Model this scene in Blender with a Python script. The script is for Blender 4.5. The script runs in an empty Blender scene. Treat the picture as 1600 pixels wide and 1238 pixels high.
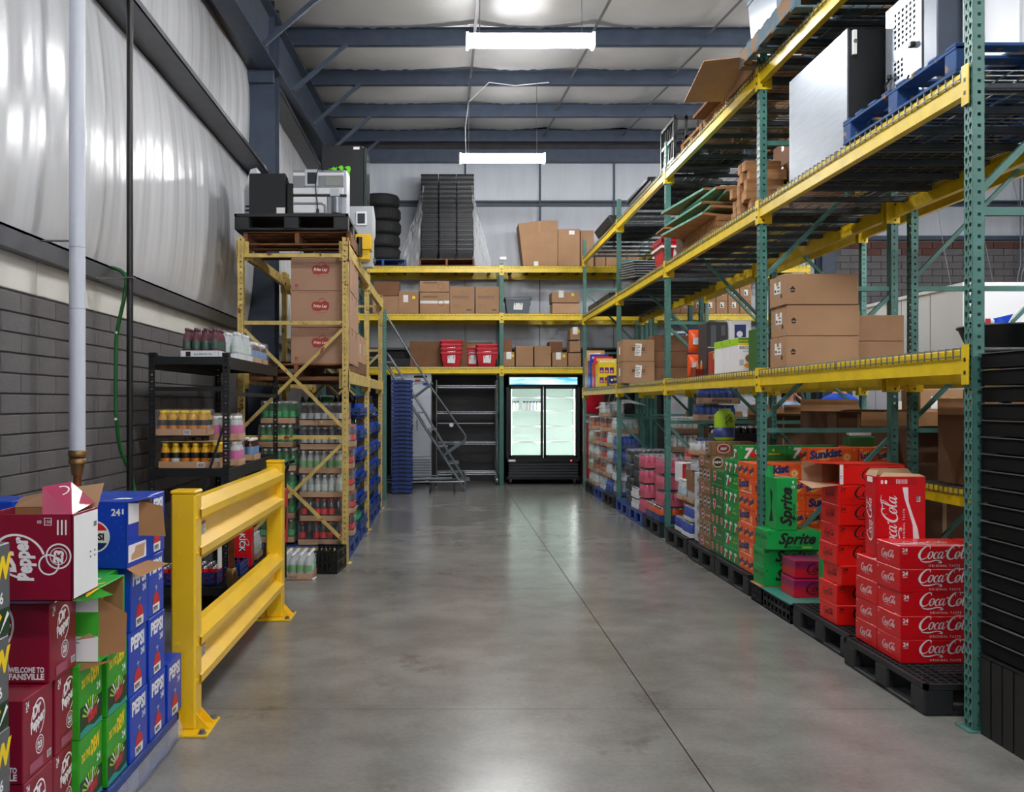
import bpy, math, random
from mathutils import Vector, Matrix, noise
random.seed(7)
SC = bpy.context.scene
COL = SC.collection
# ---------------- camera, world, exposure ----------------
F = 1450.0                                   # focal length in pixels of a 1600 px wide frame
cam = bpy.data.cameras.new('camera'); cam.sensor_width = 36; cam.sensor_fit = 'HORIZONTAL'
cam.lens = F / 1600 * 36; cam.shift_x = 102 / 1600; cam.shift_y = 11 / 1600
cam.clip_start = .05; cam.clip_end = 100
camo = bpy.data.objects.new('camera', cam); COL.objects.link(camo)
camo.location = (0, 0, 1.5); camo.rotation_euler = (math.pi / 2, 0, 0); SC.camera = camo
world = bpy.data.worlds.new('world'); SC.world = world; world.use_nodes = True
world.node_tree.nodes['Background'].inputs[0].default_value = (.75, .82, 1, 1)
world.node_tree.nodes['Background'].inputs[1].default_value = .25
SC.view_settings.view_transform = 'Standard'; SC.view_settings.look = 'None'
SC.view_settings.exposure = 0.5; SC.view_settings.gamma = 1; SC.view_settings.use_curve_mapping = False
LAMP = 110.0                                # emission strength of the LED battens
SC.cycles.max_bounces = 8; SC.cycles.transparent_max_bounces = 24; SC.cycles.diffuse_bounces = 4
SC.cycles.sample_clamp_indirect = 4
LAMPS = [(x, y) for x in (.81, 5.5, 10.2) for y in (-4.5, 0, 4.5, 9.0, 13.5) if x < 1 or y < 13] + [(5.2, 12.6)]  # the single last lamp is added, unseen, to brighten the walk-in's side

# ---------------- mesh builder ----------------
class MB:
    def __init__(s): s.v = []; s.f = []; s.m = []; s.s = []
    def add(s, vs, fs, m=0, sm=False):
        b = len(s.v); s.v.extend(tuple(p) for p in vs)
        for i, f in enumerate(fs):
            s.f.append(tuple(b + k for k in f)); s.m.append(m[i] if isinstance(m, (list, tuple)) else m); s.s.append(sm)
        return s
    def box(s, a, b, m=0):
        x0, y0, z0 = a; x1, y1, z1 = b
        return s.add([(x0,y0,z0),(x1,y0,z0),(x1,y1,z0),(x0,y1,z0),(x0,y0,z1),(x1,y0,z1),(x1,y1,z1),(x0,y1,z1)],
                     [(0,3,2,1),(4,5,6,7),(0,1,5,4),(1,2,6,5),(2,3,7,6),(3,0,4,7)], m)
    def cbox(s, a, b, c=.004, m=0):
        """chamfered box"""
        a = Vector(a); b = Vector(b); vs = []; idx = {}
        for i in (0, 1):
            for j in (0, 1):
                for k in (0, 1):
                    p = [a[0] if i == 0 else b[0], a[1] if j == 0 else b[1], a[2] if k == 0 else b[2]]
                    d = [c if i == 0 else -c, c if j == 0 else -c, c if k == 0 else -c]
                    for ax in range(3):      # vertex lying on the face normal to ax
                        q = [p[t] + (0 if t == ax else d[t]) for t in range(3)]
                        idx[(i, j, k, ax)] = len(vs); vs.append(q)
        fs = []
        for ax in range(3):
            o = [t for t in range(3) if t != ax]
            for e in (0, 1):
                q = []
                for (u, w) in ((0, 0), (1, 0), (1, 1), (0, 1)):
                    c3 = [0, 0, 0]; c3[ax] = e; c3[o[0]] = u; c3[o[1]] = w; q.append(idx[(*c3, ax)])
                flip = (e == 0) != (ax == 1)
                fs.append(tuple(reversed(q)) if flip else tuple(q))
        for ax in range(3):                   # edges parallel to ax
            o = [t for t in range(3) if t != ax]
            for u in (0, 1):
                for w in (0, 1):
                    c0 = [0, 0, 0]; c1 = [0, 0, 0]; c1[ax] = 1
                    for c3 in (c0, c1): c3[o[0]] = u; c3[o[1]] = w
                    fs.append((idx[(*c0, o[0])], idx[(*c1, o[0])], idx[(*c1, o[1])], idx[(*c0, o[1])]))
        for i in (0, 1):
            for j in (0, 1):
                for k in (0, 1): fs.append(tuple(idx[(i, j, k, t)] for t in range(3)))
        return s.add(vs, fs, m)
    def bar(s, p, q, w, h, m=0, up=(0, 0, 1)):
        p = Vector(p); q = Vector(q); d = (q - p).normalized(); up = Vector(up)
        if abs(d.dot(up)) > .98: up = Vector((0, 1, 0)) if abs(d.y) < .9 else Vector((1, 0, 0))
        r = d.cross(up).normalized() * (w / 2); u = r.cross(d).normalized() * (h / 2)
        vs = [p - r - u, p + r - u, p + r + u, p - r + u, q - r - u, q + r - u, q + r + u, q - r + u]
        return s.add(vs, [(0,1,2,3),(7,6,5,4),(0,4,5,1),(1,5,6,2),(2,6,7,3),(3,7,4,0)], m)
    def tube(s, pts, r, n=8, m=0, caps=True):
        pts = [Vector(p) for p in pts]; L = len(pts); vs = []; prev = None
        for i, p in enumerate(pts):
            d = (pts[min(i + 1, L - 1)] - pts[max(i - 1, 0)]).normalized()
            if prev is None:
                a = Vector((0, 0, 1)) if abs(d.z) < .9 else Vector((1, 0, 0)); prev = d.cross(a).normalized()
            prev = (prev - d * prev.dot(d)).normalized(); w = d.cross(prev)
            rr = r[i] if isinstance(r, (list, tuple)) else r
            for k in range(n):
                t = 2 * math.pi * k / n; vs.append(p + (prev * math.cos(t) + w * math.sin(t)) * rr)
        fs = [(i*n+k, i*n+(k+1)%n, (i+1)*n+(k+1)%n, (i+1)*n+k) for i in range(L - 1) for k in range(n)]
        s.add(vs, fs, m, True)
        if caps: s.add(vs[:n], [tuple(reversed(range(n)))], m); s.add(vs[-n:], [tuple(range(n))], m)
        return s
    def cyl(s, c, r, h, n=12, m=0, axis=2):
        c = Vector(c); d = Vector((0, 0, 0)); d[axis] = h
        return s.tube([c, c + d], r, n, m)
    def lathe(s, prof, n=12, o=(0, 0, 0)):
        """prof: (r, z, material of the band above)"""
        vs = [(o[0] + r * math.cos(2*math.pi*k/n), o[1] + r * math.sin(2*math.pi*k/n), o[2] + z) for r, z, _ in prof for k in range(n)]
        fs = []; ms = []
        for i in range(len(prof) - 1):
            for k in range(n): fs.append((i*n+k, i*n+(k+1)%n, (i+1)*n+(k+1)%n, (i+1)*n+k)); ms.append(prof[i][2])
        fs.append(tuple((len(prof)-1)*n+k for k in range(n))); ms.append(prof[-1][2])
        return s.add(vs, fs, ms, True)
    def prism(s, pts, plane, d0, d1, m=0):
        """extrude the 2-D outline pts in plane 'xy','xz','yz' from d0 to d1"""
        def t(u, v, d): return (u, v, d) if plane == 'xy' else (u, d, v) if plane == 'xz' else (d, u, v)
        n = len(pts); vs = [t(u, v, d0) for u, v in pts] + [t(u, v, d1) for u, v in pts]
        fs = [tuple(range(n)), tuple(reversed(range(n, 2*n)))] + [(k, (k+1) % n, n+(k+1) % n, n+k) for k in range(n)]
        return s.add(vs, fs, m)
    def sheet(s, fn, nu, nv, m=0, sm=True):
        vs = [fn(i / nu, j / nv) for i in range(nu + 1) for j in range(nv + 1)]
        fs = [(i*(nv+1)+j, (i+1)*(nv+1)+j, (i+1)*(nv+1)+j+1, i*(nv+1)+j+1) for i in range(nu) for j in range(nv)]
        return s.add(vs, fs, m, sm)
    def flat(s, vf, mat, m=0):
        """add a 2-D shape (verts, faces) through a 4x4 matrix"""
        return s.add([mat @ Vector((p[0], p[1], p[2] if len(p) > 2 else 0)) for p in vf[0]], vf[1], m)
    def mesh(s, name, mats):
        me = bpy.data.meshes.new(name); me.from_pydata(s.v, [], s.f)
        for a in (mats if isinstance(mats, (list, tuple)) else [mats]): me.materials.append(a)
        me.polygons.foreach_set('material_index', s.m); me.polygons.foreach_set('use_smooth', s.s); me.update()
        return me
    def build(s, name, mats, parent=None, loc=None):
        return obj(name, s.mesh(name, mats), parent, loc)

def obj(name, data, parent=None, loc=None, rz=0):
    o = bpy.data.objects.new(name, data); COL.objects.link(o)
    if parent is not None: o.parent = parent
    if loc is not None: o.location = loc
    if rz: o.rotation_euler = (0, 0, rz)
    return o
def tag(o, label=None, cat=None, group=None, kind=None):
    if label: o['label'] = label
    if cat: o['category'] = cat
    if group: o['group'] = group
    if kind: o['kind'] = kind
    return o
def thing(name, label, cat, loc=(0, 0, 0), rz=0, group=None):
    return tag(obj(name, None, None, loc, rz), label, cat, group)
def struct(name, mb, mats, label=None):
    return tag(mb.build(name, mats), label, None, None, 'structure')
KIDS = {}
def kids(o): return o.children
def clone(src, loc, rz=0, label=None, group=None, rot=None):
    r = src.copy(); COL.objects.link(r); r.location = loc; r.rotation_euler = rot or (0, 0, rz)
    for k in ('label', 'group'):
        if k in r: del r[k]
    if label: r['label'] = label
    if group: r['group'] = group
    for ch in KIDS.setdefault(src.name, [(c, list(c.children)) for c in src.children]):
        c = ch[0].copy(); COL.objects.link(c); c.parent = r
        for g in ch[1]:
            d = g.copy(); COL.objects.link(d); d.parent = c
    return r
PROTO = {}
def put(key, builder, loc, rz=0, label=None, group=None, rot=None):
    """first call builds the thing, later calls copy it and its parts"""
    if key not in PROTO:
        o = PROTO[key] = builder(); o.location = loc; o.rotation_euler = rot or (0, 0, rz)
        if label: o['label'] = label
        if group: o['group'] = group
        return o
    return clone(PROTO[key], loc, rz, label, group, rot)
def childcopy(src, parent, loc, rz=0):
    c = src.copy(); COL.objects.link(c); c.parent = parent; c.location = loc; c.rotation_euler = (0, 0, rz); return c
ORD = ['bottom', 'second', 'third', 'fourth', 'fifth', 'sixth', 'seventh', 'eighth', 'ninth', 'tenth', 'eleventh', 'twelfth', 'thirteenth', 'fourteenth']
NTH = ['first'] + ORD[1:]
_T = ['', '', 'twenty', 'thirty']
def nth(k):
    """1 -> first ... 35 -> thirty-fifth"""
    w = ['', 'first', 'second', 'third', 'fourth', 'fifth', 'sixth', 'seventh', 'eighth', 'ninth', 'tenth', 'eleventh', 'twelfth', 'thirteenth', 'fourteenth', 'fifteenth', 'sixteenth', 'seventeenth', 'eighteenth', 'nineteenth', 'twentieth']
    return w[k] if k <= 20 else _T[k // 10] + '-' + w[k % 10] if k % 10 else 'thirtieth'
def lay(i, n): return 'topmost' if i == n - 1 else 'bottom' if i == 0 else nth(i + 1) + ' from bottom'

# ---------------- materials ----------------
MATS = {}
def mat(name, col, rough=.5, metal=0, var=0, vscale=8, bump=0, bscale=40, emit=0, col2=None, spec=.5, coat=0, rust=None, stretch=None):
    if name in MATS: return MATS[name]
    m = bpy.data.materials.new(name); m.use_nodes = True; nt = m.node_tree; p = nt.nodes['Principled BSDF']
    p.inputs['Base Color'].default_value = (*col, 1); p.inputs['Roughness'].default_value = rough; p.inputs['Metallic'].default_value = metal
    p.inputs['Specular IOR Level'].default_value = spec; p.inputs['Coat Weight'].default_value = coat
    def N(t, **k):
        n = nt.nodes.new(t)
        for a, b in k.items(): setattr(n, a, b)
        return n
    tc = N('ShaderNodeTexCoord')
    vec = tc.outputs['Object']
    if stretch:
        mp = N('ShaderNodeMapping'); mp.inputs['Scale'].default_value = stretch; nt.links.new(vec, mp.inputs[0]); vec = mp.outputs[0]
    if var or col2:
        nz = N('ShaderNodeTexNoise'); nz.inputs['Scale'].default_value = vscale; nz.inputs['Detail'].default_value = 6; nt.links.new(vec, nz.inputs['Vector'])
        r = N('ShaderNodeValToRGB'); c2 = col2 or tuple(max(0, c * (1 - var)) for c in col)
        c1 = col if col2 else tuple(min(1, c * (1 + var)) for c in col)
        r.color_ramp.elements[0].position = .35; r.color_ramp.elements[1].position = .65
        r.color_ramp.elements[0].color = (*c2, 1); r.color_ramp.elements[1].color = (*c1, 1)
        nt.links.new(nz.outputs[0], r.inputs[0]); out = r.outputs[0]
        if rust:
            n2 = N('ShaderNodeTexNoise'); n2.inputs['Scale'].default_value = rust[1]; n2.inputs['Detail'].default_value = 8; nt.links.new(tc.outputs['Object'], n2.inputs['Vector'])
            r2 = N('ShaderNodeValToRGB'); r2.color_ramp.elements[0].position = rust[2]; r2.color_ramp.elements[1].position = rust[2] + .05
            nt.links.new(n2.outputs[0], r2.inputs[0]); mx = N('ShaderNodeMixRGB'); mx.inputs[2].default_value = (*rust[0], 1)
            nt.links.new(r2.outputs[0], mx.inputs[0]); nt.links.new(out, mx.inputs[1]); out = mx.outputs[0]
        nt.links.new(out, p.inputs['Base Color'])
    if bump:
        nb = N('ShaderNodeTexNoise'); nb.inputs['Scale'].default_value = bscale; nb.inputs['Detail'].default_value = 5; nt.links.new(vec, nb.inputs['Vector'])
        b = N('ShaderNodeBump'); b.inputs['Strength'].default_value = bump; b.inputs['Distance'].default_value = .01
        nt.links.new(nb.outputs[0], b.inputs['Height']); nt.links.new(b.outputs[0], p.inputs['Normal'])
    if emit: p.inputs['Emission Color'].default_value = (*col, 1); p.inputs['Emission Strength'].default_value = emit
    MATS[name] = m; return m
def clear(name, col, alpha, rough=.12, bump=0, bscale=30):
    m = mat(name, col, rough, bump=bump, bscale=bscale, spec=.8)
    nt = m.node_tree; t = nt.nodes.new('ShaderNodeBsdfTransparent'); mx = nt.nodes.new('ShaderNodeMixShader')
    mx.inputs[0].default_value = alpha; out = [n for n in nt.nodes if n.type == 'OUTPUT_MATERIAL'][0]
    nt.links.new(t.outputs[0], mx.inputs[1]); nt.links.new(nt.nodes['Principled BSDF'].outputs[0], mx.inputs[2]); nt.links.new(mx.outputs[0], out.inputs[0])
    return m
def ink(name, hexc, rough=.35): 
    c = [int(hexc[i:i+2], 16) / 255 for i in (0, 2, 4)]
    return mat(name, tuple(x / 12.92 if x <= .04045 else ((x + .055) / 1.055) ** 2.4 for x in c), rough)
def hx(h): return tuple((x / 12.92 if x <= .04045 else ((x + .055) / 1.055) ** 2.4) for x in (int(h[i:i+2], 16) / 255 for i in (0, 2, 4)))

STEEL = mat('blue_grey_primer_steel', hx('3f4a5c'), .5, .0, .12, 6)
GIRT = mat('grey_girt_steel', hx('54565c'), .45, .1, .1, 5)
GREEN = mat('green_rack_enamel', hx('4d7f76'), .42, 0, .1, 9, rust=((.02, .03, .03), 60, .70))
YEL = mat('yellow_beam_enamel', hx('ecca1c'), .38, 0, .08, 8, rust=((.25, .2, .05), 30, .72))
YOLD = mat('worn_yellow_enamel', hx('d0b568'), .5, 0, .14, 12, rust=(hx('7c3c12'), 14, .62))
GUARD = mat('guard_rail_yellow', hx('f8c81c'), .3, 0, .05, 3, coat=.3)
WIRE = mat('galvanised_wire', hx('7d8281'), .45, .6)
CHAN = mat('galvanised_channel', hx('4a535a'), .6, .2, .15, 10)
CHROME = mat('chrome', hx('d9dcde'), .12, 1)
INOX = mat('brushed_stainless', hx('7b8189'), .42, .85, .06, 5, bump=.05, bscale=60, stretch=(1, 1, 8))
GALV = mat('steel_grey_tube', hx('7c838a'), .35, .7)
KRAFT = mat('kraft_cardboard', hx('a98260'), .75, 0, .05, 5, bump=.03, bscale=30)
KRAFT2 = mat('pale_kraft_cardboard', hx('bd9674'), .75, 0, .05, 5, bump=.03)
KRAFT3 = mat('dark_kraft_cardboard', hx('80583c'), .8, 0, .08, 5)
KIN = mat('raw_cardboard_inside', hx('9c7048'), .85, 0, .08, 6)
TAPE = mat('packing_tape', hx('b9956c'), .2, 0, .05)
WHITE = mat('white_paint', hx('eceef2'), .45)
PAPER = mat('white_paper', hx('f2f2f0'), .6)
BLACK = mat('black_plastic', hx('0e0f11'), .4, 0, .15, 6)
BLK2 = mat('matt_black_metal', hx('0f1215'), .5, 0, .1, 5)
BLKP = mat('black_pallet_plastic', hx('212327'), .55, 0, .25, 5, bump=.1)
INKK = mat('black_ink', hx('14110f'), .5)
WOOD = mat('pallet_wood', hx('a8794d'), .8, 0, .3, 4, bump=.2, bscale=15, stretch=(1, 6, 6))
WOODD = mat('dark_pallet_wood', hx('7b5134'), .8, 0, .3, 4, bump=.2, bscale=15)
WOODB = mat('blue_painted_wood', hx('24508a'), .7, 0, .25, 6, rust=(hx('9c7850'), 9, .60))
BLUEP = mat('blue_crate_plastic', hx('1d3c86'), .4, 0, .12, 5)
NAVY = mat('navy_crate_plastic', hx('1f3b7c'), .45, 0, .1, 5)
REDP = mat('red_tote_plastic', hx('c4122a'), .35, 0, .1, 5)
RUB = mat('tyre_rubber', hx('1b1c1e'), .75, 0, .1, 20)
COPPER = mat('aged_copper', hx('9a5a38'), .35, .8, .25, 14)
BRASS = mat('dull_brass', hx('8a6c46'), .4, .7, .2, 14)
PVC = mat('white_pipe_jacket', hx('d5dbe8'), .45, 0, .03, 3)
HOSE = mat('green_hose_rubber', hx('1c6b2c'), .35)
FILM = clear('stretch_film', (.85, .87, .9), .08, .15, bump=1.0, bscale=28)
FILM2 = clear('bunched_stretch_film', (.85, .87, .9), .3, .2, bump=1.0, bscale=22)
GLASSD = clear('cooler_door_glass', (.9, .97, .95), .05, .02)
CLEARP = clear('clear_bottle_plastic', (.8, .86, .88), .5, .08)

# ---------------- flat art: text and shapes ----------------
TXT = {}
def text(body, bold=.0, shear=0, space=1):
    """2-D text, height of a capital = 1, left-aligned at the origin; returns (verts, faces, width)"""
    k = (body, bold, shear, space)
    if k in TXT: return TXT[k]
    c = bpy.data.curves.new('t', 'FONT'); c.body = body; c.size = 1; c.resolution_u = 2; c.fill_mode = 'FRONT'
    c.offset = bold; c.shear = shear; c.space_character = space
    o = bpy.data.objects.new('t', c); COL.objects.link(o); dg = bpy.context.evaluated_depsgraph_get(); e = o.evaluated_get(dg); me = e.to_mesh()
    s = 1 / .73
    vs = [(v.co.x * s, v.co.y * s) for v in me.vertices]; fs = [tuple(p.vertices) for p in me.polygons]
    e.to_mesh_clear(); bpy.data.objects.remove(o); bpy.data.curves.remove(c)
    x0 = min(v[0] for v in vs) if vs else 0; x1 = max(v[0] for v in vs) if vs else 1
    # make every face look along +z
    out = []
    for f in fs:
        a = sum(vs[f[i]][0] * vs[f[(i+1) % len(f)]][1] - vs[f[(i+1) % len(f)]][0] * vs[f[i]][1] for i in range(len(f)))
        out.append(f if a > 0 else tuple(reversed(f)))
    TXT[k] = ([(x - x0, y) for x, y in vs], out, x1 - x0); return TXT[k]
def disc(n=24, r=1, sx=1, sy=1): return ([(r*sx*math.cos(2*math.pi*k/n), r*sy*math.sin(2*math.pi*k/n)) for k in range(n)], [tuple(range(n))])
def ring(r0, r1, n=28, sx=1, sy=1, a0=0, a1=2*math.pi):
    vs = []
    for k in range(n + 1):
        t = a0 + (a1 - a0) * k / n
        for r in (r0, r1): vs.append((r*sx*math.cos(t), r*sy*math.sin(t)))
    return (vs, [(2*k, 2*k+1, 2*k+3, 2*k+2) for k in range(n)])
def rect(w, h): return ([(0, 0), (w, 0), (w, h), (0, h)], [(0, 1, 2, 3)])
def poly(pts):
    a = sum(pts[i][0]*pts[(i+1) % len(pts)][1] - pts[(i+1) % len(pts)][0]*pts[i][1] for i in range(len(pts)))
    return (pts if a > 0 else pts[::-1], [tuple(range(len(pts)))])
def spline(pts, k=6):
    """catmull-rom through (x, y, w)"""
    out = []; n = len(pts)
    for i in range(n - 1):
        p = [pts[max(i-1, 0)], pts[i], pts[i+1], pts[min(i+2, n-1)]]
        for j in range(k):
            t = j / k
            out.append(tuple(.5*((2*p[1][a]) + (-p[0][a]+p[2][a])*t + (2*p[0][a]-5*p[1][a]+4*p[2][a]-p[3][a])*t*t + (-p[0][a]+3*p[1][a]-3*p[2][a]+p[3][a])*t**3) for a in range(3)))
    out.append(pts[-1]); return out
def stroke(pts, k=5):
    s = spline(pts, k); vs = []; n = len(s)
    for i, (x, y, w) in enumerate(s):
        a = s[max(i-1, 0)]; b = s[min(i+1, n-1)]; dx, dy = b[0]-a[0], b[1]-a[1]; L = math.hypot(dx, dy) or 1
        nx, ny = -dy/L*w/2, dx/L*w/2; vs += [(x-nx, y-ny), (x+nx, y+ny)]
    return (vs, [(2*i, 2*i+2, 2*i+3, 2*i+1) for i in range(n-1)])
def script_logo():
    """flowing two-word cola script drawn as pen strokes, about 6.0 wide and 1.9 tall"""
    st = []
    C = lambda ox, s=1: [(ox+1.12*s, 1.25*s, .05), (ox+1.02*s, 1.52*s, .12), (ox+.70*s, 1.55*s, .13), (ox+.30*s, 1.2*s, .2), (ox+.10*s, .70*s, .26), (ox+.22*s, .28*s, .2), (ox+.58*s, .14*s, .12), (ox+1.0*s, .38*s, .07), (ox+1.25*s, .62*s, .05)]
    st.append(C(0))
    o = lambda ox: [(ox+.46, .92, .05), (ox+.24, .92, .1), (ox+.08, .55, .17), (ox+.22, .22, .12), (ox+.46, .35, .1), (ox+.54, .72, .15), (ox+.44, .93, .07), (ox+.62, .86, .04)]
    c = lambda ox: [(ox+.46, .8, .12), (ox+.34, .93, .06), (ox+.12, .66, .16), (ox+.16, .28, .14), (ox+.42, .24, .06), (ox+.64, .5, .04)]
    a = lambda ox: [(ox+.46, .86, .06), (ox+.26, .93, .09), (ox+.08, .55, .17), (ox+.18, .24, .12), (ox+.4, .48, .05), (ox+.54, .95, .1), (ox+.46, .42, .17), (ox+.56, .22, .1), (ox+.78, .5, .04)]
    st += [o(.98), c(1.58), a(2.06)]
    st.append([(2.78, .98, .05), (2.9, 1.05, .16), (3.02, 1.1, .05)])
    st.append(C(3.0, 1.08))
    st.append(o(3.88))
    st.append([(4.42, .5, .04), (4.78, 1.05, .07), (5.0, 1.62, .06), (4.84, 1.74, .08), (4.68, 1.2, .16), (4.62, .5, .18), (4.74, .22, .1), (4.96, .45, .04)])
    st.append(a(4.92))
    st.append([(3.72, 1.2, .04), (3.62, 1.5, .06), (3.9, 1.72, .1), (4.4, 1.62, .1), (4.95, 1.78, .08), (5.5, 1.72, .03)])
    st.append([(.3, .1, .04), (.62, -.12, .1), (1.3, -.14, .14), (2.0, .02, .1), (2.5, -.06, .1), (2.62, -.22, .14), (2.3, -.2, .05)])
    V = []; Fc = []
    for p in st:
        v, f = stroke(p, 4); b = len(V); V += [(x + .22*y, y) for x, y in v]; Fc += [tuple(b+i for i in q) for q in f]
    return V, Fc
SCRIPT = script_logo(); SCRIPTW = 6.1
def face_m(dims, face, u, v, e=.0012, roll=0, s=1, sx=1):
    """matrix from flat art space onto a face of a box whose min corner is the origin"""
    w, d, h = dims
    if face == 'C': o, X, Y = (u, -e, v), (1, 0, 0), (0, 0, 1)
    elif face == 'L': o, X, Y = (-e, d - u, v), (0, -1, 0), (0, 0, 1)
    elif face == 'R': o, X, Y = (w + e, u, v), (0, 1, 0), (0, 0, 1)
    else: o, X, Y = (u, v, h + e), (1, 0, 0), (0, 1, 0)
    X = Vector(X); Y = Vector(Y); Z = X.cross(Y)
    m = Matrix(((X.x, Y.x, Z.x, o[0]), (X.y, Y.y, Z.y, o[1]), (X.z, Y.z, Z.z, o[2]), (0, 0, 0, 1)))
    return m @ Matrix.Rotation(roll, 4, 'Z') @ Matrix.Diagonal((s*sx, s, 1, 1))
class Art:
    """collects print for the faces of a box; one mesh, several inks"""
    def __init__(s, dims): s.d = dims; s.b = MB(); s.inks = []; s.n = 0
    def _i(s, k):
        if k not in s.inks: s.inks.append(k)
        return s.inks.index(k)
    def shape(s, vf, face, u, v, k, roll=0, sc=1, sx=1, lift=None):
        s.n += 1; s.b.flat(vf, face_m(s.d, face, u, v, .0005 + .00009 * (s.n if lift is None else lift), roll, sc, sx), s._i(k)); return s
    def txt(s, body, face, u, v, size, k, bold=.0, shear=0, roll=0, center=False, space=1, maxw=None):
        t = text(body, bold, shear, space); sc = size; w = t[2] * sc; sx = 1
        if maxw and w > maxw: sx = maxw / w; w = maxw
        if center: u -= w/2*math.cos(roll); v -= w/2*math.sin(roll)
        return s.shape((t[0], t[1]), face, u, v, k, roll, sc, sx)
    def script(s, face, u, v, width, k, roll=0):
        return s.shape(SCRIPT, face, u, v, k, roll, width / SCRIPTW)
    def done(s, parent, name='printed_artwork'):
        return s.b.build(name, s.inks, parent) if s.inks else None
# =====================================================================  THE BUILDING
XW = -2.32; YB = 17.85; XR = 14.0; YF = -6.5
def roof(y): return 5.30 + .0648 * y
CONC = mat('polished_concrete', hx('9a9792'), .22, 0, 0, 1.3, bump=.015, bscale=9, spec=.5)
nt = CONC.node_tree
def _nz(sc, det, r=.5):
    n = nt.nodes.new('ShaderNodeTexNoise'); n.inputs['Scale'].default_value = sc; n.inputs['Detail'].default_value = det; n.inputs['Roughness'].default_value = r; nt.links.new(_t.outputs['Object'], n.inputs[0]); return n
def _ramp(src, p0, c0, p1, c1):
    r = nt.nodes.new('ShaderNodeValToRGB'); r.color_ramp.interpolation = 'EASE'; r.color_ramp.elements[0].position = p0; r.color_ramp.elements[0].color = (*c0, 1); r.color_ramp.elements[1].position = p1; r.color_ramp.elements[1].color = (*c1, 1); nt.links.new(src.outputs[0], r.inputs[0]); return r
def _mul(a, b, f):
    m = nt.nodes.new('ShaderNodeMixRGB'); m.blend_type = 'MULTIPLY'; m.inputs[0].default_value = f; nt.links.new(a.outputs[0], m.inputs[1]); nt.links.new(b.outputs[0], m.inputs[2]); return m
_t = nt.nodes.new('ShaderNodeTexCoord')
_base = _ramp(_nz(.7, 3), .2, hx('7b7a77'), .8, hx('9b9a96'))
_cl = _ramp(_nz(3.1, 5, .55), .2, (.70, .685, .66), .75, (1, 1, 1)); _sp = _ramp(_nz(40, 3), .2, (.86, .86, .86), .8, (1, 1, 1)); _st = _ramp(_nz(1.6, 8, .7), .26, (.55, .5, .45), .42, (1, 1, 1))
_o = _mul(_mul(_mul(_base, _cl, 1), _sp, 1), _st, .9); nt.links.new(_o.outputs[0], nt.nodes['Principled BSDF'].inputs['Base Color'])
JOINT = mat('dark_joint', hx('2b2926'), .9)
floor = struct('floor', MB().box((XW - .2, YF, -.2), (XR, YB + .2, -.007)), JOINT)
xs = [XW - .2, 1.03, 5.4, 9.8, XR]; ys = [YF, 1.55, 4.55, 7.5, 10.5, 13.5, 16.5, YB + .1]
for i in range(len(xs) - 1):
    for j in range(len(ys) - 1):
        g = .0035; gy = .0022
        MB().box((xs[i] + g, ys[j] + gy, -.02), (xs[i+1] - g, ys[j+1] - gy, 0)).build('slab', CONC, floor)
# ---- vinyl faced insulation
VINYL = mat('white_vinyl_insulation', hx('d6d8dc'), .27, 0, .03, 2, bump=.12, bscale=5, stretch=(1, 5, .5), spec=.5)
VINB = mat('back_wall_vinyl', hx('c4c9d2'), .4, 0, .03, 2, bump=.2, bscale=5, stretch=(5, 1, .5))
VINC = mat('ceiling_vinyl', hx('b9b8b6'), .38, 0, .04, 2, bump=.3, bscale=3.5)
MORT = mat('dark_block_mortar', hx('656365'), .9)
BLK = mat('charcoal_concrete_block', hx('6a6768'), .85, 0, .1, 3, bump=.4, bscale=45)
BLKW = mat('ivory_concrete_block', hx('e4e2da'), .8, 0, .04, 3, bump=.3, bscale=45)
BLKR = mat('rust_red_concrete_block', hx('5e3d36'), .85, 0, .25, 4, bump=.4, bscale=45)
REDW = mat('wall_red_staining', hx('6a4438'), .85, 0, .2, 3)
# ---- left wall
wl = struct('wall_left', MB().box((XW - .25, YF, 0), (XW - .013, YB + .2, 2.317)).box((XW - .25, YF, 2.317), (XW - .13, YB + .2, 7)), MORT)
CH, CL = .1095, .447
bm_full = {}
def blockmesh(l, h, m, t=.05):
    k = (round(l, 3), round(h, 3), m.name)
    if k not in bm_full: bm_full[k] = MB().cbox((-t, 0, 0), (0, l, h), .004).mesh('block', m)
    return bm_full[k]
for r in range(20):
    z0 = 2.1 - (r + 1) * CH
    for c in range(11):
        y0 = 4.62 + c * CL + (r % 2) * CL / 2
        if z0 < .35: continue
        o = obj('block', blockmesh(CL - .007, CH - .007, BLK), wl, (XW + random.uniform(-.002, .001), y0, z0))
for c in range(14):
    obj('block', blockmesh(CL - .012, .20, BLKW), wl, (XW, 4.84 - .447 + c * CL - .03, 2.108))
MB().box((XW - .02, YF, 2.3), (XW + .075, YB, 2.325)).box((XW + .06, YF, 2.325), (XW + .075, YB, 2.414)).box((XW - .02, YF, 2.40), (XW + .075, YB, 2.414)).build('ledge_channel', GIRT, wl)
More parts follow.
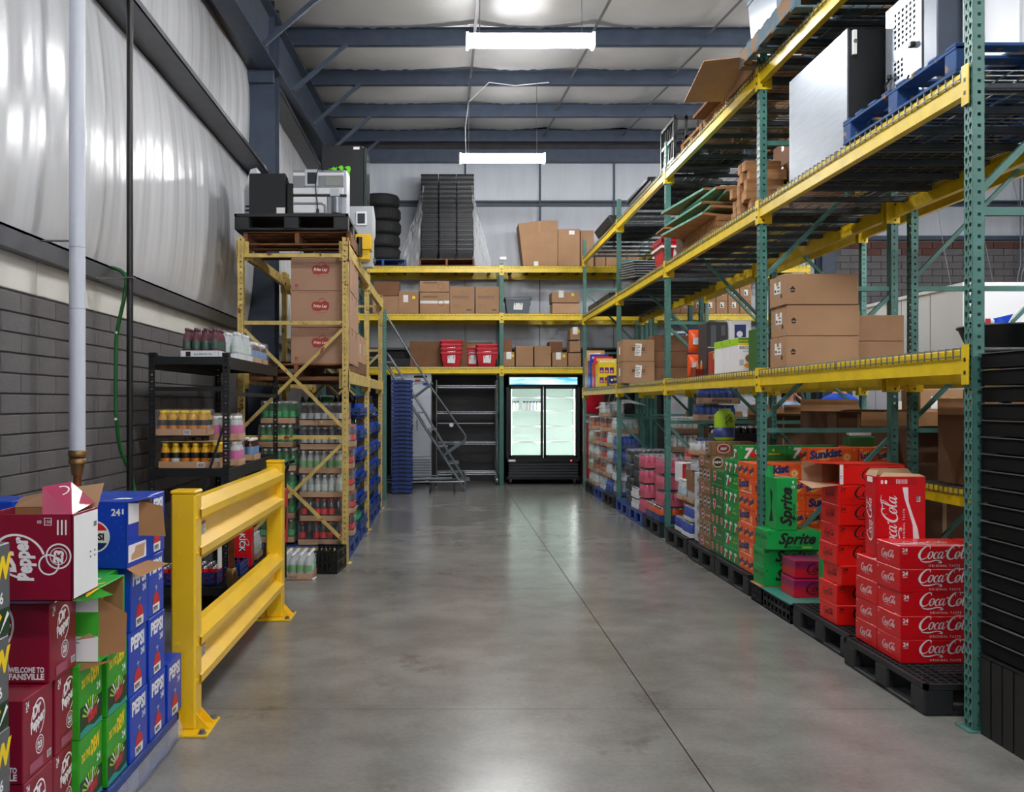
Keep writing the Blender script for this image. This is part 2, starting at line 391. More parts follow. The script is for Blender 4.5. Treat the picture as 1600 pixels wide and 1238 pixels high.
def bulge(y0, y1, z0, z1, amp, nfold, seed, name='insulation_panel'):
    rnd = random.Random(seed); ph = [rnd.uniform(0, 6.3) for _ in range(6)]
    def fn(a, b):
        y = y0 + (y1 - y0) * a; z = z0 + (z1 - z0) * b; env = math.sin(math.pi * b) ** .6 if 0 < b < 1 else 0
        w = .5 + .5 * math.sin(a * nfold * 6.283 + ph[0] + .6 * math.sin(b * 3 + ph[1]))
        x = amp * env * (.62 + .25 * w) + .004 * env * math.sin(a * nfold * 31 + ph[2] + b * 2) + .0012 * math.sin(a * nfold * 83 + b * 1.5 + ph[3]) * env
        x += .02 * env * noise.noise(Vector((y * 1.7, z * .6, seed)))
        return (XW - .01 + x, y, z)
    return MB().sheet(fn, 420, 26).build(name, VINYL, wl)
for (y0, y1, nf) in ((-6.4, 2.9, 3), (2.9, 10.75, 4.5), (11.1, 14.4, 4), (14.4, 17.8, 4)):
    for (z0, z1, am) in ((2.41, 4.19, .13), (4.2, 5.42, .09), (5.43, roof((y0 + y1) / 2) + .35, .05)):
        bulge(y0, y1, z0, z1, am, nf, int(y0 * 7 + z0 * 3))
for zb in (4.17, 5.38):
    MB().box((XW - .02, YF, zb), (XW + .25, YB, zb + .008)).box((XW + .242, YF, zb), (XW + .25, YB, zb + .05)).box((XW - .02, YF, zb + .19), (XW + .02, YB, zb + .2)) \
        .box((XW, YF, zb), (XW + .006, YB, zb + .2)).build('girt', GIRT, wl)
# wide flange column against the wall with cap plate and girt clip
def column(x0, x1, y, z1, parent):
    b = MB(); b.box((x0, y, 0), (x1, y + .012, z1)).box((x0, y + .30, 0), (x1, y + .312, z1)).box(((x0 + x1) / 2 - .005, y + .012, 0), ((x0 + x1) / 2 + .005, y + .3, z1))
    b.build('column', STEEL, parent)
column(-2.31, -2.0, 10.77, 6.25, wl)
MB().box((-2.36, 10.7, 6.0), (-1.95, 11.15, 6.02)).box((-2.36, 10.70, 5.2), (-2.0, 10.76, 5.32)).build('cap_plate', STEEL, wl)
# ---- back wall
wb = struct('wall_back', MB().box((XW - .2, YB + .03, 0), (XR + .2, YB + .3, 7.2)), mat('dark_back_block', hx('3e3d40'), .85, 0, .12, 5, bump=.3, bscale=30))
def pleat(x0, x1, z0, z1, amp, fr, seed):
    def fn(a, b):
        x = x0 + (x1 - x0) * a; z = z0 + (z1 - z0) * b; e = math.sin(math.pi * b) ** .5 if 0 < b < 1 else 0
        return (x, YB - amp * e * (.7 + .15 * math.sin(x * 4.3 + seed)) - .005 * e * math.sin(x * fr + 1.5 * math.sin(z * 2 + seed)) - .02, z)
    MB().sheet(fn, int((x1 - x0) * 22), 14).build('insulation_panel', VINB, wb)
for (x0, x1) in ((XW, .35), (.36, 1.78), (1.79, 3.2), (3.21, 4.6), (4.61, 7.05)):
    for (z0, z1, fr) in ((2.55, 5.27, 30), (5.38, 6.12, 16)): pleat(x0, x1, z0, z1, .05, fr, x0 + z0)
pleat(7.35, XR, 4.70, 5.27, .04, 14, 3); pleat(7.35, XR, 5.38, 6.12, .05, 14, 8)
for zz in (5.27, 5.345): MB().box((XW, YB - .12, zz), (XR, YB - .02, zz + .03)).build('girt', STEEL, wb)
MB().box((XW, YB - .05, 5.3), (XR, YB - .03, 5.37)).build('girt_web', mat('shadow_steel', hx('2e3442'), .5), wb)
MB().box((XW, YB - .12, 2.52), (7.1, YB - .02, 2.56)).build('ledge_channel', GIRT, wb)
struct('trim_2', MB().box((XW, YB - .2, 6.1), (XR, YB - .02, 6.33)), STEEL)
for x in (.355, 1.785, 3.205, 4.605, 8.6, 10.1): MB().box((x - .018, YB - .09, 4.3 if x < 7 else 4.7), (x + .018, YB - .075, 6.1)).build('seam_strap', STEEL, wb)
tr = struct('trim_1', MB().box((7.2, YB - .3, 0), (7.21, YB - .06, 6.1)), STEEL); column(7.08, 7.33, YB - .36, 6.1, tr)
MB().box((XW, YB + .0, 0), (7.1, YB + .03, 2.53)).build('lower_wall_face', mat('black_painted_block', hx('2a2a2d'), .6, 0, .15, 5, bump=.3, bscale=12, stretch=(.5, 1, 3)), wb)
MB().box((7.33, YB - .02, 0), (XR, YB + .03, 4.62)).build('mortar_bed', MORT, wb)
for r in range(13):
    z0 = 4.6 - (r + 1) * .131
    for c in range(12):
        x0 = 7.36 + c * .392 + (r % 2) * .196
        k = ('bk', r < 1 or (r == 1 and c in (1, 3, 4)))
        if k not in bm_full: bm_full[k] = MB().cbox((0, -.02, 0), (.38, .03, .12), .004).mesh('block', BLKR if k[1] else BLK)
        obj('block', bm_full[k], wb, (x0, YB - .03, z0))
MB().box((7.34, YB - .12, 4.62), (XR, YB - .02, 4.70)).build('ledge_channel', STEEL, wb)
struct('wall_right', MB().box((XR, YF, 0), (XR + .2, YB + .2, 7)), mat('far_wall_vinyl', hx('a9adb5'), .6))
struct('wall_front', MB().box((XW - .2, YF - .2, 0), (XR + .2, YF, 7)), mat('front_wall_vinyl', hx('a9adb5'), .6))
# ---- ceiling: sagging sheet, purlins, sag rods, rafter
ce = struct('ceiling', MB().box((XW - .2, YF - .2, 7.0), (XR + .2, YB + .3, 7.1)), VINC)
PY = [10.0 - 1.85 * k for k in range(8, 0, -1)] + [10.0, 11.85, 13.67, 15.6, 17.5]
SX = [XW, .35, 1.83, 3.3, 4.8, 6.3, 7.8, 9.3, 10.8, 12.3, XR]
for i in range(len(PY) - 1):
    y0, y1 = PY[i], PY[i+1]
    if y0 < -5: continue
    def fn(a, b, y0=y0, y1=y1):
        x = XW + (XR - XW) * a; y = y0 + (y1 - y0) * b
        k = max(j for j in range(len(SX) - 1) if SX[j] <= x + 1e-6); t = (x - SX[k]) / (SX[k+1] - SX[k])
        bay = math.sin(math.pi * min(max(t, 0), 1)) ** .7
        s = .11 * math.sin(math.pi * b) ** .8 * (.45 + .55 * bay) + .05 * bay + .012 * noise.noise(Vector((x * 3, y * 3, 0)))
        edge = (1 - abs(2 * b - 1))
        s += .010 * math.sin(x * 30 + 4 * b) * (1 - edge) * bay
        return (x, y, roof(y) + .27 - s)
    MB().sheet(fn, 200 if y0 > 6 else 60, 12).build('insulation_panel', VINC, ce)
def fn0(a, b): return (XW + (XR - XW) * a, 17.5 + .6 * b, roof(17.5) + .25 - .03 * math.sin(a * 60))
MB().sheet(fn0, 60, 2).build('insulation_panel', VINC, ce)
for y in PY:
    if y < -5: continue
    z = roof(y)
    MB().box((XW, y, z), (XR, y + .004, z + .21)).box((XW, y - .0, z), (XR, y + .065, z + .005)).box((XW, y - .062, z + .205), (XR, y + .004, z + .21)).box((XW, y + .061, z), (XR, y + .065, z + .02)).build('purlin', STEEL, ce)
for x in SX[1:-1]:
    for i in range(len(PY) - 1):
        y0, y1 = PY[i], PY[i+1]
        if y0 < 7: continue
        MB().bar((x, y0 + .06, roof(y0) + .03), (x, y1 - .02, roof(y1) + .1), .035, .006).build('sag_strap', GIRT, ce)
ra = MB(); y0, y1 = YF, 17.5; xr = -2.06
for (xa, xb, za, zb) in ((xr - .01, xr, -.62, 0), (xr - .12, xr + .1, -.63, -.615), (xr - .12, xr + .1, -.015, 0)):
    ra.add([(xa, y0, roof(y0) + za), (xb, y0, roof(y0) + za), (xb, y1, roof(y1) + za), (xa, y1, roof(y1) + za), (xa, y0, roof(y0) + zb), (xb, y0, roof(y0) + zb), (xb, y1, roof(y1) + zb), (xa, y1, roof(y1) + zb)],
           [(0,3,2,1),(4,5,6,7),(0,1,5,4),(1,2,6,5),(2,3,7,6),(3,0,4,7)])
ra.build('rafter', STEEL, ce)
for y in PY[-5:]: MB().bar((xr + .1, y - .05, roof(y) - .6), (xr + .78, y + .02, roof(y) + .02), .05, .05).build('flange_brace', STEEL, ce)
# ---- LED battens
DIFF = mat('lit_diffuser', (1, 1, 1), .5, emit=LAMP)
def lamp(x, y, z, label):
    t = thing('strip_light', label, 'light', (x, y, z), 0, 'strip lights over the aisle')
    MB().box((-.62, -.045, .055), (.62, .045, .095)).build('housing', WHITE, t)
    b = MB(); pr = [(-.06, .055), (-.065, .02), (-.045, -.02), (0, -.035), (.045, -.02), (.065, .02), (.06, .055)]
    b.prism(pr, 'yz', -.61, .61); b.build('diffuser', DIFF, t)
    for s in (-1, 1): MB().box((.61*s - .012, -.067, -.037), (.61*s + .012, .067, .097)).build('end_cap', mat('translucent_cap', (.9, .92, 1), .5, emit=3), t)
    for s in (-.49, .5): MB().tube([(s, 0, .095), (s, 0, roof(y) - z + (.0 if y < 12 else -.02))], .004, 5).build('hanging_cable', WIRE, t)
    return t
for (x, y) in LAMPS:
    row, k = ('second' if x < 7 else 'third'), [-4.5, 0, 4.5, 9.0, 13.5, 12.6].index(y)
    if x < 1: lamp(x, y, 4.98 if y < 12 else 5.03, {9.0: 'nearer lit strip light hanging over the aisle, top of the view', 13.5: 'farther lit strip light hanging low over the aisle before the back wall', 4.5: 'lit strip light over the aisle just above the view', 0: 'lit strip light right above the viewpoint', -4.5: 'lit strip light over the aisle behind the viewpoint'}[y])
    else: lamp(x, y, 5.0, f'lit strip light over the {row} aisle beyond the racks, {nth(k + 1)} from the front wall')
w = MB().tube([(1.5, 13.6, roof(13.6) + .02), (1.0, 13.62, roof(13.6) - .02), (.62, 13.6, roof(13.6) + .02), (.32, 13.55, 5.9), (.27, 13.5, 5.5), (.28, 13.5, 5.13)], .007, 6).build('power_cable', WHITE)
tag(w, 'thin white power cable looping from the roof purlins to the farther strip light', 'cable')
# =====================================================================  PALLET RACKING
PITCH = .0508
TEAR = [(0, .017), (.006, .014), (.009, .007), (.006, -.001), (.0035, -.008), (0, -.015), (-.0035, -.008), (-.006, -.001), (-.009, .007), (-.006, .014)]
SQR = [(.0055 * math.cos(t), .0055 * math.sin(t)) for t in [math.pi/4 + k*math.pi/2 for k in range(4)]]
SQR = [(-.0075, -.0075), (.0075, -.0075), (.0075, .0075), (-.0075, .0075)]
TEAR = [(a * 1.2, b * 1.1) for a, b in TEAR]
def perf(b, cols, w, H, hole, mapf, m=0):
    """plate w x H with a column of holes at each u in cols"""
    n = int(H / PITCH); ed = [0] + [(cols[i] + cols[i+1]) / 2 for i in range(len(cols) - 1)] + [w]
    for r in range(n):
        z0 = r * PITCH; z1 = z0 + PITCH
        for i, cx in enumerate(cols):
            u0, u1 = ed[i], ed[i+1]; k = len(hole); vs = []; cz = z0 + PITCH / 2
            for (hu, hz) in hole:
                a = math.atan2(hz / PITCH, hu / (u1 - u0)); c, s_ = math.cos(a), math.sin(a); q = .5 / max(abs(c), abs(s_))
                vs.append(mapf((u0 + u1) / 2 + c * q * (u1 - u0), cz + s_ * q * PITCH)); vs.append(mapf(cx + hu, cz + hz))
            b.add(vs, [(2*j, 2*((j+1) % k), 2*((j+1) % k) + 1, 2*j + 1) for j in range(k)], m)
            # corners between the projected points
            for (cu, cz2) in ((u0, z0), (u1, z0), (u1, z1), (u0, z1)):
                best = sorted(range(k), key=lambda j: (Vector(vs[2*j]) - Vector(mapf(cu, cz2))).length)[:2]
                b.add([mapf(cu, cz2), vs[2*best[0]], vs[2*best[1]]], [(0, 1, 2)], m)
    return n * PITCH
POSTS = {}
def post_mesh(H, m, single=False):
    k = (H, m.name, single)
    if k in POSTS: return POSTS[k]
    b = MB(); w = .07; d = .055
    perf(b, [.035] if single else [.019, .051], w, H, TEAR if not single else SQR, lambda u, z: (u - w/2, 0, z))
    for s in (-1, 1): perf(b, [.03], d, H, SQR, lambda u, z, s=s: (s*w/2, u, z))
    for s in (-1, 1): b.box((s*w/2 - (.012 if s > 0 else 0), d - .001, 0), (s*w/2 + (.012 if s < 0 else 0), d, H - .05))
    b.box((-w/2, d - .002, 0), (w/2, d, H - .05)); POSTS[k] = b.mesh('post', m); return POSTS[k]  # back plate added to shut light out and keep the holes dark
def rack(name, label, x0, y0, rz, D, H, frames, bays, pm, bm, brace, deck=True, group=None, single=False, hz=(.15, 1.29, 2.38, 3.5), hide_end=()):
    """frames: u positions; bays: list of level lists between frames; brace: +1 rising to the back, -1 falling, 0 crossed"""
    t = thing(name, label, 'rack', (x0, y0, 0), rz, group)
    pm_ = post_mesh(H, pm, single); foot = MB().box((-.06, -.03, 0), (.06, .1, .006)).mesh('foot_plate', pm)
    hz = [z for z in hz if z < H - .1]
    for i, u in enumerate(frames):
        f = obj('upright_frame', None, t, (u, 0, 0))
        a = obj('post', pm_, f, (0, 0, 0)); c = obj('post', pm_, f, (0, D, 0), math.pi)
        obj('foot_plate', foot, f, (0, 0, 0)); obj('foot_plate', foot, f, (0, D, 0), math.pi)
        br = brace[i] if isinstance(brace, (list, tuple)) else brace
        sb = MB()
        for z in hz: MB().bar((0, .05, z), (0, D - .05, z), .032, .036).build('strut', pm, f)
        for k in range(len(hz) - 1 - (1 if single else 0)):
            za, zb = hz[k] + .1, hz[k+1] - .06
            if br >= 0: MB().bar((.0, .055, za), (.0, D - .055, zb), .028, .03).build('diagonal_strut', pm, f)
            if br <= 0: MB().bar((.004, .055, zb), (.004, D - .055, za), .028, .03).build('diagonal_strut', pm, f)
    cm = []
    for s in (1, -1):
        b = MB(); 
        b.box((min(0, .004*s), -.005, -.165), (max(0, .004*s), .095, .02)).box((min(0, -.058*s), -.009, -.165), (max(0, -.058*s), -.004, .02))
        for zz in (-.14, -.08, -.02): b.box((min(.004*s, .0055*s), .022, zz - .007), (max(.004*s, .0055*s), .036, zz + .007), 1)
        for zz in (-.11, -.05): b.box((min(-.036*s, -.022*s), -.0105, zz - .009), (max(-.036*s, -.022*s), -.009, zz + .009), 1)
        cm.append(b.mesh('end_connector', [bm, BLACK]))
    bmesh_ = {}
    for i, lv in enumerate(bays):
        ua, ub = sorted((frames[i], frames[i+1])); ua += .036; ub -= .036; L = ub - ua
        for z in lv:
            dk = deck; 
            if L not in bmesh_: bmesh_[L] = MB().prism([(0, -.115), (0, -.006), (.006, 0), (.026, 0), (.026, -.038), (.045, -.038), (.045, -.115)], 'yz', 0, L).mesh('beam', bm)
            for side in (0, 1):
                o = obj('beam', bmesh_[L], t, (ua, -.004, z) if side == 0 else (ub, D + .004, z), 0 if side == 0 else math.pi)
                obj('end_connector', cm[0], o, (0, 0, 0)); obj('end_connector', cm[1], o, (L, 0, 0))
            if dk:
                W = L / 2 - .02; key = ('deck', round(W, 3), round(D, 2))
                if key not in bmesh_:
                    b = MB(); n = int(W / .064); r = .0055
                    for k in range(n + 1):
                        u = k * W / n; b.bar((u, -.009, .004), (u, D + .009, .004), r, r); b.bar((u, -.009, .006), (u, -.009, -.045), r, r); b.bar((u, D + .009, .006), (u, D + .009, -.045), r, r)
                    for k in range(11): v = .03 + k * (D - .06) / 10; b.bar((0, v, .0), (W, v, .0), r, r)
                    for v in (-.0125, D + .0125): b.bar((0, v, -.035), (W, v, -.035), r, r)
                    for k in range(4): u = W * (.12 + .253 * k); b.prism([(u - .025, -.036), (u - .025, -.004), (u + .025, -.004), (u + .025, -.036), (u + .015, -.036), (u + .015, -.01), (u - .015, -.01), (u - .015, -.036)], 'xz', .03, D - .03, 1)
                    bmesh_[key] = b.mesh('wire_deck', [WIRE, CHAN])
                for k in (0, 1): obj('wire_deck', bmesh_[key], t, (ua + .01 + k * (L / 2), 0, z + .002))
    return t
FY = [4.27, 7.146, 10.2, 13.08, 16.34]
rack('pallet_rack', 'long green and yellow pallet rack along the right side of the aisle', 2.40, 0, -math.pi/2, 1.06, 4.38, [-y for y in FY], [[1.75, 3.04, 4.07]] * 4, GREEN, YEL, [1, 1, -1, -1, -1])
rack('pallet_rack', 'second green pallet rack standing back to back behind the right-hand one', 3.56, 0, -math.pi/2, 1.04, 4.38, [-y for y in FY], [[.9, 1.75, 3.42], [1.75, 3.42], [1.75, 3.42], [1.75, 3.42]], GREEN, YEL, [1, 1, -1, -1, -1])
rack('pallet_rack', 'green and yellow pallet rack across the far end of the aisle, by the glass-door cooler', 0, 16.73, 0, .98, 4.08, [-1.61, .99, 3.62], [[2.15, 3.11, 3.97]] * 2, GREEN, YEL, 1)
rack('pallet_rack', 'far rack carrying on along the back wall, right of the red totes', 0, 16.73, 0, .98, 4.08, [3.76, 6.53], [[2.15, 3.11, 3.97]], GREEN, YEL, 1)
rack('pallet_rack', 'rusty yellow pallet rack on the left against the wall', -.92, 0, math.pi/2, 1.03, 3.06, [8.68, 11.0, 13.25], [[1.80, 3.0], [1.80, 2.96]], YOLD, YOLD, 0, deck=False, single=True, hz=(.12, 1.18, 2.25, 2.88))
gf = thing('rack_frame', 'narrow green rack upright at the far end of the rusty yellow rack', 'rack', (-.93, 14.35, 0), math.pi/2)
obj('post', post_mesh(2.95, GREEN), gf); obj('post', post_mesh(2.95, GREEN), gf, (0, 1.0, 0), math.pi)
for z in (.2, 1.2, 2.2): MB().bar((0, .05, z), (0, .95, z), .03, .035).build('strut', GREEN, gf)
for z in (.3, 1.3): MB().bar((0, .05, z), (0, .95, z + .8), .03, .03).build('diagonal_strut', GREEN, gf)
# =====================================================================  KINDS OF GOODS
RED = ink('cola_red', 'd8101c', .3); RED2 = ink('zero_red', 'e21812', .32); GRN = ink('lime_green', '0fa04a', .3); MAG = ink('cherry_magenta', '8e1a5c', .3)
MAROON = ink('maroon_print', '8a1230', .3); BLU = ink('pepper_blue', '0a3fb8', .3); BLUD = ink('deep_blue', '0b2a80', .3); DEWG = ink('dew_green', '2f9c1f', .32); DEWD = ink('dew_dark_green', '123a1c', .35)
GREY = ink('carbon_grey', '5b5f63', .3); ORG = ink('sunny_orange', 'f25a1a', .32); UPG = ink('seven_green', '109440', .32); CDG = ink('ginger_green', '2c6e34', .35); TAN = ink('root_beer_tan', '8f6c4a', .4)
WH = ink('white_print', 'f4f4f6', .4); YL = ink('yellow_print', 'f7d416', .4); SIL = ink('silver_print', 'c2c6cc', .3); LIME = ink('lime_print', '9fd51a', .4); REDI = ink('red_print', 'd0202c', .4)
ORL = ink('orange_light', 'f9a03c', .4); PINK = ink('pink_print', 'e0557a', .35); BRN = ink('brown_print', '4a2a16', .4); NAVI = ink('navy_print', '182c6c', .4); PURP = ink('purple_print', '6d2c8c', .4)
CREAM = ink('cream_print', 'efe6d2', .5); DOT = ink('faint_brown_print', '7a563c', .6); TEAL = ink('teal_print', '2a9a8c', .4)

def carton(dims, m=KRAFT, tape=True, marks=None, c=.004, seam=True):
    w, d, h = dims
    def f():
        b = MB(); b.cbox((0, 0, 0), dims, c)
        o = b.build('cardboard_box', m)
        if tape:
            t = MB(); mid = d / 2; t.box((-.0008, mid - .024, h - .07), (0, mid + .024, h + .0008)).box((w, mid - .024, h - .07), (w + .0008, mid + .024, h + .0008)).box((0, mid - .024, h), (w, mid + .024, h + .0008))
            t.build('packing_tape', TAPE, o)
        if seam: MB().box((.004, -.0006, h * .5 - .0008), (w - .004, .0, h * .5 + .0008)).build('board_crease', KRAFT3, o) if False else None
        if marks:
            a = Art(dims); marks(a, w, d, h); a.done(o)
        return o
    return f
def can_box(dims, m, marks, name='drink_carton', c=.003):
    def f():
        o = MB().cbox((0, 0, 0), dims, c).build(name, m)
        a = Art(dims); marks(a, *dims); a.done(o)
        return o
    return f
def barcode(a, face, u, v, s=.03, k=None, roll=0):
    a.shape(rect(s, s * .7), face, u, v, WH, roll)
    for i in range(6): a.shape(rect(s * .08, s * .55), face, u + s * (.1 + .14 * i) * math.cos(roll), v + s * .07 + s * (.1 + .14 * i) * math.sin(roll), INKK, roll)
    return a
def ship(a, face, u, v, w=.07, h=.1, roll=0):
    a.shape(rect(w, h), face, u, v, PAPER, roll)
    for i in range(6): a.shape(rect(w * (.7 if i % 3 else .5), h * .05), face, u + w * .12, v + h * (.12 + .13 * i), GREY, roll)
# ---- 24 can cases of the right-hand pallets
def cola_art(k, sub, big=.3):
    def f(a, w, d, h):
        a.script('C', .09, .044, .295, k); 
        if sub: a.txt(sub, 'C', .15, .012, .0115, k, .01, space=1.4)
        a.txt('24', 'C', .012, h - .032, .021, k, .03); a.txt('Cans', 'C', .014, h - .044, .009, k)
        a.script('L', .06, .042, .15, k); a.txt('24', 'L', .012, h - .025, .012, k); 
        if sub: a.txt(sub, 'L', .09, .028, .005, k, space=1.4)
        a.script('T', .06, .08, .26, k)
        a.shape(poly([(.0, .05), (.15, .04), (.3, .02), (.39, .03), (.39, .04), (.3, .03), (.15, .055), (.0, .075)]), 'T', 0, 0, k)
    return f
COLA = can_box((.396, .262, .1205), RED, cola_art(WH, 'ORIGINAL TASTE'))
ZERO = can_box((.396, .262, .1205), RED2, cola_art(INKK, 'ZERO SUGAR'))
def cherry(a, w, d, h):
    a.shape(rect(w - .006, .045), 'C', .003, h - .048, MAG); a.shape(rect(d - .006, .045), 'L', .003, h - .048, MAG); a.shape(rect(w - .006, d - .006), 'T', .003, .003, MAG)
    a.shape(rect(w - .006, .02), 'C', .003, h - .062, ink('cherry_mid', 'b0174a')); a.shape(rect(d - .006, .02), 'L', .003, h - .062, ink('cherry_mid', 'b0174a'))
    a.script('C', .08, .03, .28, INKK); a.txt('24', 'C', .012, h - .03, .012, INKK)
CHERRY = can_box((.396, .25, .1205), ink('cherry_red', 'cf1433'), cherry)
def sprite(a, w, d, h):
    a.txt('Sprite', 'C', .085, .045, .082, INKK, .035, .35); a.txt('ZERO SUGAR', 'C', .14, .012, .014, INKK, .02); a.shape(rect(.07, .012), 'C', .26, .013, LIME); a.txt('24', 'C', .015, h - .03, .015, INKK)
    for k in range(2):
        a.shape(rect(.002, h - .01), 'L', .131 * k + .001, .005, CDG); a.txt('Sprite', 'L', .015 + .13 * k, .075, .032, CDG, .03, .35); a.txt('12', 'L', .02 + .13 * k, .012, .012, CDG); a.shape(ring(.2, .26, 20), 'L', .07 + .13*k, .035, CDG, sc=.05)
    a.txt('Sprite', 'T', .06, .09, .07, INKK, .03, .35)
SPRITE = can_box((.396, .262, .14), GRN, sprite)
# ---- 12 packs
def p12(kind, ax):
    """ax 'Y': the long side faces the aisle; 'X': the end faces the aisle and the long side the camera"""
    dims = (.13, .398, .122) if ax == 'Y' else (.398, .13, .122)
    col = {'orange': ORG, 'lemon': UPG, 'ginger': CDG, 'root': TAN}[kind]
    def art(a, w, d, h):
        LF, EF = ('L', 'C') if ax == 'Y' else ('C', 'L')
        if kind == 'orange':
            a.shape(disc(20, 1, 1.3, .9), LF, .13, .065, ORL, sc=.05); a.txt('Sunkist', LF, .02, .035, .062, NAVI, .06, .15, roll=.1); a.shape(disc(16), LF, .31, .05, ORL, sc=.032); a.shape(ring(.5, .62, 16), LF, .31, .05, WH, sc=.03); a.txt('12', LF, .36, .1, .012, WH)
            a.shape(disc(16), EF, .065, .06, ORL, sc=.038); a.txt('Sunkist', EF, .012, .032, .042, NAVI, .06, .15, roll=.3, maxw=.112); a.txt('12', EF, .01, .1, .013, WH)
            a.shape(rect(.28, .006), LF, .06, .008, WH)
        if kind == 'lemon':
            a.txt('7', LF, .05, .02, .085, WH, .05, .2); a.shape(disc(20), LF, .125, .045, REDI, sc=.028); a.txt('UP', LF, .14, .055, .034, WH, .04, .1); a.txt('LEMON LIME', LF, .245, .045, .014, YL, .01); a.shape(disc(12), LF, .29, .085, LIME, sc=.012); a.txt('12', LF, .02, .1, .012, WH)
            a.txt('7', EF, .02, .02, .07, WH, .05, .2); a.shape(disc(16), EF, .075, .045, REDI, sc=.02); a.txt('UP', EF, .072, .065, .022, WH, .03, .1); a.shape(rect(.004, .11), EF, .003, .006, CDG)
        if kind == 'ginger':
            sh = poly([(0, 1), (.5, 1.1), (1, 1), (1, .4), (.5, 0), (0, .4)])
            a.shape(sh, LF, .08, .02, WH, sc=.085); a.shape(sh, LF, .086, .027, REDI, sc=.073); a.txt('CANADA DRY', LF, .09, .065, .012, WH, .02, maxw=.065, roll=-.1); a.txt('GINGER ALE', LF, .21, .05, .016, CREAM); a.txt('12', LF, .35, .1, .012, WH)
            a.shape(sh, EF, .035, .025, WH, sc=.06); a.shape(sh, EF, .039, .03, REDI, sc=.052); a.txt('CANADA DRY', EF, .042, .058, .008, WH, maxw=.046)
        if kind == 'root':
            for q in range(9): a.shape(rect(.003, h - .008), LF, .02 + .045 * q, .004, BRN)
            a.shape(disc(24, 1, 1.25, .9), LF, .13, .06, WH, sc=.047); a.shape(disc(24, 1, 1.25, .9), LF, .13, .06, REDI, sc=.042); a.shape(disc(24, 1, 1.2, .7), LF, .13, .06, BRN, sc=.034); a.txt('A&W', LF, .13, .046, .028, WH, .03, center=True, maxw=.062); a.txt('ROOT BEER', LF, .23, .05, .018, CREAM, .02)
            a.shape(rect(.003, h - .01), EF, .003, .005, BRN); a.shape(disc(20), EF, .065, .06, WH, sc=.046); a.shape(disc(20), EF, .065, .06, BRN, sc=.041); a.txt('A&W', EF, .065, .05, .022, WH, .03, center=True)
    return can_box(dims, col, art)
# ---- cubes of the left foreground pallet: 4 x 3 cans, two high
CUBE = (.262, .204, .248)
def globe(a, f, u, v, r, word=True):
    a.shape(disc(28), f, u, v, WH, sc=r); 
    a.shape(poly([(math.cos(t) * .9, math.sin(t) * .9) for t in [.45 + 2.25 * k / 12 for k in range(13)]]), f, u, v, REDI, sc=r)
    a.shape(poly([(math.cos(t) * .9, math.sin(t) * .9) for t in [-.45 - 2.25 * k / 12 for k in range(13)]]), f, u, v, NAVI, sc=r)
    if word: a.txt('PEPSI', f, u, v - r * .2, r * .42, INKK, .05, center=True)
def pepsi(a, w, d, h):
    a.txt('PEPSI', 'R', .02, .175, .052, WH, .05, maxw=.165); a.txt('24', 'R', .135, .135, .026, WH, .03, maxw=.03); a.shape(rect(.008, .026), 'R', .168, .135, WH)
    a.shape(poly([(.06, .005), (.14, .005), (.145, .035), (.13, .07), (.1, .085), (.07, .07), (.055, .035)]), 'R', .0, .01, REDI)
    a.shape(poly([(.058, .0), (.143, .0), (.145, .035), (.055, .035)]), 'R', 0, .008, WH); a.txt('PEPSI', 'R', .066, .016, .018, INKK, .05, maxw=.068)
    a.shape(rect(.006, .022), 'R', .098, .097, SIL); a.shape(rect(.03, .005), 'R', .086, .108, SIL)
    a.txt('24', 'C', .16, .2, .03, WH, .03); globe(a, 'C', .1, .13, .06); a.shape(rect(w - .02, .01), 'T', .01, .03, ink('sky_blue', '3f86e0'))
def dew(a, w, d, h):
    a.txt('DO THE', 'R', .02, .165, .028, YL, .05, .1, roll=.1, maxw=.075); a.txt('DEW', 'R', .1, .165, .05, YL, .06, .15, roll=.15, maxw=.085); a.txt('24', 'R', .15, .125, .026, WH, .03, maxw=.035)
    a.shape(rect(d - .008, .1), 'R', .004, .004, DEWD)
    for k in range(9):
        t = .5 + k * .27; a.shape(poly([(0, 0), (math.cos(t) * .085, math.sin(t) * .075), (math.cos(t + .12) * .085, math.sin(t + .12) * .075)]), 'R', .1, .045, LIME if k % 3 else WH)
    a.shape(poly([(.05, .03), (.15, .05), (.155, .085), (.055, .062)]), 'R', 0, .0, BRN); a.txt('MTN', 'R', .06, .06, .018, SIL, .04, .1, roll=.1); a.txt('DEW', 'R', .075, .035, .032, REDI, .06, .1, roll=.12, maxw=.085)
    a.shape(poly([(0, 0), (.2, 0), (.19, .02), (.12, .012), (.06, .028), (0, .02)]), 'R', .002, .003, TEAL)
    a.txt('24', 'C', .03, .2, .03, WH, .03)
def pepper_logo(a, f, u, v, s, roll=0, k=None):
    """u, v: centre of the oval; s: its half height"""
    k = k or WH; R = lambda x, y: (u + (x * math.cos(roll) - y * math.sin(roll)), v + (x * math.sin(roll) + y * math.cos(roll)))
    p = R(0, 0); a.shape(ring(.93, 1.03, 30, .78, 1.0, -.9, 3.9), f, *p, k, roll - .35, s)
    p = R(-s * .62, s * .08); a.txt('Dr', f, *p, s * .62, k, .05, .25, roll=roll + .28)
    p = R(-s * .86, -s * .62); a.txt('Pepper', f, *p, s * .58, k, .05, .25, roll=roll + .28, maxw=s * 1.75)
    p = R(s * .18, -s * 1.45); a.shape(ring(.86, .98, 24), f, *p, k, roll, s * .5); a.shape(ring(.6, .66, 24), f, *p, k, roll, s * .5)
    p = R(-s * .08, -s * 1.62); a.txt('23', f, *p, s * .36, k, .05, 0, roll=roll)
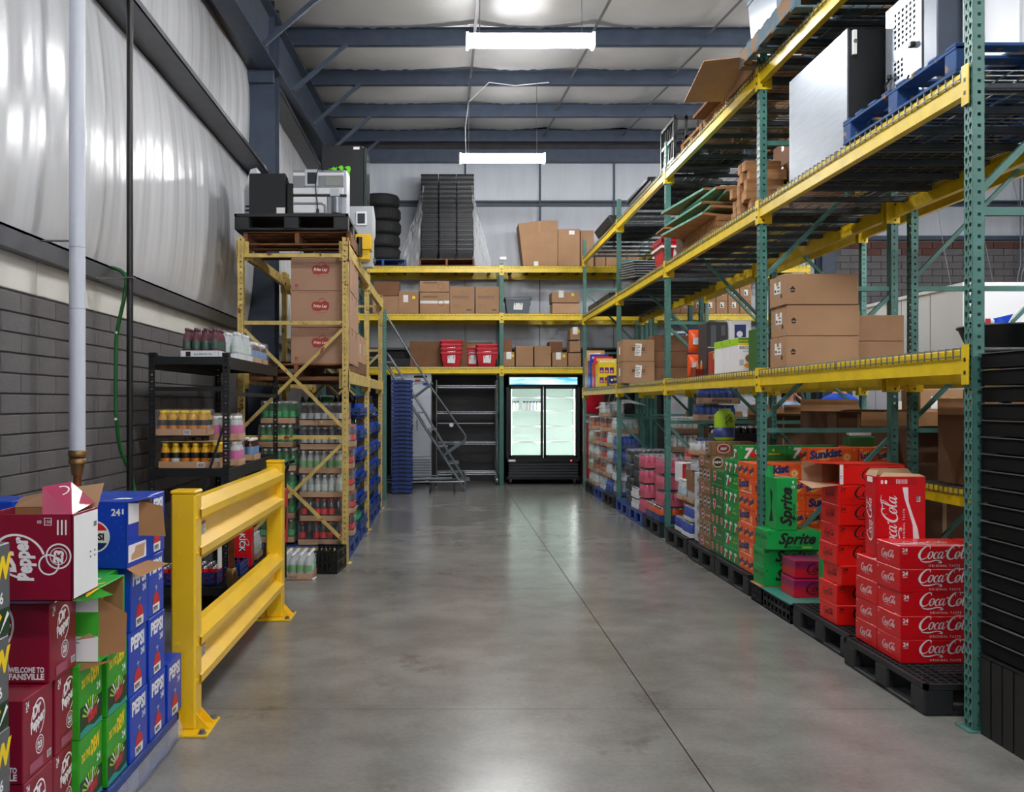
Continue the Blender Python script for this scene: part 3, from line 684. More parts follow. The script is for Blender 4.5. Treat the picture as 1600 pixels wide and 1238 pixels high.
def pepper(a, w, d, h):
    pepper_logo(a, 'R', .1, .165, .058); a.txt('24', 'R', .015, .215, .022, WH, .03, maxw=.022); a.shape(rect(.012, .005), 'R', .016, .206, WH)
    barcode(a, 'R', .16, .02, .03, roll=0); a.shape(rect(.09, .03), 'R', .04, .012, ink('maroon_light', 'a8506a'))
    pepper_logo(a, 'C', .08, .17, .085); a.txt('WELCOME TO', 'C', .135, .035, .017, WH, .04, maxw=.11); a.txt('FANSVILLE', 'C', .135, .013, .019, WH, .04, maxw=.11)
    a.shape(ring(.8, 1, 16, 1, .6), 'C', .03, .22, WH, .4, .018)
PEPSI = can_box(CUBE, BLU, pepsi); DEW = can_box(CUBE, DEWG, dew); PEPPER = can_box(CUBE, MAROON, pepper)
def dew36(a, w, d, h):
    a.txt('DEW', 'R', .14, .14, .06, YL, .06, .15, roll=.1); a.txt('DEW', 'C', .12, .13, .07, YL, .06, .15, roll=.1); a.txt('36', 'C', .17, .09, .03, WH, .03); a.txt('36', 'R', .25, .09, .03, WH, .03)
    a.shape(rect(w - .01, .07), 'C', .005, .005, DEWD); a.shape(rect(d - .01, .07), 'R', .005, .005, DEWD)
    for k in range(7): a.shape(poly([(0, 0), (.07, .06 + .004*k), (.08, .05)]), 'C', .02 + .03 * k, .005, LIME if k % 2 else WH); a.shape(poly([(0, 0), (.05, .06), (.06, .05)]), 'R', .02 + .04 * k, .005, YL if k % 2 else WH)
    a.shape(poly([(0, 0), (.26, 0), (.26, .02), (.2, .01), (.1, .03), (0, .01)]), 'C', 0, .0, TEAL)
DEW36 = can_box((.262, .33, .248), GREY, dew36)

# ---- bottles and cans
def bottle(name, prof, mats, n=12):
    k = ('b', name)
    if k not in PROTO: PROTO[k] = MB().lathe(prof, n).mesh(name, mats)
    return PROTO[k]
PB = [(.026, 0, 0), (.031, .008, 0), (.029, .03, 0), (.031, .062, 1), (.031, .118, 0), (.0295, .128, 0), (.0245, .155, 0), (.014, .182, 0), (.0125, .190, 2), (.0155, .192, 2), (.0155, .211, 2)]
PBS = [(.026, 0, 0), (.033, .008, 0), (.033, .04, 1), (.033, .11, 0), (.031, .128, 0), (.024, .142, 0), (.0165, .15, 2), (.0195, .152, 2), (.0195, .172, 2)]
PJ = [(.03, 0, 0), (.035, .006, 0), (.035, .035, 1), (.035, .11, 0), (.030, .135, 0), (.022, .15, 0), (.0185, .155, 2), (.022, .157, 2), (.022, .178, 2)]
PJO = [(.03, 0, 0), (.035, .006, 1), (.035, .07, 3), (.035, .11, 0), (.030, .135, 0), (.022, .15, 0), (.0185, .155, 2), (.022, .157, 2), (.022, .178, 2)]
PC = [(.027, 0, 0), (.033, .008, 1), (.033, .108, 0), (.027, .119, 0), (.0275, .122, 0)]
PCT = [(.026, 0, 0), (.033, .008, 1), (.033, .142, 0), (.028, .155, 0), (.0285, .158, 0)]
PCS = [(.022, 0, 0), (.0265, .008, 1), (.0265, .125, 0), (.022, .133, 0), (.0225, .136, 0)]
P2L = [(.045, 0, 0), (.054, .012, 0), (.054, .11, 1), (.054, .17, 0), (.05, .21, 0), (.033, .25, 0), (.015, .285, 0), (.0135, .295, 2), (.0165, .297, 2), (.0165, .315, 2)]
LIQ = lambda n, h, r=.08: mat(n, hx(h), r, spec=.6)
DARK = LIQ('cola_liquid', '1a0d0a'); ALU = mat('can_aluminium', hx('b9bdc2'), .25, .9)
KIND = {  # name: (profile, [materials], pitch, height)
 'cola': (PB, [DARK, RED, RED], .066, .211), 'diet': (PB, [DARK, SIL, mat('grey_cap', hx('9a9fa6'), .4)], .066, .211),
 'limeade': (PB, [clear('green_pet', hx('1f7a3c'), .75), ink('lime_label', '2fae6a'), WH], .066, .211), 'dark': (PB, [DARK, INKK, INKK], .066, .211),
 'pepsi': (PB, [DARK, BLU, BLU], .066, .211), 'water': (PB, [CLEARP, ink('water_label', 'a9c4d8'), WH], .066, .211), 'bluesport': (PBS, [LIQ('blue_liquid', '1c5fd0'), ink('sport_label', '123a8c'), BLU], .068, .172),
 'blackwater': (PB, [LIQ('smoke', '3a4046'), INKK, WH], .066, .211), 'tea': (PB, [LIQ('tea', '6a2c12'), ink('tea_label', 'b86a3c'), WH], .066, .211), 'clear': (PB, [CLEARP, ink('pale_label', 'c9d6d2'), ink('white_cap', 'e8e8ea')], .066, .211),
 'flavoured': (PB, [CLEARP, ink('flav_label', '6fae62'), ink('white_cap', 'e8e8ea')], .066, .211),
 'oj': (PJO, [ink('oj_liquid', 'd9a01e', .12), ink('oj_label', 'd9822a'), YL, INKK], .072, .178), 'ojb': (PJO, [ink('oj_dark', 'c9a21e', .15), SIL, YL, INKK], .072, .178), 'kale': (PJ, [CLEARP, ink('kiwi_label', 'c75a9a'), WH], .072, .178),
 'bottledtea': (PJ, [LIQ('brown_glass', '3c140c'), ink('tea_paper', '6a8ab0'), WH], .07, .178), 'rosetea': (PB, [clear('rose_glass', hx('6a3c48'), .8), ink('rose_label', '3c5a50'), ink('rose_cap', '55333c')], .068, .211),
 'redcan': (PC, [ALU, RED], .067, .122), 'silver': (PC, [ALU, ink('silver_can', 'd0d2d8', .25)], .067, .122), 'pinkcan': (PCT, [ALU, PINK], .067, .158), 'blackcan': (PCT, [ALU, ink('can_black', '1d1f22', .25)], .067, .158),
 'bluesilver': (PCS, [ALU, ink('energy_blue', '1c3fa8', .2)], .054, .136), 'orangecan': (PCT, [ALU, ink('can_orange', 'e0643c', .3)], .067, .158), 'glass': (PCT, [clear('glass_jar', hx('a08a7a'), .6), ink('jar_brown', '7a5240')], .07, .158),
}
def film_mesh(w, d, z0, z1, seed, m, loose=.012):
    k = ('film', round(w, 2), round(d, 2), round(z1, 2), seed % 3, m.name)
    if k in PROTO: return PROTO[k]
    b = MB(); per = 2 * (w + d)
    def pt(s):
        s = s % per
        return (s, 0, 0, -1) if s < w else (w, s - w, 1, 0) if s < w + d else (w - (s - w - d), d, 0, 1) if s < 2*w + d else (0, d - (s - 2*w - d), -1, 0)
    def fn(a, q):
        x, y, nx, ny = pt(a * per * .99999); z = z0 + (z1 - z0) * q
        o = loose * (.4 + .9 * noise.noise(Vector((x * 16, y * 16, z * 22 + seed))) + .5 * math.sin((x + y) * 95)) * (.4 + q)
        sh = .012 * q * q
        return (x + nx * (o - sh) , y + ny * (o - sh), z)
    b.sheet(fn, 60, 8)
    b.sheet(lambda a, q: (w * a, d * q, z1 + .012 * noise.noise(Vector((a * 6, q * 6, seed))) + .006 * math.sin(a * w * 95) * math.sin(q * d * 95)), 16, 12)
    PROTO[k] = b.mesh('shrink_film', m); return PROTO[k]
def tray_case(kind, nx, ny, tray=KRAFT2, film=True, th=.05, shell=True, seed=0, mix=None, name='drink_case', loose=.012, filmtop=0, openv=False, mark=None):
    prof, mats, pt, H = KIND[kind]
    def f():
        w, d = nx * pt + .008, ny * pt + .008
        o = obj(name, None)
        tr = MB().box((0, 0, 0), (w, d, .003)).box((0, 0, 0), (w, .003, th)).box((0, d - .003, 0), (w, d, th)).box((0, 0, 0), (.003, d, th)).box((w - .003, 0, 0), (w, d, th)).build('tray', tray, o)
        if mark: a = Art((w, d, th)); mark(a, w, d, th); a.done(tr)
        for i in range(nx):
            for j in range(ny):
                if shell and 0 < i < nx - 1 and 0 < j < ny - 1 and (i + j) % 2: continue
                kk = mix[(i * 3 + j) % len(mix)] if mix else kind
                pf, mt, _, _ = KIND[kk]
                obj('bottle' if pf not in (PC, PCT, PCS) else 'can', bottle('bottle_' + kk if pf not in (PC, PCT, PCS) else 'can_' + kk, pf, mt), o, (.004 + pt * (i + .5), .004 + pt * (j + .5), .004))
        if film: obj('shrink_film', film_mesh(w, d, .01, H + .01 + filmtop, seed, FILM, loose), o)
        return o
    return f
DESC = {}
def stack(keyed, x, y, z, n, dz, desc, group, cat='drinks', rz=0, jit=.004, first=0, total=None):
    """n equal things, one above the other; each label says its place in the stack"""
    for i in range(n):
        k, bf = keyed[i % len(keyed)] if isinstance(keyed, list) else keyed
        o = put(k, bf, (x + random.uniform(-jit, jit), y + random.uniform(-jit, jit), z + dz * i), rz + random.uniform(-.6, .6) * jit, desc[i] if isinstance(desc, list) else f'{desc}, {lay(i + first, total or n)} of its stack', group)
        o['category'] = cat
# ---- pallets
def wood_pallet(w, d, h, m, nb=7, name='wooden_pallet', ax='Y'):
    def f():
        o = obj(name, None); t = .016
        if ax == 'X':
            for k in range(3):
                y = k * (d - .1) / 2; MB().cbox((.003, y, t), (.12, y + .1, h - t), .003).cbox((w / 2 - .06, y, t), (w / 2 + .06, y + .1, h - t), .003).cbox((w - .12, y, t), (w - .003, y + .1, h - t), .003).build('block_row', m, o)
            for k in range(3): x = k * (w - .1) / 2; MB().cbox((x, 0, h - 2 * t), (x + .1, d, h - t), .002).build('cross_board', m, o); MB().cbox((x, 0, 0), (x + .1, d, t), .002).build('bottom_board', m, o)
            for k in range(nb): y = k * (d - .09) / (nb - 1); MB().cbox((0, y, h - t), (w, y + .09, h), .003).build('deck_board', m, o)
            return o
        for k in range(3): y = k * (w - .04) / 2; MB().box((y, .005, t), (y + .04, d - .005, h - t)).build('stringer', m, o)
        for k in range(nb): y = k * (d - .09) / (nb - 1); MB().cbox((0, y, h - t), (w, y + .09, h), .003).build('deck_board', m, o)
        for k in range(4): y = k * (d - .09) / 3; MB().cbox((0, y, 0), (w, y + .09, t), .003).build('bottom_board', m, o)
        return o
    return f
def plastic_pallet(w, d, h, m, grid=True, name='plastic_pallet', openx=True):
    """openings on all four sides, nine feet, perforated top"""
    def f():
        o = obj(name, None); b = MB(); t = .028; g = .045
        b.box((0, 0, h - t), (w, .02, h)).box((0, d - .02, h - t), (w, d, h)).box((0, 0, h - t), (.02, d, h)).box((w - .02, 0, h - t), (w, d, h))
        nx, ny = int(w / g), int(d / g)
        if grid:
            for i in range(1, nx): x = i * w / nx; b.box((x - .004, .01, h - .016), (x + .004, d - .01, h))
            for j in range(1, ny): y = j * d / ny; b.box((.01, y - .004, h - .016), (w - .01, y + .004, h))
            b.box((.2, .2, h - .02), (w - .2, d - .2, h - .003))
        else: b.box((.01, .01, h - t), (w - .01, d - .01, h))
        b.build('top_deck', m, o)
        fm = MB().cbox((0, 0, 0), (.14, .14, h - t), .008).mesh('foot_block', m)
        for i in (0, (w - .14) / 2, w - .14):
            for j in (0, (d - .14) / 2, d - .14): obj('foot_block', fm, o, (i, j, 0))
        b = MB()
        for i in (0, (w - .1) / 2, w - .1): b.cbox((i, .1, 0), (i + .1, d - .1, .022), .004)
        for j in (0, (d - .1) / 2, d - .1): b.cbox((.1, j, 0), (w - .1, j + .1, .022), .004)
        b.build('bottom_runner', m, o)
        return o
    return f
def crate(w, d, h, m, name='plastic_crate', bars=6):
    def f():
        b = MB(); t = .006
        for z in (0, h * .45, h - .02): b.box((0, 0, z), (w, t, z + .02)).box((0, d - t, z), (w, d, z + .02)).box((0, 0, z), (t, d, z + .02)).box((w - t, 0, z), (w, d, z + .02))
        for k in range(bars + 1):
            x = k * (w - .02) / bars; b.box((x, 0, 0), (x + .02, t, h)).box((x, d - t, 0), (x + .02, d, h))
            y = k * (d - .02) / bars; b.box((0, y, 0), (t, y + .02, h)).box((w - t, y, 0), (w, y + .02, h))
        for k in range(1, 4): x = k * w / 4; b.box((x - .002, t, .02), (x + .002, d - t, h - .03))
        b.box((0, 0, 0), (w, d, .008))
        return b.build(name, m)
    return f
def tote(w, d, h, m, lid=False, name='plastic_tote', label=True, taper=.06, ribs=4):
    def f():
        b = MB(); q = taper
        def fr(z0, z1, i0, i1, mm=0):
            v = [(i0*w, i0*d, z0), (w - i0*w, i0*d, z0), (w - i0*w, d - i0*d, z0), (i0*w, d - i0*d, z0), (i1*w, i1*d, z1), (w - i1*w, i1*d, z1), (w - i1*w, d - i1*d, z1), (i1*w, d - i1*d, z1)]
            b.add(v, [(0,3,2,1),(0,1,5,4),(1,2,6,5),(2,3,7,6),(3,0,4,7)], mm)
        fr(0, h - .03, q * 1.6, q * .5); o = b.build(name, m)
        r = MB(); r.cbox((0, 0, h - .035), (w, .02, h), .004).cbox((0, d - .02, h - .035), (w, d, h), .004).cbox((0, 0, h - .035), (.02, d, h), .004).cbox((w - .02, 0, h - .035), (w, d, h), .004)
        r.build('rim', m, o)
        if ribs:
            r = MB()
            for k in range(ribs): x = w * (.18 + .64 * k / max(ribs - 1, 1)); r.bar((x, q * .6 * d * .9, h * .55), (x, q * .45 * d, h - .03), .012, .016); r.bar((w - q * .45 * w, d * (.18 + .64 * k / max(ribs - 1, 1)), h * .55), (w - q * .4 * w, d * (.18 + .64 * k / max(ribs - 1, 1)), h - .03), .012, .012)
            r.build('rib', m, o)
        if lid: MB().cbox((-.005, -.005, h - .005), (w + .005, d + .005, h + .02), .006).build('lid', m, o)
        if label: 
            a = MB(); a.add([(w*.32, q*1.0*d - .004, h*.25), (w*.66, q*1.0*d - .004, h*.23), (w*.68, q*.6*d - .004, h*.66), (w*.34, q*.6*d - .004, h*.68)], [(0, 1, 2, 3)]); a.build('paper_label', PAPER, o)
        return o
    return f
# =====================================================================  LEFT SIDE
def P(px, py, y): return ((px - 698) * y / F, y, 1.5 + (630 - py) * y / F)
# ---- foreground pallet of cubes. aisle-side face of the boxes at x = -1.2
PH = .125
PK = lambda x, y, w, d, lab: put(('bluepal', w, d), plastic_pallet(w, d, PH, BLUEP, grid=True), (x, y, 0), 0, lab).__setitem__('category', 'pallet')
PK(-2.26, 2.92, 1.07, 1.2, 'wrapped blue plastic pallet under the blue and green drink cubes')
PK(-2.26, 2.10, 1.07, .8, 'blue plastic pallet under the maroon and grey cubes at the frame edge')
# stretch film around the pallet foot
pw = MB(); pw.sheet(lambda a, b: (-1.185 + .012 * math.sin(b * 5) + .006 * noise.noise(Vector((a * 22, b * 7, 1))), 2.95 + 1.18 * a, .005 + .122 * b), 80, 8)
pw.sheet(lambda a, b: (-1.187 - .5 * a, 4.125 + .008 * noise.noise(Vector((a * 15, b * 7, 2))), .005 + .12 * b), 30, 6)
tag(pw.build('pallet_wrap', FILM2), 'clear stretch wrap around the foot of the blue foreground pallet', 'film')
def cube_col(key, bf, x, y, z, n, desc, group, first=0, total=None):
    stack((key, bf), x, y, z, n, .25, desc, group, 'drinks', first=first, total=total, jit=.004)
cube_col('pepsi', PEPSI, -1.205 - .262, 3.525, PH, 3, 'blue 24-can cola cube beside the green cubes', 'blue cola cubes')
cube_col('pepsi', PEPSI, -1.205 - .262, 3.76, PH, 3, 'blue 24-can cola cube near the guard rail post', 'blue cola cubes')
cube_col('pepsi', PEPSI, -1.20 - .262, 3.985, PH, 1, 'lone blue cola cube at the far corner of the blue pallet', 'blue cola cubes')
cube_col('pepsi', PEPSI, -1.75, 3.55, PH, 3, 'blue cola cube in inner column by green cubes', 'blue cola cubes'); cube_col('pepsi', PEPSI, -1.75, 3.78, PH, 3, 'blue cola cube in the inner far column', 'blue cola cubes')
cube_col('dew', DEW, -1.225 - .262, 3.09, PH, 2, 'green citrus soda cube next to the maroon stack', 'green citrus cubes')
cube_col('dew', DEW, -1.215 - .262, 3.31, PH, 2, 'green citrus soda cube next to the blue stack', 'green citrus cubes')
cube_col('dew', DEW, -1.77, 3.1, PH, 2, 'green citrus soda cube in the inner column', 'green citrus cubes')
cube_col('dew', DEW, -1.51, 3.31, PH + .5, 1, 'green citrus cube lying behind the torn open one', 'green citrus cubes')
cube_col('pepper', PEPPER, -1.25 - .262, 2.955, PH - .0, 2, 'maroon soda cube in the column against the green cubes', 'maroon soda cubes')
cube_col('pepper', PEPPER, -1.25 - .262, 2.735, PH - .0, 2, 'maroon soda cube in the column one back from the green cubes', 'maroon soda cubes')
cube_col('pepper', PEPPER, -1.235 - .262, 2.895, PH + .5, 1, 'maroon soda cube reading WELCOME TO FANSVILLE', 'maroon soda cubes')
for z in (0, 1, 2): cube_col('pepper', PEPPER, -1.78, 2.8, PH + .25 * z, 1, f'maroon soda cube of the inner column, {lay(z, 3)}', 'maroon soda cubes')
for i in range(4):
    o = put('dew36', DEW36, (-1.186 - .262, 2.185 + (.006 if i % 2 else 0), PH + .25 * i), random.uniform(-.02, .02), f'grey 36-can citrus soda cube at the left edge, {lay(i, 4)} of its stack', 'grey citrus cubes'); o['category'] = 'drinks'
# open maroon cube lying on its side, white base towards the aisle, flaps up
def open_pepper():
    w, d, h = .27, .205, .262; o = obj('drink_carton', None)
    b = MB(); b.cbox((0, 0, 0), (w, .004, h), .001).cbox((0, d - .004, 0), (w, d, h), .001).cbox((0, 0, 0), (w, d, .004), .001).cbox((w - .004, 0, 0), (w, d, h), .001).cbox((0, 0, 0), (.004, d, h), .001); s = b.build('open_body', MAROON, o)
    MB().box((.006, .006, .02), (w - .006, .008, h - .002)).box((.006, d - .008, .02), (w - .006, d - .006, h - .002)).box((w - .008, .006, .02), (w - .006, d - .006, h - .002)).box((.006, .006, .02), (w - .006, d - .006, .024)).build('inner_board', KIN, o)
    a = Art((w, d, h)); pepper_logo(a, 'C', .112, .135, .08, math.pi / 2 - .12); 
    a.shape(ring(.8, .95, 20), 'C', .20, .11, WH, sc=.034); a.txt('150', 'C', .19, .235, .01, WH); a.shape(ring(.85, 1, 4), 'C', .197, .24, WH, .785, .016); barcode(a, 'C', .165, .235, .012)
    for q in range(3): a.shape(rect(.005, .045), 'C', .225 + .012 * q, .20, WH)
    a.shape(rect(d - .012, h - .012), 'R', .006, .006, WH); barcode(a, 'R', d - .045, h - .06, .03, roll=0)
    for q in range(2):
        for r in range(2): a.shape(rect(.012, .005), 'R', .13 + .035 * q, .11 + .016 * r, GREY)
    a.done(s)
    f = MB(); f.add([(w - .09, 0, h), (w, 0, h), (w - .01, d, h + .015), (w - .07, d * .8, h + .085), (w - .13, .09, h + .075)], [(0, 1, 2, 3, 4)]); fo = f.build('torn_flap', ink('flap_maroon', 'a8405e', .15), o)  # maroon paled towards pink, the glare on the flap is in the colour
    g = MB(); g.flat(ring(.8, 1, 20, 1, 1), Matrix.Translation((w - .075, .1, h + .062)) @ Matrix.Rotation(.55, 4, 'X') @ Matrix.Scale(.026, 4)); g.build('flap_print', WH, fo)
    MB().add([(w - .13, d, h), (w, d, h), (w + .01, d + .03, h + .075), (w - .1, d + .02, h + .06)], [(0, 1, 2, 3)]).build('cardboard_flap', KRAFT2, o); MB().add([(.0, d, h), (w * .5, d, h), (w * .4, d + .01, h + .05), (.02, d, h + .03)], [(0, 1, 2, 3)]).build('cardboard_flap', KRAFT2, o)
    return o
o = tag(open_pepper(), 'torn open maroon soda cube on its side, white base to the aisle', 'drinks', 'maroon soda cubes'); o.location = (-1.13 - .27, 2.80, .902); o.rotation_euler = (0, 0, .0)
# open blue cube
def open_pepsi():
    w, d, h = .25, .262, .25; o = obj('drink_carton', None)
    b = MB(); b.cbox((0, 0, 0), (w, .004, h), .001).cbox((0, d - .004, 0), (w, d, h), .001).cbox((0, 0, 0), (w, d, .004), .001).cbox((0, 0, h - .004), (w, d, h), .001)
    b.box((w - .004, 0, 0), (w, .11, h)).box((w - .004, .11, .0), (w, d, .11)); s = b.build('open_body', BLU, o)
    MB().box((.004, .006, .006), (w - .004, .008, h - .006)).box((.004, d - .009, .006), (w - .004, d - .006, h - .006)).build('inner_board', KIN, o)
    a = Art((w, d, h)); globe(a, 'C', .125, .12, .06); a.txt('24', 'C', .19, .2, .026, WH, .03); a.shape(rect(.006, .02), 'C', .232, .205, WH)
    a.shape(poly([(0, 0), (.1, 0), (.1, .07), (0, .08)]), 'R', .012, .165, WH); a.shape(rect(.17, .065), 'R', .012, .02, WH); a.shape(poly([(.02, 0), (.14, .0), (.15, .05), (.06, .05), (.05, .03), (.02, .02)]), 'R', .02, .025, KRAFT2)
    for q in range(12): 
        t = 1.9 - q * .3; a.shape(rect(.0035, .0035), 'C', .125 + .11 * math.cos(t), .12 + .11 * math.sin(t) * .8, ink('sky_blue', '3f86e0'))
    a.shape(rect(.2, .012), 'T', .02, .03, ink('sky_blue', '3f86e0')); a.shape(poly([(0, 0), (.06, .01), (.06, .05), (.01, .06)]), 'T', .16, .08, WH); a.done(s)
    MB().add([(w, .11, .11), (w, .11, h - .004), (w + .075, .16, h - .03), (w + .085, .17, .10)], [(0, 1, 2, 3)]).build('cardboard_flap', KIN, o); MB().add([(w, .0, 0), (w, .2, 0), (w + .09, .19, -.01), (w + .05, .0, -.03)], [(0, 1, 2, 3)]).build('cardboard_flap', KIN, o)
    MB().add([(w, .0, h), (w, .2, h), (w + .05, .19, h + .004), (w + .03, .04, h + .002)], [(0, 1, 2, 3)]).build('blue_flap', BLU, o)
    return o
o = tag(open_pepsi(), 'torn open blue cola cube on top, beside the guard rail post', 'drinks', 'blue cola cubes'); o.location = (-1.45, 3.50, PH + .752); o.rotation_euler = (0, 0, -.07)
cube_col('pepsi', PEPSI, -1.47, 3.78, PH + .75, 1, 'blue cola cube behind the torn open one, under the rail top', 'blue cola cubes')
cube_col('pepsi', PEPSI, -1.92, 3.55, PH + .75, 1, 'blue cola cube seen over the open maroon one', 'blue cola cubes')
# open green cube
def open_dew():
    w, d, h = .205, .25, .25; o = obj('drink_carton', None)
    b = MB(); b.cbox((0, 0, 0), (w, .004, h), .001).cbox((0, d - .004, 0), (w, d, h), .001).cbox((0, 0, 0), (w, d, .004), .001).cbox((0, 0, h - .004), (w, d, h), .001).box((0, 0, 0), (.004, d, h)); s = b.build('open_body', ink('bright_green', '3db52e'), o)
    MB().box((.004, d - .009, .006), (w - .004, d - .006, h - .006)).box((.004, .008, .006), (w - .01, .01, h - .006)).build('inner_board', KIN, o)
    a = Art((w, d, h)); a.shape(rect(w - .004, .075), 'C', .002, .17, WH); a.shape(rect(w - .004, .085), 'C', .002, .003, WH); a.txt('N', 'C', .10, .03, .026, INKK, .05, roll=-1.57); a.shape(rect(.05, .003), 'C', .09, .065, GREY); a.shape(poly([(0, 0), (.06, .01), (.05, .03), (.01, .025)]), 'C', .03, .19, KRAFT2); a.shape(poly([(0, 0), (.07, .01), (.05, .025)]), 'C', .125, .075, KRAFT2)
    a.shape(rect(.1, .1), 'T', .05, .08, WH); a.txt('DEW', 'T', .04, .05, .05, YL, .05); a.done(s)
    MB().add([(w, .0, .02), (w, .0, h - .03), (w + .085, .03, h - .09), (w + .08, .03, .03)], [(0, 1, 2, 3)]).build('cardboard_flap', KIN, o); MB().add([(.0, 0, .0), (w, 0, .0), (w + .09, .0, .02), (w - .05, -.03, -.02), (.02, -.03, -.03)], [(0, 1, 2, 3, 4)]).build('cardboard_flap', KIN, o)
    fl = MB().add([(0, 0, h), (w, 0, h), (w + .06, -.03, h - .015), (w - .02, -.07, h - .03), (.03, -.05, h - .03)], [(0, 1, 2, 3, 4)]).build('green_flap', DEWG, o)
    g = MB(); t = text('DEW', .05, .15); g.flat((t[0], t[1]), Matrix.Translation((.07, -.048, h - .017)) @ Matrix.Rotation(.5, 4, 'X') @ Matrix.Scale(.042, 4)); g.build('flap_print', YL, fl)
    return o
o = tag(open_dew(), 'torn open green and white citrus cube under its green flap', 'drinks', 'green citrus cubes'); o.location = (-1.375, 3.12, PH + .502)

# ---- guard rail
def guard():
    t = thing('guard_rail', 'bright yellow double guard rail on two bolted posts beside the aisle', 'guard rail', (-1.255, 4.22, 0))
    L = 2.22
    for k, y in enumerate((0, L)):
        p = obj('post', None, t, (0, y, 0))
        b = MB(); b.cbox((0, 0, .012), (.112, .112, 1.085), .008); b.build('tube', GUARD, p)
        MB().cbox((-.004, -.004, 1.083), (.116, .116, 1.102), .007).build('post_cap', GUARD, p)
        MB().cbox((-.07, -.07, 0), (.182, .182, .014), .003).build('base_plate', GUARD, p)
        for (x, yy) in ((-.045, -.045), (.155, -.045), (.155, .155), (-.045, .155)): MB().cyl((x, yy, .013), .02, .004, 12).cyl((x, yy, .017), .013, .014, 6).build('anchor_bolt', WIRE, p)
        g = MB(); g.prism([(.112, .014), (.175, .014), (.112, .085)], 'xz', .01, .018).prism([(.112, .014), (.175, .014), (.112, .085)], 'xz', .094, .102).prism([(0, .014), (-.06, .014), (0, .08)], 'xz', .02, .028)
        g.build('gusset', GUARD, p)
        for z in (.98, .82, .40, .24):
            for xx in (.03,): MB().cyl((xx, -.006 if k == 0 else .006, z), .009, .008, 8, axis=1).build('bolt_head', GUARD, p)
            MB().cyl((.11, .03, z - .01), .008, .008, 8, axis=0).build('bolt_head', GUARD, p)
    prof = [(-.155, 0), (-.15, .03), (-.105, .075), (-.07, .075), (-.03, .02), (.03, .02), (.07, .075), (.105, .075), (.15, .03), (.155, 0)]
    for z in (.90, .31):
        r = obj('rail', None, t, (.045, 0, z)); b = MB(); n = len(prof)
        b.add([(u, .075, v) for v, u in prof] + [(u, L + .035, v) for v, u in prof], [(i, i + 1, n + i + 1, n + i) for i in range(n - 1)])
        b.add([(u - .006, .075, v) for v, u in prof] + [(u - .006, L + .035, v) for v, u in prof], [(i + 1, i, n + i, n + i + 1) for i in range(n - 1)])
        b.build('corrugated_beam', GUARD, r)
        for (y0, y1) in ((.108, .125), (L - .02, L - .005)): MB().box((-.03, y0, -.16), (.03, y1, .16)).build('mounting_plate', GUARD, r)
        l = MB().box((.026, .23, -.045), (.0275, .33, .03)).build('warning_label', PAPER, r)
        a = MB()
        a.box((.0275, .232, .012), (.028, .328, .029))
        a.build('label_header', ink('label_red', '8c3a2a'), r)
        a = MB()
        for q in range(5): a.box((.0275, .24, -.038 + .01*q), (.028, .32 - .006 * (q % 3), -.033 + .01*q))
        a.build('label_print', GREY, r)
    return t
guard()
# ---- pipes
t = thing('standpipe', 'white jacketed vertical pipe with copper foot in front of the block wall', 'pipe', (-2.05, 5.15, 0))
MB().cyl((0, 0, 1.235), .043, 5.0 - 1.0, 20).build('pipe_jacket', PVC, t); MB().cyl((0, 0, 2.02), .0445, .004, 20).cyl((0, 0, 2.36), .0445, .004, 20).build('jacket_seam', mat('seam_grey', hx('a9b0bf'), .5), t)
MB().lathe([(.046, 1.20, 0), (.048, 1.205, 0), (.048, 1.235, 0), (.044, 1.238, 0)], 16).lathe([(.047, 1.165, 0), (.047, 1.19, 0), (.04, 1.195, 0)], 16).lathe([(.03, 1.10, 0), (.036, 1.15, 0), (.04, 1.165, 0), (.04, 1.2, 0)], 16).build('brass_coupling', BRASS, t)
MB().cyl((0, 0, .0), .022, 1.12, 14).build('copper_pipe', COPPER, t)
MB().tube([(0, 0, 2.40), (-.26, 0, 2.40)], .006, 6).cyl((-.262, 0, 2.40), .02, .012, 10, axis=0).build('wall_stay', GALV, t)
t = thing('conduit', 'thin black vertical pipe clamped to the left wall', 'pipe', (-2.035, 5.96, 0)); MB().cyl((0, 0, 0), .021, 5.2, 12).build('pipe', BLACK, t); MB().box((-.21, -.03, 2.30), (.03, .03, 2.307)).build('pipe_clamp', WIRE, t)
t = thing('copper_riser', 'copper pipe with brass valve standing in front of the black shelf', 'pipe', (-1.50, 6.47, 0))
MB().cyl((0, 0, .0), .022, .78, 12).cyl((0, 0, .64), .028, .02, 12).build('copper_pipe', COPPER, t); MB().lathe([(.03, .22, 0), (.042, .25, 0), (.042, .32, 0), (.03, .35, 0)], 10).lathe([(.03, .14, 0), (.03, .17, 0)], 10).build('valve_body', BRASS, t); MB().box((-.09, -.03, .35), (-.075, .03, .50)).build('valve_tag', PAPER, t)
hp = [P(175, 418, 6.2), P(190, 424, 6.1), P(197, 437, 6.05), P(194, 465, 6.0), P(183, 520, 6.0), P(181, 560, 6.0), P(181, 620, 6.0), P(182, 655, 6.0), P(188, 700, 6.05), P(204, 742, 6.15), P(215, 790, 6.2)]
s = spline([tuple(p) for p in hp], 5)
ho = thing('garden_hose', 'green hose hanging down the block wall between the pipes', 'hose'); MB().tube(s, .013, 8).build('hose', HOSE, ho)
for p in (hp[4], hp[7]): MB().cyl((p[0], p[1] - .016, p[2]), .009, .006, 8, axis=1).build('hose_clip', WHITE, ho)

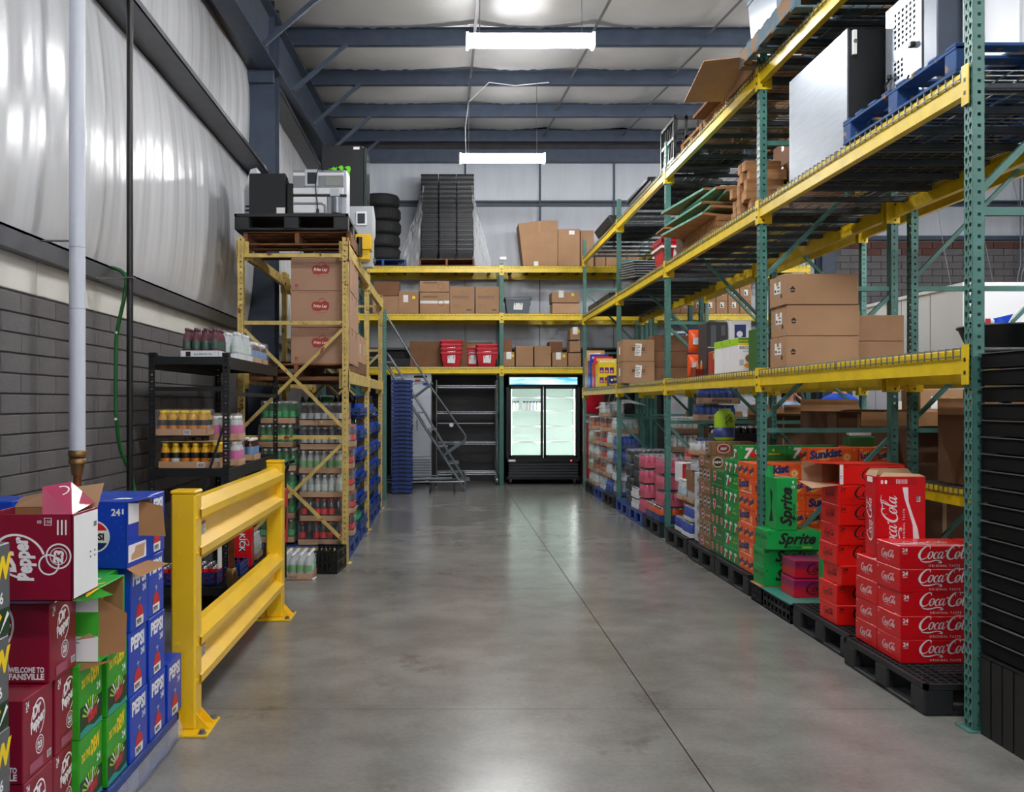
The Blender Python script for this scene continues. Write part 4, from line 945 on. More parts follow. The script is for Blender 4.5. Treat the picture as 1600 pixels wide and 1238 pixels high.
# ---- black shelf unit
SX0, SX1, SY0, SY1 = -2.12, -1.55, 6.60, 8.52; SZ = [.185, 1.03, 1.83]
t = thing('shelving_unit', 'black metal shelf unit stocked with drinks against the block wall', 'shelf', (SX0, SY0, 0))
w, d = SX1 - SX0, SY1 - SY0
for (x, y) in ((0, 0), (w - .045, 0), (0, d - .045), (w - .045, d - .045)):
    b = MB(); fx = x if x > 0 else 0
    perf(b, [.0225], .045, 1.83, SQR, lambda u, z, x=x, y=y: (x + u, y + (0 if y == 0 else .045), z)); perf(b, [.0225], .045, 1.83, SQR, lambda u, z, x=x, y=y: (x + (.045 if x > 0 else 0), y + u, z)); b.build('post', BLK2, t)
    MB().cbox((x - .003, y - .003, 1.83), (x + .048, y + .048, 1.86), .004).build('post_cap', BLACK, t)
for z in SZ:
    MB().box((.045, .0, z - .055), (w - .045, .02, z)).box((.045, d - .02, z - .055), (w - .045, d, z)).build('end_rail', BLK2, t)
    MB().box((w - .025, .045, z - .085), (w, d - .045, z)).box((0, .045, z - .085), (.025, d - .045, z)).build('side_beam', BLK2, t)
    b = MB()
    for k in range(30): y = .03 + k * (d - .06) / 29; b.box((.02, y - .003, z - .004), (w - .02, y + .003, z))
    for k in range(10): x = .03 + k * (w - .06) / 9; b.box((x - .003, .02, z - .010), (x + .003, d - .02, z - .004))
    b.box((.02, .02, z - .015), (w - .02, d - .02, z - .011)); b.build('wire_shelf', BLK2, t)
for z in (1.60,): MB().box((.04, .015, z - .015), (w - .04, .03, z + .015)).box((w - .02, .04, z - .05), (w - .005, d - .04, z - .02)).build('brace_rail', BLK2, t)
MB().bar((w - .03, .01, 1.36), (.3, .01, .62), .03, .012).build('end_brace', BLK2, t)
def code_mark(u): return lambda a, w, d, h: barcode(a, 'C', u, .008, .05)
def ctray(kind, nx, ny, x, y, z, label, group, rz=0, **k):
    key = ('tray', kind, nx, ny, str(sorted((a, str(b)) for a, b in k.items() if a != 'mark')))
    o = put(key, tray_case(kind, nx, ny, **k), (x, y, z), rz, label, group); o['category'] = 'drinks'; return o
G = 'juice trays on the black shelf'
ctray('oj', 6, 3, -2.07, 6.66, SZ[1], 'lower tray of orange juice bottles on the black shelf', G, mark=code_mark(.28), shell=False, film=False, mix=['oj', 'oj', 'oj', 'ojb'], th=.05)
o = ctray('oj', 5, 3, -2.09, 6.66, SZ[1] + .235, 'upper tray of orange juice bottles in torn film', G, mark=code_mark(.2), shell=False, film=True, mix=['oj', 'ojb', 'oj'], th=.05)
MB().box((-2.05, 6.66, SZ[1] + .19), (-1.68, 6.86, SZ[1] + .194)).build('layer_pad', KRAFT2).__setitem__('label', 'brown cardboard pad between the two juice trays'); bpy.data.objects['layer_pad']['category'] = 'cardboard'
ctray('kale', 3, 3, -1.78, 6.95, SZ[1], 'film wrapped tray of pink-labelled juice behind the orange juice', G, th=.05); ctray('kale', 3, 3, -1.78, 6.95, SZ[1] + .19, 'upper film wrapped tray of pink-labelled juice', G, th=.05)
ctray('glass', 6, 3, -2.05, 7.2, SZ[1] + .23, 'case of glass jars high behind the juice trays', G, film=False, th=.04); ctray('glass', 6, 3, -2.05, 7.2, SZ[1] + .04, 'lower case of glass jars behind the juice trays', G, film=False, th=.04)
ctray('bottledtea', 3, 4, -1.79, 7.55, SZ[1], 'brown tray of dark tea bottles in film on the middle shelf', 'tea cases on the black shelf', mark=None, film=False, th=.05)
ctray('rosetea', 4, 4, -1.93, 6.72, SZ[2], 'white tray of rose-coloured tea bottles at the near end of the shelf top', 'tea cases on the black shelf', tray=WHITE, film=False, th=.05, mark=lambda a, w, d, h: (a.shape(rect(.035, .035), 'C', .04, .008, INKK), a.txt('Real  BREWED TEA', 'C', .1, .018, .012, GREY, .02, 0, maxw=.13)))
ctray('clear', 3, 3, -1.80, 7.12, SZ[2], 'small tray of clear bottles on the shelf top, second from the near end', 'tea cases on the black shelf', tray=WHITE)
ctray('clear', 3, 3, -1.80, 7.42, SZ[2] - .0, 'white tray of clear bottles midway along the shelf top', 'tea cases on the black shelf', tray=WHITE)
ctray('bottledtea', 3, 4, -1.82, 7.74, SZ[2], 'film wrapped tray of dark tea bottles on the shelf top', 'tea cases on the black shelf'); ctray('bottledtea', 3, 3, -1.82, 8.1, SZ[2], 'last tray of dark tea bottles at the far end of the shelf top', 'tea cases on the black shelf')
for (x, y, n) in ((-2.08, 6.68, 'near'), (-1.86, 6.70, 'middle')):
    put('bluetray', crate(.2, .3, .09, NAVY, bars=4), (x, y, SZ[0]), 0, f'navy crate of red cans, {n} one on the bottom shelf', 'navy crates on the bottom shelf')['category'] = 'crate'
    for i in range(3):
        for j in range(4):
            cl = f'red soda can in the {n} navy crate on the bottom shelf, {NTH[i]} row, {NTH[j]} back'
            c = obj('can', bottle('can_redcan', PC, [ALU, RED]), None, (x + .035 + i * .066, y + .045 + j * .07, SZ[0] + .009)) if ('rc',) not in PROTO else clone(PROTO[('rc',)], (x + .035 + i * .066, y + .045 + j * .07, SZ[0] + .009))
            PROTO[('rc',)] = c; c.name = 'soda_can'; tag(c, cl, 'can', 'red cans on the bottom shelf')
put('bluetray', crate(.2, .3, .09, NAVY, bars=4), (-1.77, 7.05, SZ[0]), 0, 'navy crate farther along the bottom shelf, behind the copper pipe', 'navy crates on the bottom shelf')['category'] = 'crate'
def kick():
    o = MB().cbox((0, 0, 0), (.15, .2, .30), .004).build('drink_carton', RED); a = Art((.15, .2, .30)); a.txt('KICK', 'C', .055, .27, .05, INKK, .05, roll=-math.pi/2); a.txt('KICK', 'C', .057, .267, .046, WH, .02, roll=-math.pi/2) ; a.shape(rect(.06, .006), 'C', .03, .285, WH); a.shape(disc(16, 1, .5, 1), 'C', .115, .2, WH, .4, .03); a.shape(disc(16, 1, .5, 1), 'C', .115, .2, RED, .4, .024); a.shape(rect(.006, .1), 'R', .05, .05, WH); a.done(o); return o
o = tag(kick(), 'upright red energy drink carton lettered KICK on the bottom shelf', 'drinks'); o.location = (-1.71, 7.40, SZ[0] + .004); o.rotation_euler = (0, 0, .1)
ctray('dark', 3, 3, -2.08, 7.2, SZ[0], 'dark bottles at the back of the bottom shelf', 'bottles on the bottom shelf'); ctray('clear', 4, 4, -1.86, 7.75, SZ[0], 'clear bottles at the far end of the bottom shelf', 'bottles on the bottom shelf')

# ---- left rack: pallets, cartons and machines
def setp(o, cat): o['category'] = cat; return o
setp(put(('wp', 1), wood_pallet(1.02, .95, .13, WOODD), (-1.93, 8.80, 3.0), 0, 'brown wooden pallet on top of the rusty yellow rack'), 'pallet')
setp(put(('bp', 1), plastic_pallet(1.07, 1.1, .155, BLKP, grid=False), (-2.0, 8.74, 3.131), 0, 'black plastic pallet stacked on the wooden one, top left rack'), 'pallet')
TOPZ = 3.29
def black_unit():
    o = obj('vending_part', None); MB().cbox((0, 0, 0), (.345, .45, .385), .005).build('cabinet', BLK2, o); MB().box((.26, -.003, .005), (.34, 0, .06)).build('rating_label', PAPER, o)
    MB().cbox((.35, .05, 0), (.41, .4, .3), .004).build('side_box', BLACK, o); return o
o = tag(black_unit(), 'black metal box with white label on the top pallet, near the wall', 'machine'); o.location = (-1.87, 8.78, TOPZ)
def white_side():
    o = obj('white_machine', None); b = MB(); b.prism([(0, 0), (.12, 0), (.12, .52), (.06, .5), (0, .3)], 'xz', 0, .4); b.build('housing', ink('machine_white', 'd9dde2'), o)
    for z in (.05, .09, .13): MB().box((.01, -.003, z), (.09, 0, z + .018)).build('vent', INKK, o)
    return o
o = tag(white_side(), 'pale grey machine peeking out left of the black box', 'machine'); o.location = (-1.985, 9.1, TOPZ)
MW = ink('machine_silver', 'c9ced6', .3); MG = ink('machine_grey', '8b8f95', .35)
def coffee():
    """silver vending machine lying on its side, screen and tray towards the camera"""
    o = obj('coffee_machine', None); w, h, d = .505, .425, .3
    MB().cbox((0, .02, 0), (w, d, h), .006).build('housing', MW, o)
    MB().cbox((0, .0, .255), (.11, .03, h - .005), .003).cbox((.24, .0, .255), (w - .03, .03, h - .005), .003).build('upper_panel', MG, o)
    MB().cbox((.11, -.012, .265), (.24, .03, h), .006).build('screen_bezel', MW, o); MB().box((.135, -.014, .285), (.215, -.012, h - .03)).build('screen', ink('dark_screen', '3a3f44', .15), o)
    MB().cbox((.30, -.006, .27), (w - .025, .03, .36), .004).build('window', ink('window_grey', '9ea09c', .2), o); MB().cbox((0, -.008, .365), (w - .03, .02, .395), .003).build('trim', WHITE, o)
    MB().cbox((0, -.016, .19), (w - .03, .03, .25), .005).build('chrome_bar', WHITE, o); MB().box((0, -.002, .17), (w, .02, .19)).build('gap', BLACK, o)
    MB().cbox((0, -.012, .01), (.32, .03, .165), .006).build('lower_panel', WHITE, o); MB().tube([(0, -.014, .10), (.27, -.014, .10), (.30, -.014, .08), (.305, -.014, .0)], .012, 8).build('groove', MG, o)
    MB().box((.33, -.003, .0), (w - .05, .0, .165)).build('dispense_bay', MG, o); MB().cyl((.41, .012, .01), .05, .15, 18).build('cup_cylinder', INOX, o); MB().cbox((.35, -.02, .17), (.44, .0, .245), .004).build('spout', MW, o)
    MB().tube([(.29, -.02, .41), (.25, -.035, .43), (.225, -.03, .38), (.215, -.03, .25), (.23, -.03, .12), (.235, -.03, .04)], .006, 6).cyl((.235, -.03, .01), .013, .035, 8).build('power_cord', BLACK, o)
    return o
o = tag(coffee(), 'silver and white vending machine head with hanging black cord', 'machine'); o.location = (-1.455, 8.80, TOPZ)
# tall black cooler with green claw mark, on the second bay
def cooler_black():
    o = obj('display_cooler', None); w, d, h = .50, .5, 1.49
    MB().cbox((0, 0, 0), (w - .02, d, h), .008).build('cabinet', BLK2, o); MB().box((.37, -.003, h - .05), (.44, 0, h - .02)).build('rating_label', PAPER, o)
    MB().cbox((w - .02, .02, .02), (w + .02, d - .02, h - .02), .01).build('door', mat('door_dark_glass', hx('39423f'), .12, spec=.8), o)
    m = MB()
    claws = [[(.10, 1.03), (.16, 1.045), (.185, 1.065), (.20, 1.05), (.235, 1.06), (.225, 1.02), (.215, .96), (.205, .9), (.195, .96), (.185, 1.02), (.15, 1.03)],
             [(.245, 1.05), (.275, 1.08), (.31, 1.08), (.325, 1.05), (.315, 1.01), (.31, .93), (.295, .87), (.285, .95), (.28, 1.02), (.26, 1.05)],
             [(.335, 1.05), (.375, 1.075), (.415, 1.07), (.425, 1.03), (.41, .98), (.415, .93), (.405, .86), (.41, .80), (.395, .74), (.39, .70), (.38, .76), (.385, .84), (.375, .92), (.38, 1.0), (.365, 1.04)]]
    for c in claws:
        c = [(.073 + (px_ - .1) * .82, .93 + (pz_ - .7) * .85) for px_, pz_ in c]
        cen = (sum(p[0] for p in c)/len(c), sum(p[1] for p in c)/len(c)); m.flat(poly(c), Matrix(((1,0,0,0),(0,0,-1,-.0025),(0,1,0,0),(0,0,0,1))))
    m.build('claw_emblem', ink('acid_green', '66d91a', .4), o); return o
o = tag(cooler_black(), 'tall black display cooler with green claw emblem on the left rack top', 'cooler'); o.location = (-1.446, 10.7, 2.985)
def tilted():
    o = obj('tilted_kiosk', None); b = MB()
    b.prism([(0, .0), (.14, 0), (.14, .30), (.26, .38), (.26, .56), (.10, .68), (0, .66)], 'yz', 0, .28); b.build('housing', ink('machine_pale', 'b8bcc2'), o)
    o.rotation_euler = (0, 0, 0); MB().cbox((.10, -.008, .45), (.22, .0, .60), .003).build('screen_bezel', WHITE, o); MB().box((.12, -.010, .47), (.20, -.008, .58)).build('screen', ink('dark_screen2', '3c4248', .2), o)
    MB().cbox((.02, -.012, .05), (.25, .0, .2), .004).build('tray_cover', WHITE, o); return o
o = tag(tilted(), 'pale grey vending head leaning on the second bay of the left rack', 'machine'); o.location = (-1.09, 10.12, 2.985); o.rotation_euler = (.0, 0, -.06)
setp(put(('yj', 1), lambda: (lambda r: (MB().cbox((0, 0, .1), (.17, .2, .26), .006).build('motor_cover', GUARD, r), MB().cbox((.01, .02, .0), (.15, .18, .1), .004).build('lower_housing', GUARD, r), MB().cyl((.05, -.03, .02), .03, .2, 10).build('spindle', BLACK, r), MB().cyl((.18, .1, -.0), .03, .03, 10, axis=0).build('wheel', CHROME, r), r)[-1])(obj('yellow_hoist', None)), (-.95, 9.6, 2.99), 0, 'small yellow hoist motor on the left rack beam'), 'machine')
setp(put(('bb', 1), lambda: MB().cbox((0, 0, 0), (.1, .25, .3), .01).build('black_motor', BLACK), (-1.06, 9.5, 2.99), .1, 'black motor housing in front of the yellow hoist'), 'machine')
# snack cartons
def frito(a, w, d, h):
    b = [(-.5, .0), (-.42, .22), (-.2, .26), (0, .2), (.25, .3), (.48, .2), (.5, -.05), (.4, -.25), (.15, -.22), (-.1, -.28), (-.4, -.25)]
    a.shape(poly(b), 'C', w * .5, h * .58, ink('carton_red', 'a8322e'), 0, .17); a.shape(ring(.14, .17, 20, 1, 1.2, 0, 3.14), 'C', w * .53, h * .68, ink('carton_red', 'a8322e'), 0, .2)
    a.txt('Frito Lay', 'C', w * .5, h * .545, .028, CREAM, .03, .2, center=True, maxw=.13); a.txt('Flavor gets!', 'C', w * .53, h * .39, .012, ink('carton_red', 'a8322e'), 0, .2, center=True)
    a.txt('VENDING & FOODSERVICE', 'C', w * .13, h - .022, .012, ink('carton_red', 'a8322e'), .02, space=1.5, maxw=w * .75); a.shape(ring(.5, 1, 6), 'C', .05, .05, ink('carton_red', 'a8322e'), 0, .017); a.shape(rect(.035, .004), 'C', .033, .022, ink('carton_red', 'a8322e')); a.shape(rect(.035, .04), 'C', w - .04, h - .06, ink('carton_red', 'a8322e'))
FR = (.56, .42, .345)
BROWNP = mat('rose_kraft', hx('b08a72'), .75, 0, .04, 5)
stack(('frito', carton(FR, BROWNP, marks=frito)), -1.48, 8.82, 1.875, 3, .347, 'large snack carton with red logo inside the left rack', 'snack cartons in the left rack', 'box')
for i in range(3): setp(put('sidecar', carton((.4, .5, .345), BROWNP), (-1.33, 9.27, 1.875 + i * .347), 0, f'snack carton behind the logo cartons, {lay(i, 3)} row', 'snack cartons behind'), 'box')
for i in range(2): setp(put('sidecar2', carton((.42, .42, .3), KRAFT2, marks=lambda a, w, d, h: (a.shape(rect(.05, .05), 'C', w - .1, h - .09, ink('carton_red', 'a8322e')), ship(a, 'R', .2, .1))), (-1.36, 9.85 + .5 * i, 1.94), 0, f'plain snack carton on the low pallet, {"nearer" if i == 0 else "farther"} one', 'snack cartons behind'), 'box')
setp(put(('wp', 2), wood_pallet(1.0, .95, .14, WOODD), (-1.93, 8.80, 1.735), 0, 'dark wooden pallet under the three logo cartons'), 'pallet')
setp(put(('wp', 2), None, (-1.93, 9.80, 1.80), 0, 'dark wooden pallet farther along the lower level of the left rack'), 'pallet')
for (z, l) in ((1.6865, 'lower level'),):
    for k in range(8): 
        o = tag(MB().box((-1.94, 8.78 + k * .27, z + .0), (-.93, 8.87 + k * .27, z + .02)).build('shelf_plank', WOODD), f'wooden plank across the lower beams, {NTH[k]} from the near end', 'plank', 'planks across the lower beams')
        o.location.z = .094 if k < 4 and False else .03
# cases on the floor of the left rack
setp(put(('np', 1), plastic_pallet(1.0, 1.1, .14, NAVY), (-1.93, 8.82, 0), 0, 'navy pallet under the film wrapped cola trays in the left rack'), 'pallet')
rows = [('cola', 'red-labelled cola'), ('cola', 'red-labelled cola'), ('clear', 'clear soda'), ('flavoured', 'clear soda'), ('diet', 'silver-labelled cola'), ('diet', 'silver-labelled cola'), ('dark', 'dark soda')]
G = 'film wrapped trays in the left rack'
for i, (k, dsc) in enumerate(rows[:6]):
    z = .142 + i * .228
    ctray(k, 6, 4, -1.41 + random.uniform(-.02, .02), 8.86, z, f'brown tray of {dsc} bottles, {lay(i, 6)} of the front stack', G, seed=i, loose=.014, mix=[k, k, k, 'dark'] if i < 2 else None, th=.055)
    ctray('cola' if i % 2 else 'diet', 6, 4, -1.40 + random.uniform(-.02, .02), 9.18, z, f'brown tray of mixed bottles, {lay(i, 6)} of the second stack inward', G, seed=i + 1, loose=.02, th=.055)
    ctray('cola', 6, 4, -1.37 + random.uniform(-.02, .02), 9.5, z, f'brown tray of cola bottles, {lay(i, 6)} of the third stack inward', G, seed=i + 2, loose=.02, th=.055) if i < 5 else None
    ctray('limeade', 5, 4, -1.80 + random.uniform(-.02, .02), 8.9, z + .02, f'brown tray of green-labelled soda, {lay(i, 6)} of the stack near the wall', 'green soda trays in the left rack', seed=i, th=.055)
# crates with loose bottles behind
ng = bottle('bottle_lime2l', P2L, [clear('dark_green_pet', hx('0f5a1e'), .85), ink('lime_label', '2fae6a'), ink('green_cap', '1d8a3a')]); nd = bottle('bottle_cola2l', P2L, [DARK, BLU, BLU])
setp(put(('np', 2), plastic_pallet(1.0, 1.1, .14, NAVY), (-1.93, 10.1, 0), 0, 'navy pallet under the crates of large bottles, first from the near end'), 'pallet')
setp(put(('np', 2), None, (-1.93, 11.25, 0), 0, 'navy pallet under the crates of large bottles, second from the near end'), 'pallet'); setp(put(('np', 2), None, (-1.93, 12.42, 0), 0, 'navy pallet under the crates of large bottles, farthest one'), 'pallet')
CR = crate(.34, .48, .08, NAVY, bars=5)
ci = 0
big = {}
for (yy, nz, dsc) in ((10.12, 6, 'near'), (10.63, 6, 'second'), (11.3, 6, 'third'), (11.85, 6, 'fourth'), (12.5, 5, 'fifth'), (13.0, 5, 'sixth')):
    for xx, dx in ((-1.28, 'aisle-side'), (-1.64, 'inner')):
        if dx == 'inner' and yy > 11: continue
        for i in range(nz):
            z = .142 + i * .245 * 1.0
            setp(put('ncrate', CR, (xx, yy, z), 0, f'navy bottle crate, {lay(i, nz)} of {dsc} {dx} stack', 'navy bottle crates in the left rack'), 'crate')
            green = (dx == 'inner' and i >= 2) or i == 0 and dsc in ('near', 'third') 
            for a in range(3):
                for b_ in range(4):
                    if not (a == 2 or b_ == 0): continue
                    key = 'g20' if green else 'p20'
                    kk = 'limeade' if green else 'pepsi'; pf, mt, _, _ = KIND[kk]
                    bo = put(key, lambda: obj('soda_bottle', bottle('bottle_' + kk, pf, mt)), (xx + .06 + a * .11, yy + .06 + b_ * .115, z + .01), 0, ('green' if green else 'blue-labelled cola') + f' bottle in the {lay(i, nz)} navy crate of the {dsc} {dx} stack', ('green' if green else 'cola') + ' bottles in the navy crates')
                    bo['category'] = 'bottle'
# crates of green bottles high behind the front stack
for k in range(3):
    z = 1.19; setp(put('ncrate', CR, (-1.9 + k * .36, 9.9, z), 0, f'navy crate of green bottles high behind the trays, {NTH[k]} from the wall', 'crates behind the trays'), 'crate') if False else None
# things on the floor in front of the rack
ctray('flavoured', 5, 6, -1.48, 7.86, 0, 'film wrapped tray of flavoured water on the floor by the guard rail', 'water trays on the floor', rz=0, shell=False, mix=['flavoured', 'water', 'clear'], mark=lambda a, w, d, h: a.txt('propel', 'C', .10, .015, .03, GREY, .02, .2), th=.055, loose=.008)
setp(put(('bc', 1), crate(.26, .4, .2, BLACK, bars=6), (-1.22, 8.16, 0), -.1, 'small black plastic crate on the floor before the rack post'), 'crate')
tag(MB().tube([(-1.16, 7.9, .01), (-1.13, 7.88, .004), (-1.11, 7.9, .02)], [.006, .012, .004], 6).build('paper_scrap', PAPER), 'white paper scrap on the floor by the water tray', 'scrap')
def hand_truck():
    o = obj('hand_truck', None); MB().tube([(0, 0, .05), (0, 0, .9), (.03, 0, 1.0), (.08, 0, 1.02)], .014, 8).build('frame_tube', BLACK, o); MB().tube([(0, .3, .05), (0, .3, .9), (.03, .3, 1.0), (.08, .3, 1.02)], .014, 8).build('frame_tube', BLACK, o); MB().cyl((-.03, .02, .1), .1, .04, 16, axis=0).build('wheel', RUB, o); MB().cbox((0, -.01, .35), (.03, .28, .8), .01).build('red_body', REDP, o); MB().tube([(.01, .0, .72), (.06, -.02, .66), (.05, -.02, .5), (.01, 0, .45)], .012, 8).build('handle', BLACK, o); return o
o = tag(hand_truck(), 'red and black cart edge just behind the far guard rail post', 'cart'); o.location = (-1.345, 7.42, .0)
# =====================================================================  RIGHT SIDE, FLOOR
def cat(o, c, label=None, group=None):
    o['category'] = c
    if label: o['label'] = label
    if group: o['group'] = group
    return o
BP = lambda d: plastic_pallet(1.0, d, .153, BLKP)
cat(put('pal1', plastic_pallet(1.06, .90, .153, BLKP), (2.287, 4.44, 0)), 'pallet', 'nearest black grid-top pallet, under the red cola cases')
cat(put('pal2', plastic_pallet(1.06, .89, .153, BLKP), (2.33, 5.36, 0)), 'pallet', 'black pallet under the red cases with black script')
cat(put('pal3', plastic_pallet(1.0, .9, .165, BLKP), (2.34, 7.2, 0)), 'pallet', 'black pallet under the orange 12-packs behind the second post')
cat(put('pal3', None, (2.34, 8.12, 0)), 'pallet', 'black pallet under the brown root beer 12-packs'); cat(put('pal3', None, (2.36, 9.13, 0)), 'pallet', 'black pallet under the blue and silver energy cans')
for k, (y, m, l) in enumerate(((10.32, BLKP, 'black pallet under the orange cans, just past the third post'), (11.24, BLUEP, 'blue pallet under the pink film wrapped cans'), (12.14, BLUEP, 'blue pallet under the black boxed cans'),
                               (13.2, BLKP, 'black pallet just past the fourth post'), (14.1, BLUEP, 'blue pallet midway in the last bay'), (15.0, BLKP, 'black pallet under the tea bottles at the far end'))):
    cat(put(('pal', m.name), plastic_pallet(1.0, .88, .16, m, grid=False), (2.37, y, 0)), 'pallet', l)
Z1 = .154
G = 'red cola cases on the near pallet'
for n, (x, y, w) in enumerate(((2.35, 4.80, 'front column by rack post'), (2.352, 5.065, 'column behind the front one'), (2.76, 4.81, 'inner column'), (2.76, 5.075, 'inner rear column'))):
    k = 5 if n in (0, 2) else 4
    stack(('cola', COLA), x, y, Z1, k, .1215, [f'red cola case with white script, {lay(i, k)} in {w}' for i in range(k)], G, jit=.006)
def upright():
    w, d, h = .27, .14, .45; o = obj('drink_carton', None)
    b = MB(); b.cbox((0, 0, 0), (w, .004, h), .001).cbox((0, d - .004, 0), (w, d, h), .001).cbox((0, 0, 0), (.004, d, h), .001).cbox((w - .004, 0, 0), (w, d, h), .001).box((0, 0, 0), (w, d, .004)); s = b.build('open_body', RED, o)
    MB().box((.006, .006, h - .2), (w - .006, .008, h - .001)).box((.006, d - .008, .1), (w - .006, d - .006, h)).box((.006, .006, .1), (w - .006, d - .006, .104)).build('inner_board', KIN, o)
    a = Art((w, d, h)); a.script('C', .125, .02, .34, WH, math.pi / 2); a.txt('ORIGINAL TASTE', 'C', .158, .09, .012, WH, .02, roll=math.pi/2, space=1.5)
    wv = [(.145, .39), (.155, .33), (.18, .25), (.2, .18), (.205, .08), (.205, .0), (.24, .0), (.24, .08), (.228, .16), (.2, .24), (.178, .31), (.175, .39)]
    a.shape(poly(wv), 'C', 0, 0, WH); a.shape(rect(.17, .036), 'C', .05, .405, ink('cola_top', 'c20d18')); a.txt('8 8', 'C', .025, .41, .02, WH, .04); 
    for q in range(8): a.shape(rect(.003, .024), 'C', .11 + .008 * q, .41, WH)
    barcode(a, 'C', .22, .34, .03, roll=-1.57); a.script('L', .095, .08, .26, WH, math.pi / 2); a.txt('ORIGINAL TASTE', 'L', .115, .11, .008, WH, roll=math.pi/2, space=1.4); a.shape(rect(.07, .03), 'L', .03, h - .035, WH); a.done(s)
    MB().add([(0, 0, h), (0, d, h), (.02, d + .0, h + .03), (.02, .02, h + .035)], [(0, 1, 2, 3)]).build('cardboard_flap', KRAFT2, o); MB().add([(0, d, h), (w, d, h), (w - .03, d + .01, h + .035), (.03, d + .01, h + .035)], [(0, 1, 2, 3)]).build('cardboard_flap', KRAFT2, o); MB().add([(.02, 0, h), (w, 0, h), (w - .02, .03, h + .012), (.06, .04, h + .02)], [(0, 1, 2, 3)]).build('cardboard_flap', KRAFT2, o)
    return o
o = cat(upright(), 'drinks', 'upright open cola carton standing on the red cases', G); o.location = (2.385, 5.155, Z1 + .486 + .002); o.rotation_euler = (0, 0, -.03)
stack(('zero', ZERO), 2.37, 5.605, Z1, 7, .1215, [f'red case with black cola script, {lay(i, 7)} of its stack' for i in range(7)], 'red cases with black script', jit=.012)
if False: stack(('zero', ZERO), 2.79, 5.62, Z1, 7, .1215, [f'red case with black script in the inner stack, {lay(i, 7)}' for i in range(7)], 'red cases with black script', jit=.006)
def openzero():
    w, d, h = .396, .262, .125; o = obj('drink_carton', None)
    b = MB(); b.cbox((0, 0, 0), (w, .004, h), .001).cbox((0, d - .004, 0), (w, d, h), .001).box((0, 0, 0), (w, d, .004)).box((0, 0, h - .004), (w, d, h)).box((w - .004, 0, 0), (w, d, h)); s = b.build('open_body', RED2, o)
    MB().box((.003, .005, .005), (w - .006, .007, h - .005)).box((.003, d - .007, .005), (w - .006, d - .005, h - .005)).box((w - .01, .006, .005), (w - .006, d - .006, h - .005)).build('inner_board', KIN, o)
    a = Art((w, d, h)); a.script('C', .13, .035, .25, INKK); a.txt('24', 'C', .03, h - .022, .013, INKK); a.shape(rect(.022, h - .006), 'C', .001, .003, WH); a.txt('12', 'C', .016, .04, .016, INKK, roll=1.57); a.done(s)
    MB().add([(0, d, 0), (0, d, h), (-.12, d + .02, h), (-.12, d + .02, 0)], [(0, 1, 2, 3)]).build('cardboard_flap', KRAFT2, o); MB().add([(0, 0, 0), (0, d, 0), (-.15, d, .005), (-.15, .04, -.025)], [(0, 1, 2, 3)]).build('cardboard_flap', KRAFT2, o)
    MB().add([(0, 0, h), (0, d, h), (-.14, d, h + .01), (-.12, .03, h + .004)], [(0, 1, 2, 3)]).build('red_flap', RED2, o); return o
o = cat(openzero(), 'drinks', 'open red case with black script on top of its stack, flaps towards the aisle', 'red cases with black script'); o.location = (2.37, 5.60, Z1 + .1215 * 7 + .001)
setp = lambda o, c: cat(o, c)
# green and purple cases on two low crates
LOWT = crate(.42, .55, .13, BLKP, bars=7)
cat(put('lowt', LOWT, (2.33, 6.29, 0)), 'crate', 'low black crate under the purple and red cases'); cat(put('lowt2', crate(.42, .24, .13, BLKP, bars=5), (2.33, 6.86, 0)), 'crate', 'low black crate under the green cases')
tag(MB().cbox((2.32, 6.28, .132), (2.76, 6.84, .142), .002).build('plywood_sheet', ink('teal_board', '3f8a80')), 'teal edged board under the purple and red cases', 'board'); tag(MB().cbox((2.32, 6.86, .132), (2.76, 7.1, .142), .002).build('plywood_sheet', WOOD), 'thin wooden board under the green cases', 'board')
for i in range(2):
    cat(put('spr2', can_box((.396, .23, .138), GRN, sprite), (2.345, 6.865, .143 + .14 * i)), 'drinks', f'green case with black lettering, {lay(i, 3)} of its stack', 'green cases with black lettering')
cat(put('spr', can_box((.40, .26, .14), GRN, sprite), (2.345, 6.80, .143 + .28)), 'drinks', 'green case with black lettering, topmost of its stack', 'green cases with black lettering')
for i in range(2): cat(put('cherry', CHERRY, (2.42 + .025 * i - .0, 6.47 + (0 if i == 0 else .05), .143 + .127 * i)), 'drinks', f'purple and red case with black script, {"lower" if i == 0 else "upper"} one', 'purple and red cases')
def sprite_up():
    w, d, h = .15, .25, .385; o = MB().cbox((0, 0, 0), (w, d, h), .003).build('drink_carton', GRN)
    a = Art((w, d, h)); a.txt('Sprite', 'C', .11, .03, .085, INKK, .04, .3, roll=math.pi/2); a.txt('ZERO SUGAR', 'C', .135, .06, .016, INKK, .02, roll=math.pi/2); barcode(a, 'C', .11, .31, .025); a.txt('8', 'C', .115, .345, .02, WH, .03); a.shape(poly([(.1, .05), (.14, .16), (.12, .3), (.17, .27), (.15, .16), (.18, .06)]), 'L', 0, 0, INKK); a.shape(rect(.004, .3), 'L', .01, .04, CDG); a.done(o)
    MB().add([(0, .06, h), (0, d, h), (.02, d, h + .07), (.01, .1, h + .09)], [(0, 1, 2, 3)]).build('green_flap', GRN, o); MB().box((.02, .04, h), (w - .02, d - .03, h + .004)).build('inner_board', KIN, o); return o
o = cat(sprite_up(), 'drinks', 'upright green carton with black lettering standing on the green cases', 'green cases with black lettering'); o.location = (2.42, 6.81, .143 + .42 + .002)
